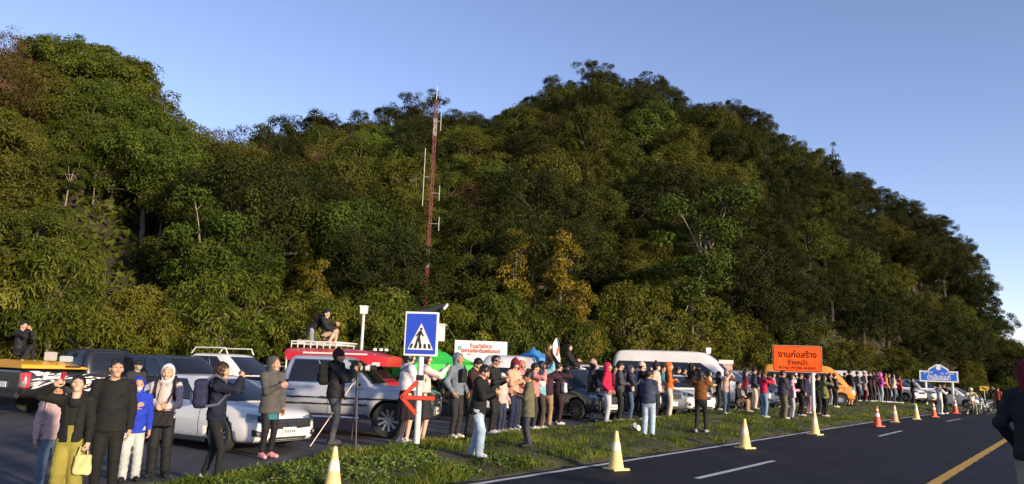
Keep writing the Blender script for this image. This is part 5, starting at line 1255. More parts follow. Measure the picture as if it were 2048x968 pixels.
# blue place-name board
b2 = np.array(pos_d(1850, 66.0)); d2 = math.hypot(b2[0], b2[1]); z2 = float(ground(*sd(b2))); sc2 = d2/FPX*1.16
B_ = thing('place_name_board', 'blue place-name board with white Thai lettering on two white posts', 'sign', (b2[0], b2[1], z2), math.radians(-22))
zt2 = z_at(1850, 741, b2)-z2; zb2 = z_at(1850, 763, b2)-z2; w2 = 64*sc2*0.80; x2 = 22*sc2*0.80; hh = zt2-zb2
def crown(w, s_): return [(x2-w/2, zb2+s_), (x2+w/2, zb2+s_), (x2+w/2, zt2-s_), (x2+w*0.27, zt2-s_), (x2+w*0.25, zt2+0.16-s_), (x2+w*0.05, zt2+0.48-s_), (x2-w*0.05, zt2+0.48-s_), (x2-w*0.25, zt2+0.16-s_), (x2-w*0.27, zt2-s_), (x2-w/2, zt2-s_)]
mb = MB(); mb.prism(crown(w2, 0), -0.10, -0.02); mb.build('board', M_signwhite, B_)
mb = MB(); mb.prism(crown(w2-0.22, 0.10), -0.112, -0.104); mb.build('blue_field', mat('board_blue', (0.02, 0.12, 0.62), 0.45), B_)
for x in (0.0, 44*sc2*0.80): mb = MB(); mb.tube([(x, 0.03, -0.3), (x, 0.03, zb2+0.4)], 0.09, 10); mb.build('post', M_pole, B_, sm=True)
mb = MB(); mb.lathe([(0, 0), (0.17, 0), (0.17, 0.01)], 16, (x2, -0.125, zt2+0.22), 'Y'); mb.build('emblem', M_signwhite, B_)
text_mesh('lettering', 'อุทยาน', 0.30, M_signwhite, B_, (x2-w2*0.27, -0.117, zt2-hh*0.20), width=w2*0.24); text_mesh('lettering', 'กม. 41+900', 0.30, M_signwhite, B_, (x2+w2*0.22, -0.117, zt2-hh*0.20), width=w2*0.34)
text_mesh('lettering', 'ด่านอินทนนท์', 0.52, M_signwhite, B_, (x2, -0.117, zt2-hh*0.52), bold=0.012, width=w2*0.60); text_mesh('lettering', 'ตชด. 3371', 0.28, M_signwhite, B_, (x2, -0.117, zt2-hh*0.80), width=w2*0.42)

# welfare shop billboard behind the white van
p3 = pos_d(960, 31.0); s3 = 31.0/FPX
W_ = thing('billboard', 'white billboard with red Thai lettering and green foot behind the white van', 'sign', p3, math.radians(4))
zt3 = z_at(960, 682, p3)-p3[2]; zb3 = z_at(960, 742, p3)-p3[2]; w3 = 104*s3
mb = MB(); mb.box((0, 0, (zt3+zb3)/2), (w3, 0.08, zt3-zb3)); mb.build('panel', M_signwhite, W_, bevel=0.01)
mb = MB(); mb.box((0, -0.045, zb3+0.13), (w3-0.08, 0.01, 0.24)); mb.build('green_band', mat('board_green', (0.05, 0.42, 0.03), 0.5), W_)
for x in (-w3*0.42, w3*0.42): mb = MB(); mb.tube([(x, 0.07, -0.2), (x, 0.07, zt3-0.1)], 0.04, 8); mb.build('post', M_steel, W_, sm=True)
M_rl = mat('billboard_red', (0.42, 0.03, 0.02), 0.5)
text_mesh('lettering', 'ร้านสวัสดิการ', 0.22, M_rl, W_, (0, -0.050, zt3-0.19), bold=0.006, width=w3*0.42); text_mesh('lettering', 'อุทยานแห่งชาติดอยอินทนนท์', 0.22, M_rl, W_, (0, -0.050, zt3-0.40), bold=0.006, width=w3*0.74); text_mesh('lettering', 'Welfare', 0.10, M_signblack, W_, (-w3*0.22, -0.046, zt3-0.53), width=w3*0.10)
mb = MB(); mb.lathe([(0.03, 0), (0.08, 0), (0.08, 0.006)], 14, (-w3*0.40, -0.048, zt3-0.30), 'Y'); mb.build('emblem', mat('emblem_green', (0.05, 0.22, 0.12), 0.5), W_)

# traffic cones
M_conY = mat('cone_yellow', (0.76, 0.60, 0.27), 0.5, scale=5, col2=(0.70, 0.50, 0.18)); M_conB = mat('cone_band', (0.80, 0.72, 0.54), 0.45); M_conR = mat('cone_red', (0.68, 0.09, 0.03), 0.5, var=0.12, scale=5); M_conW = mat('cone_white', (0.72, 0.68, 0.62), 0.45)
M_conP = mat('cone_faded', (0.66, 0.34, 0.19), 0.55, var=0.15, scale=5)
def cone(u, v, vt, body, band, label, two=False):
    p = on_ground(u, v); s, d = sd(p); z = float(ground(s, d)) if d > 7.75 else float(crest(s)); H = max(0.6, min(0.95, z_at(u, vt, p)-z))
    t = thing('traffic_cone', label, 'traffic cone', (p[0], p[1], z+0.006), RNG.random()*1.5, 'traffic cones along the road edge'); t.scale = (H/0.75,)*3
    rad = lambda q: 0.155 - 0.125*q/0.72
    mb = MB(); mb.box((0, 0, 0.018), (0.40, 0.40, 0.036)); mb.build('base', body, t, bevel=0.012)
    mb = MB(); prof = [(rad(q), 0.03+q) for q in np.linspace(0, 0.70, 9)] + [(0.026, 0.745), (0.012, 0.75)]; mb.lathe(prof, 24); mb.build('cone_body', body, t, sm=True)
    for z0, z1_ in (((0.34, 0.47), (0.55, 0.63)) if two else ((0.34, 0.50),)):
        mb = MB(); mb.lathe([(rad(z0)+0.003, 0.03+z0), (rad(z1_)+0.003, 0.03+z1_)], 24); mb.build('reflective_band', band, t, sm=True)
    return t
cone(664, 990, 914, M_conY, M_conB, 'pale yellow cone half out of view beside the grass tip')
cone(1232, 940, 862, M_conY, M_conB, 'pale yellow cone beside the long white lane dash')
cone(1490, 897, 838, M_conY, M_conB, 'pale yellow cone next before the road work sign')
cone(1630, 870, 822, M_conY, M_conB, 'pale yellow cone in front of the road work sign post')
cone(1755, 853, 813, M_conR, M_conW, 'red cone with white bands next after the road work sign', True)
cone(1790, 845, 810, M_conP, M_conW, 'faded peach cone with white bands between red and yellow cones', True)
cone(1833, 839, 807, M_conY, M_conB, 'small yellow cone between a faded cone and a red cone')
cone(1868, 834, 805, M_conR, M_conW, 'red cone with white bands by the man in a patterned suit', True)
cone(1911, 827, 797, M_conR, M_conW, 'red cone with yellow rag beside the parked motorcycle', True)

# lattice radio mast on the slope
pm = at_depth(852, 560, 39.0); am = math.atan2(pm[0], pm[1]); zm = hill_z(am, 39.0); pt = at_depth(874, 200, 39.0)
T_ = thing('radio_mast', 'tall thin red lattice mast with dipole antennas on the hillside', 'mast', (pm[0], pm[1], zm-0.5)); Hm = pt[2]-zm+0.5
M_mr = mat('mast_red', (0.17, 0.045, 0.038), 0.5, var=0.3, scale=4); M_mw = mat('mast_white', (0.40, 0.32, 0.31), 0.5)
wm = 0.09
lx = [(wm*math.cos(a), wm*math.sin(a)) for a in (0.5, 2.594, 4.689)]; dxm = (pt[0]-pm[0])*0.6
nseg = 14
for k in range(nseg):
    z0, z1_ = Hm*k/nseg, Hm*(k+1)/nseg; mb = MB(); o0, o1 = dxm*k/nseg, dxm*(k+1)/nseg
    for i in range(3):
        a, b = lx[i], lx[(i+1) % 3]; mb.tube([(a[0]+o0, a[1], z0), (a[0]+o1, a[1], z1_)], 0.020, 5); m = 3
        for j in range(m):
            f0, f1 = j/m, (j+1)/m; p0, p1 = (a, b) if j % 2 == 0 else (b, a)
            mb.tube([(p0[0]+o0+(o1-o0)*f0, p0[1], z0+(z1_-z0)*f0), (p1[0]+o0+(o1-o0)*f1, p1[1], z0+(z1_-z0)*f1)], 0.010, 4)
    mb.build('mast_section', M_mw if k in (5, 12) else M_mr, T_)
mb = MB(); mb.tube([(dxm, 0, Hm), (dxm+0.02, 0, Hm+0.75)], 0.02, 5); mb.build('whip_antenna', M_pole, T_)
def dip(u, v0, v1, side):
    za_, zb_ = z_at(u, v0, pm)-zm+0.5, z_at(u, v1, pm)-zm+0.5; x = (u-852-(560-(v0+v1)/2)*22/360)/FPX*39*1.0; mid = (za_+zb_)/2
    xo = dxm*mid/Hm; mb = MB(); mb.tube([(xo+side, 0, za_), (xo+side, 0, zb_)], 0.018, 6); mb.tube([(xo, 0, mid), (xo+side, 0, mid)], 0.012, 5); mb.build('dipole_antenna', mat('antenna_grey', (0.42, 0.40, 0.40), 0.5), T_)
dip(854, 296, 412, -0.42); dip(879, 372, 402, 0.42); dip(876, 434, 462, 0.48); dip(884, 225, 262, 0.3)

# lamp posts
for u, vt, dd, lab in ((720, 613, 28.0, 'white lamp post with box lantern behind the red truck'), (1416, 697, 40.0, 'small white lamp post behind the long white van')):
    p = pos_d(u, dd); h = z_at(u, vt, p)-p[2]
    t = thing('lamp_post', lab, 'lamp post', p); mb = MB(); mb.tube([(0, 0, -0.2), (0, 0, h-0.28)], [0.065, 0.05], 10); mb.build('post', M_pole, t, sm=True)
    mb = MB(); mb.box((0, 0, h-0.13), (0.24, 0.24, 0.26), taper=1.12); lo_ = mb.build('lantern', mat('lantern_glass', (0.75, 0.73, 0.68), 0.3), t, bevel=0.02); mb = MB(); mb.box((0, 0, h+0.015), (0.30, 0.30, 0.035)); mb.build('lantern_cap', M_signwhite, lo_, bevel=0.01)

# canopies, flag and kiosk
def tent(u, dist, zt_px, w, d, col, label, hw=0.55, rot=20, eave=0.42):
    p = pos_d(u, dist); zt_ = z_at(u, zt_px, p)-p[2]; t = thing('canopy_tent', label, 'tent', p, math.radians(rot)); m = mat('tent_'+'%d_%d' % (int(col[0]*99), int(col[1]*99)), col, 0.7, var=0.15, scale=3, bump=0.3, bscale=6)
    P = []; n = 8
    for i in range(n+1):
        row = []
        for j in range(n+1):
            x, y = (i/n-0.5)*2, (j/n-0.5)*2; r = max(abs(x), abs(y)); row.append((x*w/2, y*d/2, zt_-hw*r - 0.06*math.sin(math.pi*r)))
        P.append(row)
    mb = MB(); mb.grid(P); ed = [P[0][j] for j in range(n+1)] + [P[i][n] for i in range(1, n+1)] + [P[n][j] for j in range(n-1, -1, -1)] + [P[i][0] for i in range(n-1, -1, -1)]
    mb.grid([ed, [(q[0]*1.01, q[1]*1.01, q[2]-eave+0.03*math.sin(i*1.7)) for i, q in enumerate(ed)]]); mb.build('canopy', m, t, sm=True)
    for sx in (-1, 1):
        for sy in (-1, 1): mb = MB(); mb.tube([(sx*w*0.46, sy*d*0.46, 0), (sx*w*0.46, sy*d*0.46, zt_-hw-0.05)], 0.022, 6); mb.build('pole', M_steel, t)
M_tg = None
tent(868, 27.0, 692, 2.2, 2.4, (0.03, 0.50, 0.05), 'bright green canopy tent behind the pedestrian sign', 0.62, 25)
tent(922, 29.5, 712, 1.6, 1.6, (0.10, 0.62, 0.08), 'small bright green awning below the billboard', 0.3, 10)
tent(1066, 31.5, 693, 1.2, 1.4, (0.05, 0.22, 0.52), 'blue pointed canopy tent behind the white van', 0.45, 40)
p = pos_d(1112, 30.0); hF = z_at(1112, 675, p)-p[2]
F_ = thing('feather_flag', 'white feather flag on a thin pole behind the roof sitters', 'flag', p, math.radians(25))
mb = MB(); mb.tube([(0.16, 0, -0.1), (0.16, 0, hF-0.9), (0.10, 0, hF-0.2), (0, 0, hF)], 0.014, 6); mb.build('pole', M_steel, F_, sm=True)
mb = MB(); Pf = []
for j in range(13):
    f = j/12; z = hF-0.02-0.95*f; wv = 0.05+0.20*min(1, f*3)**0.7; x0 = 0.01+0.15*min(1, f*1.25); Pf.append([(x0-wv*i/4, 0.03*math.sin(i*1.1+f*5), z) for i in range(5)])
mb.grid(Pf); mb.build('banner', M_signwhite, F_, sm=True); mb = MB(); mb.box((0.03, -0.045, hF-0.55), (0.08, 0.01, 0.3)); mb.build('banner_print', M_rl, F_)
p = pos_d(1452, 42.0); zt_ = z_at(1452, 720, p)-p[2]
K_ = thing('notice_board', 'white-topped notice board with reddish panel behind the silver car', 'sign', p, math.radians(-8))
mb = MB(); mb.box((0, 0, zt_-0.10), (0.74, 0.14, 0.20)); mb.build('header', M_signwhite, K_, bevel=0.01); mb = MB(); mb.box((0, 0, zt_-0.60), (0.66, 0.08, 0.80)); mb.build('panel', mat('brick_panel', (0.36, 0.13, 0.10), 0.7, scale=6, col2=(0.6, 0.5, 0.45)), K_, bevel=0.01)
for x in (-0.28, 0.28): mb = MB(); mb.tube([(x, 0.06, -0.1), (x, 0.06, zt_-0.15)], 0.03, 6); mb.build('post', M_steel, K_)
p = pos_d(1966, 72.0); zt_ = z_at(1966, 772, p)-p[2]
K_ = thing('warning_sign', 'small yellow rectangular warning sign beyond the motorcycle', 'sign', p, math.radians(-25)); mb = MB(); mb.box((0, 0, zt_-0.2), (0.62, 0.03, 0.36)); mb.build('panel', mat('warn_yellow', (0.72, 0.42, 0.05), 0.5), K_, bevel=0.01); mb = MB(); mb.box((0, -0.02, zt_-0.2), (0.34, 0.01, 0.10), Matrix.Rotation(0.5, 3, 'Y')); mb.build('symbol', M_signblack, K_); mb = MB(); mb.tube([(0, 0.03, -0.2), (0, 0.03, zt_)], 0.035, 8); mb.build('post', M_steel, K_)
# rail fence at the back of the lot
for k in range(3):
    u0, u1 = (430, 478, 526)[k], (478, 526, 574)[k]; a = pos_d(u0, 29.0); b = pos_d(u1, 29.2)
    t = thing('rail_fence', ['white rail fence panel nearest the dark slate car', 'middle white rail fence panel behind the white pickup', 'white rail fence panel nearest the red truck'][k], 'fence', a); dx, dy = b[0]-a[0], b[1]-a[1]
    for z in (1.15, 1.45): mb = MB(); mb.tube([(0, 0, z), (dx, dy, z)], 0.03, 6); mb.build('rail', M_rail, t)
    for f in (0, 0.33, 0.67): mb = MB(); mb.tube([(dx*f, dy*f, 0), (dx*f, dy*f, 1.5)], 0.03, 6); mb.build('post', M_rail, t)
# motorcycles
def motorcycle(u, v, dist, heading, pm_, pm2, label):
    p = pos_d(u, dist) if dist else on_ground(u, v)
    s, d = sd(p); z = float(ground(s, d)) if d > 7.75 else float(crest(s)); t = thing('motorcycle', label, 'motorcycle', (p[0], p[1], z+0.004), math.radians(heading))
    for x in (0.62, -0.62):
        mb = MB(); mb.lathe([(0.22, -0.045), (0.27, -0.05), (0.295, 0), (0.27, 0.05), (0.22, 0.045), (0.22, -0.045)], 20, axis='Y'); w = mb.build('wheel', M_tyre, t, sm=True, loc=(x, 0, 0.295)); mb = MB(); mb.lathe([(0.225, 0.03), (0.21, 0), (0.225, -0.03)], 20, axis='Y')
        for k in range(5): a = k*1.2566; mb.tube([(0, 0, 0), (0.215*math.cos(a), 0, 0.215*math.sin(a))], 0.014, 4)
        mb.build('rim', M_rim, w)
    mb = MB(); mb.tube([(0.62, -0.07, 0.30), (0.42, -0.07, 0.95)], 0.025, 6); mb.tube([(0.62, 0.07, 0.30), (0.42, 0.07, 0.95)], 0.025, 6); mb.build('front_fork', M_steel, t)
    v = Vol((-0.85, -0.3, 0.2), (0.75, 0.3, 1.1), 0.025); v.add(v.cone((0.40, 0, 0.85), (0.25, 0, 0.45), 0.10, 0.13, 0.9), 0); v.add(v.cone((0.2, 0, 0.42), (-0.2, 0, 0.45), 0.12, 0.12), 0.05); v.add(v.cone((-0.1, 0, 0.62), (-0.75, 0, 0.74), 0.12, 0.08), 0.06); v.add(v.cone((0.5, 0, 0.86), (0.42, 0, 0.98), 0.12, 0.08), 0.05); V, Q = v.mesh(); obj('fairing', mesh_np('fairing', V, Q), pm_, t)
    v = Vol((-0.8, -0.25, 0.6), (0.2, 0.25, 0.95), 0.025); v.add(v.cone((0.05, 0, 0.74), (-0.35, 0, 0.77), 0.09, 0.11), 0); v.add(v.cone((-0.35, 0, 0.77), (-0.68, 0, 0.83), 0.10, 0.08), 0.04); V, Q = v.mesh(); obj('seat', mesh_np('seat', V, Q), M_trim, t)
    mb = MB(); mb.tube([(0.36, -0.34, 1.02), (0.42, -0.15, 1.0), (0.42, 0.15, 1.0), (0.36, 0.34, 1.02)], 0.016, 6); mb.build('handlebar', M_trim, t)
    mb = MB(); mb.lathe([(0, 0.03), (0.07, 0.02), (0.085, -0.03)], 14, (0.56, 0, 0.86), 'X'); mb.build('headlamp', M_lamp, t, sm=True)
    v = Vol((0.3, -0.15, 0.3), (0.95, 0.15, 0.7), 0.025); v.add(v.cone((0.80, 0, 0.58), (0.50, 0, 0.60), 0.06, 0.07), 0); V, Q = v.mesh(); obj('front_mudguard', mesh_np('front_mudguard', V, Q), pm2, t)
    mb = MB(); mb.tube([(0.1, -0.16, 0.28), (-0.6, -0.20, 0.34)], [0.03, 0.05], 8); mb.build('exhaust', M_chrome, t)
    for sg in (-1, 1): mb = MB(); mb.tube([(0.38, sg*0.28, 1.02), (0.36, sg*0.33, 1.15)], 0.008, 4); mb.box((0.35, sg*0.34, 1.18), (0.02, 0.12, 0.08)); mb.build('mirror', M_trim, t)
    return t, p, z
# litter on the grass
for u, v, lab in ((1263, 858, 'crumpled white paper cup lying on the grass'), (1276, 863, 'small white paper plate lying on the grass')):
    p = on_ground(u, v); z = float(ground(*sd(p))); mb = MB(); mb.lathe([(0.0, 0), (0.035, 0), (0.05, 0.09), (0.047, 0.09), (0.033, 0.01)] if 'cup' in lab else [(0, 0), (0.055, 0), (0.055, 0.015), (0.045, 0.02), (0, 0.02)], 12)
    o = mb.build('paper_cup' if 'cup' in lab else 'paper_plate', M_signwhite, None, sm=True, loc=(p[0], p[1], z+0.09)); o.rotation_euler = (1.4, 0.3, 0.7); o.scale = (1.5, 1.5, 1.5); tag(o, lab, 'litter')
# leafy weeds on the verge
M_weed = leaf_mat('weed_leaves', [(0.05, 0.085, 0.012), (0.085, 0.13, 0.02), (0.13, 0.19, 0.03), (0.22, 0.26, 0.07)], 0.55, 0.3, 0.0, 0.3)
wc = []
for (u, v, n, r, h) in ((815, 912, 60, 0.42, 0.20), (780, 930, 45, 0.40, 0.14), (700, 930, 40, 0.4, 0.12), (860, 930, 45, 0.45, 0.14), (560, 945, 45, 0.4, 0.12), (500, 952, 40, 0.35, 0.11), (430, 945, 25, 0.25, 0.1), (330, 962, 40, 0.3, 0.12), (640, 940, 30, 0.4, 0.1), (930, 940, 30, 0.4, 0.12), (1010, 925, 25, 0.4, 0.1), (740, 950, 40, 0.4, 0.12), (600, 965, 40, 0.35, 0.12), (480, 975, 40, 0.3, 0.12)):
    p = on_ground(u, v); n *= 9; a = RNG.random(n)*6.283; q = np.sqrt(RNG.random(n))*r; x, y = p[0]+q*np.cos(a)*1.2, p[1]+q*np.sin(a); s_, d_ = x*RD[0]+y*RD[1], x*RN[0]+y*RN[1]
    k = (d_ > 7.85) & (d_ < verge_edge(s_)); x, y, s_, d_, q = x[k], y[k], s_[k], d_[k], q[k]
    wc.append(np.stack([x, y, verge_z(s_, d_) + h*(1-(q/r)**2)*RNG.random(len(x)) + 0.01], 1))
wp_ = np.concatenate(wc); wn2 = RNG.standard_normal((len(wp_), 3))*0.6 + np.array([0.1, -0.4, 0.8])
wo = obj('weeds', leaves_mesh('weeds', wp_, wn2, 0.075, 0.035, np.clip(0.5+0.25*RNG.standard_normal(len(wp_)), 0, 1), 0.2), M_weed, kind='stuff'); tag(wo, 'bright green leafy weeds in the grass near the sign pole', 'weeds')
# ================================================================ the crowd
RNG = np.random.default_rng(11)
BLK = (0.016, 0.016, 0.018); CHAR = (0.035, 0.036, 0.04); NAVY = (0.016, 0.022, 0.045); JEAN = (0.055, 0.085, 0.14); LJEAN = (0.33, 0.42, 0.50); GREY = (0.16, 0.17, 0.19); LGREY = (0.40, 0.41, 0.43); CREAM = (0.58, 0.50, 0.40); TAN = (0.34, 0.24, 0.15); OLIVE = (0.11, 0.105, 0.05); BROWN = (0.06, 0.03, 0.022); PINK = (0.60, 0.27, 0.27); RED = (0.46, 0.018, 0.05); MAROON = (0.12, 0.012, 0.022); WHITE = (0.70, 0.68, 0.66); PURP = (0.035, 0.018, 0.030); LILAC = (0.42, 0.28, 0.36); ORANGE = (0.58, 0.13, 0.03); MAG = (0.48, 0.10, 0.40); PEACH = (0.55, 0.30, 0.19)
HAIRB = (0.030, 0.012, 0.008)
def who(u, vf, vh, face, label, dist=None, H=None, **k):
    p, h = spot(u, vf, vh, dist, H)
    return person(p, h, face, label, **k)
# --- group at the lot corner
_, i = who(160, None, 754, 168, 'person with head thrown back raising a phone, in black jacket and shiny olive trousers', dist=9.7, arms='selfie', wr=((0.20, 0.26, 1.60), (-0.24, 0.12, 0.84)), top=(0.014, 0.014, 0.013), legs=(0.26, 0.225, 0.045), wide=0.55, shirt=(0.010, 0.010, 0.010), head='hair_bun', pitch=22, yaw=-12, sk=2, hem=0.86, hands=('grip', 'grip'), stance='stand')
phone(i, 'phone in red case held up by the person in olive trousers', 'R', (0.45, 0.03, 0.04), 0.05)
handbag(i, 'yellow and white plastic bag hanging from the olive-trousered person', (0.66, 0.52, 0.22), 'L', (0.20, 0.10, 0.26), 0.20, cat='plastic bag')
_, i = who(122, None, 770, 150, 'person in jeans and pink top mostly hidden behind the olive-trousered one', dist=11.0, top=(0.40, 0.29, 0.30), legs=(0.08, 0.13, 0.20), arms='down', head='hair_long', sk=1)
backpack(i, 'navy and pink backpack on the person in jeans', (0.04, 0.05, 0.12), (0.45, 0.34, 0.36))
_, i = who(232, None, 721, 158, 'man in zipped black jacket and black trousers looking up', dist=10.4, top=(0.009, 0.009, 0.010), legs=(0.008, 0.008, 0.009), shoes=BLK, arms='down', pitch=8, yaw=-22, sk=0, shoulder=0.185, bulk=0.12, hem=0.82, under=None, head='hair_short')
_, i = who(256, 963, 757, 150, 'child in bright blue hoodie with white mask and pale grey trousers', top=(0.02, 0.045, 0.42), hood=True, legs=(0.46, 0.48, 0.46), wide=0.2, shoes=BLK, arms='one_chest', mask=WHITE, sk=0, hem=0.80)
_, i = who(314, 954, 732, 165, 'smiling person with white hood, patterned scarf and black trousers', top=(0.58, 0.46, 0.46), hood=(0.70, 0.68, 0.65), legs=BLK, shoes=BLK, arms='clasp', scarf=(0.36, 0.31, 0.27), sk=2, wide=0.25, hem=0.86)
handbag(i, 'black shoulder bag held by the person with white hood', BLK, 'front', (0.34, 0.13, 0.24), 0.16, strap='long')
backpack(i, 'black backpack worn by the person with white hood', BLK)
_, i = who(274, None, 722, 120, 'person in black cap and teal face mask behind the white saloon', dist=18.5, top=CHAR, hat='cap', hatcol=BLK, mask=(0.18, 0.42, 0.46), sk=1)
_, i = who(420, 966, 726, 78, 'person in navy hoodie and black leggings photographing with both arms up', top=(0.014, 0.017, 0.030), legs=(0.014, 0.014, 0.016), slim=1.0, stance='step', arms='phone_up', head='hair_bob', hcol=HAIRB, hands=('grip', 'grip'), shoes=(0.6, 0.6, 0.6), hem=0.88, sk=0)
phone(i, 'phone held up by the person in navy hoodie'); backpack(i, 'navy drawstring backpack on the person in navy hoodie', (0.022, 0.022, 0.060), (0.10, 0.11, 0.16), (0.32, 0.18, 0.44))
_, i = who(532, 916, 716, 128, 'person in long grey hoodie with hood up and pink shoes holding a phone', top=(0.085, 0.078, 0.074), hood=True, legs=BLK, slim=0.8, shoes=(0.72, 0.32, 0.33), arms='one_chest', hands=('grip', 'relax'), hem=0.76, under=(0.03, 0.14, 0.18), bulk=0.12, sk=0, yaw=-15)
phone(i, 'phone in the hand of the person in grey hoodie', 'R')
_, ip = who(664, 889, 702, 86, 'photographer in black puffer and dark beanie standing at a tripod', top=(0.020, 0.018, 0.018), legs=(0.075, 0.082, 0.082), shoes=(0.10, 0.10, 0.10), hat='beanie', hatcol=(0.035, 0.012, 0.014), arms='reach', wr=((0.08, 0.32, 1.36), (-0.05, 0.38, 1.42)), hands=('grip', 'grip'), bulk=0.22, sk=1, hem=0.84)
backpack(ip, 'black camera backpack on the tripod photographer', (0.012, 0.012, 0.013))
# tripod with a long-lens camera
M_trip = mat('tripod_alu', (0.30, 0.24, 0.21), 0.45, 0.6); M_lens = mat('lens_white', (0.66, 0.62, 0.58), 0.45)
fp = on_ground(706, 888); tz = float(ground(*sd(fp))); hz_ = z_at(704, 748, fp)-tz
T3 = thing('tripod', 'metal tripod with long splayed legs in front of the silver pickup', 'tripod', (fp[0], fp[1], tz))
for u, v in ((620, 893), (703, 878), (711, 918)):
    g = on_ground(u, v); gz = float(ground(*sd(g))); mb = MB(); a = (0, 0, hz_-0.05); b = (g[0]-fp[0], g[1]-fp[1], gz-tz); m = tuple(a[k]*0.45+b[k]*0.55 for k in range(3)); mb.tube([a, m], 0.019, 8); mb.tube([m, b], 0.013, 8); mb.build('leg', M_trip, T3, sm=True)
mb = MB(); mb.tube([(0, 0, hz_-0.35), (0, 0, hz_+0.03)], 0.016, 8); mb.lathe([(0.0, 0.06), (0.035, 0.05), (0.04, 0), (0.03, -0.05)], 12, (0, 0, hz_)); mb.build('head', M_trim, T3, sm=True)
Cm = thing('camera', 'camera with long white and black telephoto lens on the tripod', 'camera', (fp[0], fp[1], tz+hz_+0.11), math.radians(2))
mb = MB(); mb.box((-0.12, 0, 0.02), (0.09, 0.15, 0.11)); mb.box((-0.12, 0, 0.09), (0.06, 0.06, 0.05)); mb.box((-0.10, -0.06, 0.0), (0.10, 0.035, 0.10)); mb.build('camera_body', M_trim, Cm, bevel=0.012)
def seg(nm, x0, x1, r0_, r1_, m): mb = MB(); mb.lathe([(0, x0), (r0_, x0), (r1_, x1), (0, x1)], 18, (0, 0, 0.02), 'X'); mb.build(nm, m, Cm, sm=True)
seg('lens_mount', -0.07, 0.0, 0.042, 0.046, M_trim); seg('lens_barrel', 0.0, 0.10, 0.048, 0.050, M_lens); seg('focus_ring', 0.10, 0.16, 0.052, 0.052, M_trim); seg('lens_front', 0.16, 0.26, 0.055, 0.062, M_lens); seg('lens_hood', 0.26, 0.38, 0.066, 0.072, M_trim)
mb = MB(); mb.box((0.05, 0, -0.055), (0.10, 0.03, 0.05)); mb.build('lens_foot', M_trim, Cm, bevel=0.006)
# --- at the pedestrian sign
_, i = who(808, 888, 703, 62, 'person in white puffer and black skirt behind the pedestrian sign pole', top=(0.62, 0.60, 0.64), skirt=(0.020, 0.014, 0.016), legs=BLK, shoes=WHITE, arms='phone_chest', head='hair_bob', bulk=0.2, sk=2, hem=0.98)
handbag(i, 'black sling bag on the person in white puffer', BLK, 'hipL', (0.26, 0.12, 0.22), -0.12, strap='long')
_, i = who(842, 886, 706, 72, 'person in cream top and dark skirt holding a phone out past the pole', top=(0.64, 0.52, 0.48), skirt=(0.022, 0.016, 0.016), shoes=(0.4, 0.3, 0.25), arms='reach', wr=((0.12, 0.40, 1.42), (-0.05, 0.40, 1.40)), hands=('grip', 'grip'), head='hair_long', sk=2, hem=0.95)
phone(i, 'phone held out beside the pedestrian sign pole')
_, i = who(909, 876, 703, 128, 'man in slate hoodie with hood up and black sling bag across chest', top=(0.15, 0.185, 0.22), hood=True, legs=(0.025, 0.025, 0.027), shoes=(0.62, 0.58, 0.48), arms='pocket', sk=1, hem=0.86)
handbag(i, 'black sling bag on the chest of the man in slate hoodie', BLK, 'chest', (0.16, 0.10, 0.28), 0.0, strap='long')
_, i = who(938, 874, 716, 118, 'man in dark brown jacket bending over a phone', top=(0.045, 0.020, 0.018), legs=BLK, shoes=BLK, arms='phone_chest', pitch=-32, lean=0.10, hands=('grip', 'grip'), sk=0, bulk=0.15)
phone(i, 'phone held low by the man in brown jacket', 'R')
_, i = who(984, 868, 703, 112, 'man in faded pink cap and black jacket reading a phone', top=(0.020, 0.018, 0.018), legs=BLK, shoes=(0.66, 0.60, 0.56), arms='phone_chest', hat='cap', hatcol=(0.42, 0.26, 0.25), scarf=(0.24, 0.15, 0.10), pitch=-18, hands=('grip', 'grip'), sk=1)
phone(i, 'phone held by the man in faded cap')
_, i = who(952, 913, 730, 108, 'person in black hoodie and pale blue jeans walking on the grass', top=(0.012, 0.012, 0.013), legs=LJEAN, wide=0.35, shoes=(0.72, 0.71, 0.68), stance='step', arms='phone_chest', pitch=-28, lean=0.06, hem=0.78, sk=0, bulk=0.12)
mb = MB(); W_m = i['M'] @ Matrix.Translation(Vector((0.0, 0.135, 1.13)))
_, i = who(1001, 864, 748, 132, 'child in pale pink jacket and white cap with dark jeans', top=(0.58, 0.40, 0.38), hood=(0.62, 0.56, 0.55), legs=(0.028, 0.035, 0.065), shoes=(0.5, 0.5, 0.52), hat='cap', hatcol=(0.62, 0.55, 0.54), arms='pocket', sk=2)
_, i = who(1024, 863, 720, 128, 'person in peach jacket and dark red beanie with navy jeans', top=(0.56, 0.33, 0.22), legs=(0.016, 0.022, 0.055), shoes=WHITE, arms='phone_chest', hat='beanie', hatcol=(0.18, 0.012, 0.022), head='hair_long', hands=('grip', 'grip'), pitch=-15, sk=0)
phone(i, 'phone held by the person in peach jacket', 'R')
_, i = who(1040, 856, 723, 140, 'person in coral pink hood behind the peach jacket', top=(0.60, 0.20, 0.22), hood=True, legs=CHAR, arms='clasp', sk=1)
_, i = who(1054, 894, 745, 268, 'man in open olive parka and charcoal jeans facing away from the crowd', top=(0.125, 0.115, 0.068), legs=(0.042, 0.046, 0.060), shoes=(0.035, 0.032, 0.034), arms='phone_chest', hat='cap', hatcol=(0.014, 0.012, 0.014), shirt=(0.012, 0.012, 0.012), hem=0.68, hands=('grip', 'grip'), sk=1, bulk=0.1)
phone(i, 'phone held by the man in olive parka', 'R')
_, i = who(1066, 858, 728, 92, 'person in salmon hoodie and dark cap raising a phone', top=(0.58, 0.22, 0.20), legs=CHAR, arms='one_up', hat='cap', hatcol=BLK, sk=0, hands=('grip', 'relax')); phone(i, 'phone raised by the person in salmon hoodie', 'R')
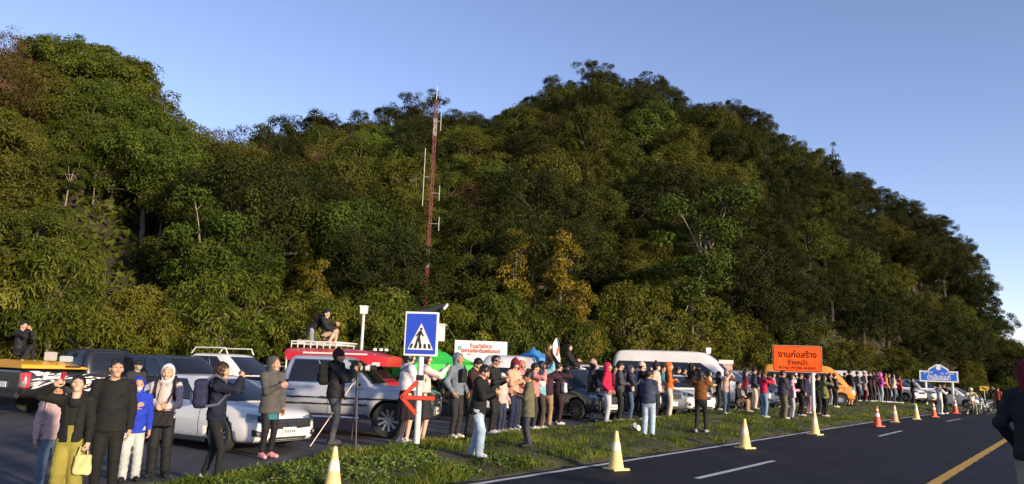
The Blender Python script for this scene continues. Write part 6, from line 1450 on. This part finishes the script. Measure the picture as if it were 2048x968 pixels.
_, i = who(1079, 857, 724, 75, 'person in white floral vest over light blue sleeves', top=(0.20, 0.42, 0.50), vest=(0.68, 0.64, 0.60), legs=(0.06, 0.04, 0.04), arms='phone_high', head='hair_bob', scarf=(0.5, 0.06, 0.06), sk=2, hands=('grip', 'grip')); phone(i, 'phone raised by the person in floral vest')
_, i = who(1092, 853, 727, 32, 'person in plum jacket and tan trousers photographing with raised arms', top=(0.045, 0.020, 0.035), legs=(0.32, 0.21, 0.11), shoes=(0.06, 0.04, 0.03), arms='phone_up', head='hair_bob', sk=2, hem=0.84, hands=('grip', 'grip'), bulk=0.1); phone(i, 'phone raised by the person in plum jacket')
_, i = who(1114, 849, 727, 62, 'person in dark purple coat and trousers with white tote bag', top=(0.030, 0.014, 0.024), legs=(0.035, 0.016, 0.022), shoes=(0.5, 0.48, 0.48), arms='phone_up', head='hair_short', hem=0.80, sk=0, hands=('grip', 'grip'), bulk=0.1); phone(i, 'phone raised by the person in dark purple coat'); handbag(i, 'white tote bag on the person in dark purple coat', (0.62, 0.58, 0.54), 'hipR', (0.26, 0.11, 0.28), -0.06, strap='long', cat='tote bag')
# sitters on the roof of the black family car
rz = 1.70 + float(ground(*sd(pos_d(1136, 27.6))))
pb = at_depth(1097, 735, 28.3); person((pb[0], pb[1], rz-0.06), 1.62, 120, 'person in brown hooded coat sitting on the black car roof', top=(0.095, 0.055, 0.030), hood=True, legs=(0.05, 0.09, 0.14), stance='floor', arms='knees', wr=((0.12, 0.40, 1.02), (-0.1, 0.38, 1.0)), sk=2, hem=0.8)
pb = at_depth(1137, 735, 27.8); _, i = person((pb[0], pb[1], rz-0.06), 1.62, 110, 'person in black hooded coat sitting on the black car roof', top=(0.018, 0.018, 0.022), hood=True, legs=(0.02, 0.02, 0.03), stance='floor', wr=((0.08, 0.36, 1.14), (-0.08, 0.36, 1.12)), sk=2, hands=('grip', 'grip')); phone(i, 'phone held by the black-coated roof sitter', 'R')
# --- row along the lot edge
_, i = who(1184, 843, 717, 100, 'person in black parka and pinkish beanie with blue-grey jeans', top=(0.022, 0.020, 0.018), legs=(0.10, 0.125, 0.17), shoes=(0.05, 0.05, 0.055), hat='beanie', hatcol=(0.46, 0.29, 0.25), arms='pocket', hem=0.82, head='hair_bob', sk=2, bulk=0.1)
_, i = who(1214, 846, 727, 112, 'person in crimson hoodie with hood up and pale grey jeans', top=(0.50, 0.018, 0.060), hood=True, legs=(0.42, 0.44, 0.46), shoes=WHITE, arms='pocket', hem=0.84, sk=1)
_, i = who(1238, 843, 725, 96, 'person in dark grey jacket, black cap and black trousers', top=(0.055, 0.062, 0.072), legs=BLK, shoes=(0.55, 0.53, 0.50), hat='cap', hatcol=BLK, arms='clasp', sk=0)
_, i = who(1259, 843, 731, 92, 'person in navy hood and blue jeans with a small cream bag', top=(0.030, 0.032, 0.060), hood=True, legs=(0.060, 0.095, 0.16), shoes=(0.5, 0.24, 0.20), arms='phone_chest', hem=0.86, sk=1); handbag(i, 'small cream shoulder bag on the person in navy hood', (0.55, 0.42, 0.32), 'hipR', (0.20, 0.09, 0.15), -0.02, strap='long')
_, i = who(1283, 840, 727, 96, 'person in black coat and cream fluffy hat', top=(0.014, 0.014, 0.015), legs=BLK, shoes=(0.6, 0.57, 0.54), hat='beanie', hatcol=(0.60, 0.46, 0.36), arms='one_up', hem=0.70, sk=2)
_, i = who(1297, 871, 742, 24, 'person in slate navy jacket and light blue jeans seen from behind', top=(0.040, 0.050, 0.085), legs=(0.36, 0.46, 0.56), shoes=(0.03, 0.03, 0.035), arms='phone_chest', hem=0.84, wide=0.2, head='hair_short', yaw=35, sk=1, bulk=0.1)
_, i = who(1312, 838, 727, 116, 'person in blush puffer and dark beanie with white mask', top=(0.62, 0.40, 0.34), legs=BLK, shoes=WHITE, hat='beanie_pom', hatcol=(0.04, 0.025, 0.035), mask=WHITE, arms='pocket', hem=0.82, bulk=0.2, sk=2, head='hair_long')
_, i = who(1338, 835, 723, 100, 'person in rust orange hood with cream trousers', top=(0.56, 0.14, 0.03), hood=True, legs=(0.56, 0.48, 0.39), shoes=(0.08, 0.05, 0.045), arms='cross', vest=(0.05, 0.035, 0.03), wide=0.25, sk=2)
_, i = who(1384, 826, 723, 66, 'person in black hooded jacket and khaki brown trousers', top=(0.018, 0.014, 0.014), hood=True, legs=(0.13, 0.085, 0.045), shoes=(0.2, 0.09, 0.07), arms='phone_up', hem=0.84, wide=0.2, sk=1, bulk=0.15, hands=('grip', 'grip')); phone(i, 'phone raised by the person in khaki trousers')
_, i = who(1402, 865, 742, 26, 'person in rust brown fleece and black trousers photographing from behind', top=(0.155, 0.055, 0.016), legs=(0.022, 0.022, 0.024), shoes=(0.32, 0.30, 0.29), arms='phone_up', head='hair_long', stance='step', hem=0.90, slim=0.4, sk=1, hands=('grip', 'grip'), bulk=0.08); phone(i, 'phone raised by the person in rust fleece')
_, i = who(1453, 828, 741, 155, 'person in dusty pink sweater and jeans holding hands to face', top=(0.52, 0.34, 0.30), legs=(0.075, 0.11, 0.16), shoes=WHITE, arms='phone_up', head='hair_bob', hcol=(0.35, 0.2, 0.15), sk=2)
ps = pos_d(1476, 34.2); person(ps, 1.66, 128, 'person sitting low on a stool by the silver car in tan trousers', top=(0.02, 0.016, 0.016), legs=(0.34, 0.20, 0.13), shoes=(0.5, 0.48, 0.46), stance='sit', arms='clasp', sk=1)
st_ = thing('folding_stool', 'small folding stool under the person in tan trousers', 'stool', ps, 0.4); mb = MB(); mb.box((0, 0, 0.355), (0.34, 0.32, 0.03)); mb.build('seat', M_trim, st_, bevel=0.008)
for a, b in (((-0.15, -0.15), (0.15, -0.15)), ((0.15, -0.15), (-0.15, -0.15)), ((-0.15, 0.15), (0.15, 0.15)), ((0.15, 0.15), (-0.15, 0.15))): mb = MB(); mb.tube([(a[0], a[1], 0), (b[0], b[1], 0.34)], 0.012, 6); mb.build('leg', M_steel, st_)
_, i = who(1509, 819, 737, 94, 'person in navy jacket and beanie with cream trousers', top=(0.030, 0.026, 0.050), legs=(0.58, 0.47, 0.37), shoes=(0.6, 0.5, 0.42), hat='beanie', hatcol=(0.02, 0.02, 0.025), arms='pocket', wide=0.25, hem=0.88, sk=1)
_, i = who(1528, 835, 746, 68, 'person in raspberry sweater and blue jeans with raised phone', top=(0.42, 0.02, 0.06), legs=(0.16, 0.24, 0.36), shoes=(0.4, 0.38, 0.36), arms='phone_up', head='hair_long', hcol=HAIRB, hem=0.92, sk=2, hands=('grip', 'grip')); phone(i, 'phone raised by the person in raspberry sweater')
_, i = who(1547, 818, 746, 110, 'person in pale grey top behind the raspberry sweater', top=(0.34, 0.31, 0.31), legs=CHAR, arms='clasp', head='hair_bob', sk=2)
_, i = who(1567, 838, 743, 84, 'broad person in dark slate jacket and olive cargo trousers', top=(0.040, 0.046, 0.058), legs=(0.125, 0.115, 0.065), shoes=(0.58, 0.54, 0.44), arms='phone_chest', bulk=0.35, wide=0.3, hem=0.84, sk=1)
_, i = who(1584, 838, 749, 100, 'person in candy pink sweater and pale grey trousers with white tote', top=(0.62, 0.26, 0.42), legs=(0.36, 0.37, 0.42), shoes=(0.08, 0.07, 0.08), arms='clasp', head='hair_bob', sk=2, hem=0.88); handbag(i, 'white tote bag on the person in candy pink sweater', WHITE, 'hipR', (0.26, 0.10, 0.28), 0.02, strap='long', cat='tote bag')
_, i = who(1602, 832, 747, 92, 'person in black bomber and black trousers beside the lilac coat', top=(0.016, 0.014, 0.015), legs=(0.013, 0.013, 0.014), shoes=(0.4, 0.38, 0.36), arms='pocket', sk=1, bulk=0.15)
_, i = who(1618, 827, 749, 96, 'person in lilac grey coat and dusty pink trousers', top=(0.42, 0.33, 0.40), legs=(0.42, 0.20, 0.22), arms='clasp', head='hair_bob', hem=0.70, sk=2)
_, i = who(1637, 829, 750, 100, 'person in dark green-black coat beside the road work post', top=(0.022, 0.026, 0.022), legs=BLK, arms='phone_up', head='hair_short', sk=1, hem=0.78, hands=('grip', 'grip'))
_, i = who(1649, 833, 751, 92, 'person in moss green jacket and black trousers with white side stripe', top=(0.14, 0.17, 0.065), legs=(0.015, 0.015, 0.016), shoes=(0.55, 0.5, 0.44), arms='one_up', head='hair_bob', sk=2, hem=0.74)
_, i = who(1659, None, 747, 98, 'person in black top and grey blue jeans behind the moss green jacket', dist=46, top=(0.02, 0.016, 0.018), legs=(0.22, 0.25, 0.31), arms='pocket', sk=1)
_, i = who(1677, None, 757, 110, 'child in light pink hoodie near the red motorcycle', dist=54, top=(0.66, 0.34, 0.36), hood=True, legs=(0.04, 0.05, 0.10), sk=2, arms='clasp')
_, i = who(1701, 812, 738, 84, 'person in black puffer and peach trousers on the grass crest', top=(0.022, 0.016, 0.016), legs=(0.58, 0.28, 0.18), shoes=BLK, arms='down', hat='beanie', hatcol=BLK, head='hair_short', bulk=0.2, sk=1)
_, i = who(1728, None, 737, 92, 'person in long mauve taupe coat and maroon boots', dist=57, top=(0.40, 0.29, 0.28), legs=(0.20, 0.02, 0.03), shoes=WHITE, arms='clasp', hem=0.62, hat='beanie', hatcol=(0.5, 0.4, 0.34), sk=2)
_, i = who(1745, None, 740, 82, 'person in dark red and black jacket beside the magenta hoodie', dist=57.5, top=(0.10, 0.03, 0.035), legs=(0.06, 0.055, 0.055), arms='phone_up', head='hair_short', sk=0, hands=('grip', 'grip'))
_, i = who(1752, None, 744, 70, 'person in grey shirt and faded jeans left of magenta hoodie', dist=58.5, top=(0.12, 0.11, 0.11), legs=(0.24, 0.28, 0.36), arms='phone_up', head='hair_short', sk=1, hands=('grip', 'grip'))
_, i = who(1760, None, 739, 95, 'person in magenta hoodie and light jeans', dist=58, top=(0.50, 0.09, 0.42), hood=True, legs=(0.30, 0.38, 0.50), arms='clasp', sk=2)
_, i = who(1769, None, 745, 92, 'person in amber yellow jacket and black trousers', dist=58.5, top=(0.58, 0.26, 0.05), legs=BLK, shoes=WHITE, arms='pocket', sk=2, head='hair_bob')
_, i = who(1776, None, 747, 96, 'person in dark grey coat next to the amber jacket', dist=59, top=(0.06, 0.055, 0.055), legs=CHAR, arms='pocket', sk=1)
_, i = who(1823, None, 756, 110, 'person in black coat standing by the white hatchback', dist=61, top=(0.018, 0.016, 0.018), legs=BLK, arms='phone_chest', sk=1, head='hair_short')
for u, lab, tp, lg, f in ((1356, 'person in charcoal coat between the orange hood and khaki trousers', CHAR, BLK, 100), (1592, 'person in white knit hat behind the candy pink sweater', (0.05, 0.05, 0.05), BLK, 110), (1628, 'person in pale hat partly hidden by the road work post', (0.3, 0.28, 0.28), CHAR, 120), (1668, 'person in brown coat behind the light pink child', (0.10, 0.06, 0.05), CHAR, 80)):
    who(u, None, 748 if u > 1500 else 735, f, lab, dist=35 if u < 1500 else 44, top=tp, legs=lg, hat='beanie', hatcol=WHITE if 'white' in lab or 'pale' in lab else tp, arms='pocket', sk=2)
# second rank seen through the gaps
FILL = [(1150, 29.5, 722, 'dark green anorak', (0.03, 0.05, 0.03), BLK, 'hair_bob', 100, 'behind the black car bonnet'), (1228, 30.0, 733, 'burgundy coat', (0.14, 0.02, 0.03), CHAR, 'hair_long', 110, 'between the crimson hoodie and black cap'), (1250, 30.5, 736, 'light beige coat', (0.50, 0.42, 0.34), JEAN, 'hair_bob', 95, 'behind the navy hood'),
        (1272, 31.0, 735, 'white sweater', (0.62, 0.60, 0.58), JEAN, 'hair_short', 100, 'between the navy hood and cream hat'), (1325, 31.5, 732, 'teal jacket', (0.03, 0.16, 0.17), BLK, 'hair_short', 105, 'between the blush puffer and orange hood'), (1368, 34.5, 737, 'grey fleece', GREY, BLK, 'hair_short', 80, 'left of the khaki trousers'),
        (1418, 35.0, 742, 'pale yellow jacket', (0.60, 0.48, 0.20), JEAN, 'hair_long', 100, 'right of the rust fleece'), (1437, 35.5, 744, 'black fleece', BLK, CHAR, 'hair_short', 110, 'before the van front'), (1490, 37.5, 742, 'wine red coat', (0.18, 0.02, 0.04), BLK, 'hair_long', 92, 'beside the navy beanie'), (1518, 38.5, 744, 'violet jacket', (0.07, 0.04, 0.14), BLK, 'hair_short', 90, 'between navy beanie and raspberry sweater'),
        (1538, 39.0, 748, 'black quilted vest', BLK, JEAN, 'hair_short', 100, 'behind the raspberry sweater'), (1557, 39.5, 749, 'rose sweater', (0.55, 0.22, 0.26), CHAR, 'hair_bob', 110, 'left of the broad slate jacket'), (1577, 40.0, 750, 'white windbreaker', WHITE, BLK, 'hair_short', 85, 'behind the broad slate jacket'), (1610, 40.5, 750, 'brown leather jacket', BROWN, JEAN, 'hair_short', 95, 'behind the black bomber'),
        (1626, 41.0, 751, 'pale lilac top', LILAC, BLK, 'hair_long', 100, 'behind the lilac grey coat'), (1689, 53.0, 746, 'navy uniform', NAVY, NAVY, 'hair_short', 100, 'behind the red motorcycle'), (1714, 56.0, 744, 'grey hoodie', GREY, BLK, 'hair_short', 90, 'between peach trousers and taupe coat'), (1738, 57.0, 743, 'black parka', BLK, BLK, 'hair_short', 95, 'right of the taupe coat'), (1785, 59.5, 748, 'cream sweater', CREAM, JEAN, 'hair_bob', 100, 'right of the amber jacket'), (1797, 60.0, 752, 'red jacket', (0.40, 0.03, 0.03), BLK, 'hair_short', 90, 'by the hatchback bonnet')]
for k_, (u, dd, vh, nm, tp, lg, hr, fc, wh) in enumerate(FILL):
    who(u, None, vh, fc, 'person in %s standing %s' % (nm, wh), dist=dd, top=tp, legs=lg, head=hr, arms=('pocket', 'clasp', 'phone_up', 'cross', 'down')[k_ % 5], yaw=(k_*37) % 50-25, sk=k_)
# --- by the blue board, on the road
def road_spot(u, dist): p = at_depth(u, 800, dist); s, d = sd(p); return (p[0], p[1], float(ground(s, d)))
person(road_spot(1879, 52), 1.68, 70, 'person in white patterned overall and yellow cap near the red cone', top=(0.62, 0.62, 0.56), legs=(0.56, 0.57, 0.53), shoes=WHITE, hat='cap', hatcol=(0.60, 0.52, 0.12), arms='reach', sk=1)
person(road_spot(1890, 53), 1.74, 250, 'person in dark uniform beside the patterned overall', top=(0.05, 0.045, 0.045), legs=BLK, shoes=(0.5, 0.48, 0.46), hat='cap', hatcol=(0.04, 0.03, 0.05), arms='cross', sk=3)
mo, mp, mz = motorcycle(1944, 828, None, -118, P_white, P_red, 'white and red motorcycle ridden towards the crowd')
person((mp[0], mp[1], mz), 1.66, 208, 'motorcycle rider in white helmet and cream reflective jacket', top=(0.68, 0.60, 0.38), legs=(0.20, 0.22, 0.12), stance='ride', wr=((0.26, 0.46, 1.28), (-0.26, 0.46, 1.28)), hat='helmet', hatcol=(0.68, 0.66, 0.62), head=None, hands=('grip', 'grip'), lean=0.14, sk=1, bulk=0.15)
motorcycle(1966, 826, 56, -150, P_grey, P_grey, 'grey parked motorcycle behind the ridden one')
motorcycle(1690, 800, 52, -70, P_red, P_red, 'red motorcycle parked beside the child in light pink')
person(road_spot(1985, 66), 1.74, 190, 'person in black clothes standing far down the road', top=BLK, legs=BLK, sk=1, arms='phone_up')
person(road_spot(1997, 62), 1.6, 230, 'person in rust red shirt far down the road', top=(0.35, 0.07, 0.04), legs=CHAR, sk=1)
# --- on the vehicles at the back
rr_ = rt.matrix_world if False else None
def on_car(carpos, heading, x, y, z):
    a = math.radians(heading); return (carpos[0]+math.cos(a)*x-math.sin(a)*y, carpos[1]+math.sin(a)*x+math.cos(a)*y, carpos[2]+z)
q = on_car(rp, -10, -1.45, -0.2, 2.21); person(q, 1.68, 80, 'person in black jacket and grey trousers kneeling on the red truck roof rack', top=(0.012, 0.012, 0.012), legs=(0.22, 0.24, 0.27), stance='kneel', lean=0.36, wr=((0.16, 0.40, 1.24), (-0.1, 0.42, 1.2)), sk=1, shoes=(0.6, 0.52, 0.45))
q = on_car(rp, -10, -0.85, -0.25, 2.21); person(q, 1.64, 105, 'man in navy top and tan trousers crouching on the red truck roof rack', top=(0.016, 0.018, 0.035), legs=(0.46, 0.33, 0.23), stance='crouch', wr=((0.12, 0.36, 1.02), (-0.12, 0.36, 1.02)), sk=0, pitch=12, shoes=(0.55, 0.42, 0.34), hat='headphones', hatcol=(0.6, 0.58, 0.56))
q = on_car(BPOS, 58, -2.3, -0.1, 1.36); person(q, 1.66, 100, 'person in black jacket crouching on the yellow bed lid', top=(0.018, 0.016, 0.018), legs=(0.02, 0.02, 0.022), stance='crouch', wr=((0.05, 0.22, 1.50), (-0.05, 0.24, 1.46)), sk=0)
q = on_car(BPOS, 58, -1.75, -0.45, 1.44)
mb = MB(); mb.box((0, 0, 0.12), (0.26, 0.2, 0.24)); o = mb.build('storage_box', mat('box_grey', (0.42, 0.40, 0.38), 0.6), None, bevel=0.02, loc=q); tag(o, 'grey storage box standing on the yellow bed lid', 'box')
q = on_car(BPOS, 58, -1.35, -0.5, 1.42)
mb = MB(); mb.box((0, 0, 0.08), (0.30, 0.18, 0.16)); o = mb.build('cool_box', mat('box_pale', (0.40, 0.46, 0.48), 0.5), None, bevel=0.02, loc=q); tag(o, 'pale blue box lying on the yellow bed lid', 'box')
# --- figure at the frame edge on the road
pf = at_depth(2064, 800, 10.2); person((pf[0], pf[1], 0.004), 1.96, 60, 'tall person in maroon hood and black jacket standing on the road', top=(0.014, 0.013, 0.016), hood=(0.12, 0.012, 0.022), legs=(0.26, 0.23, 0.17), wide=0.3, arms='pocket', hem=0.80, sk=0, bulk=0.05)
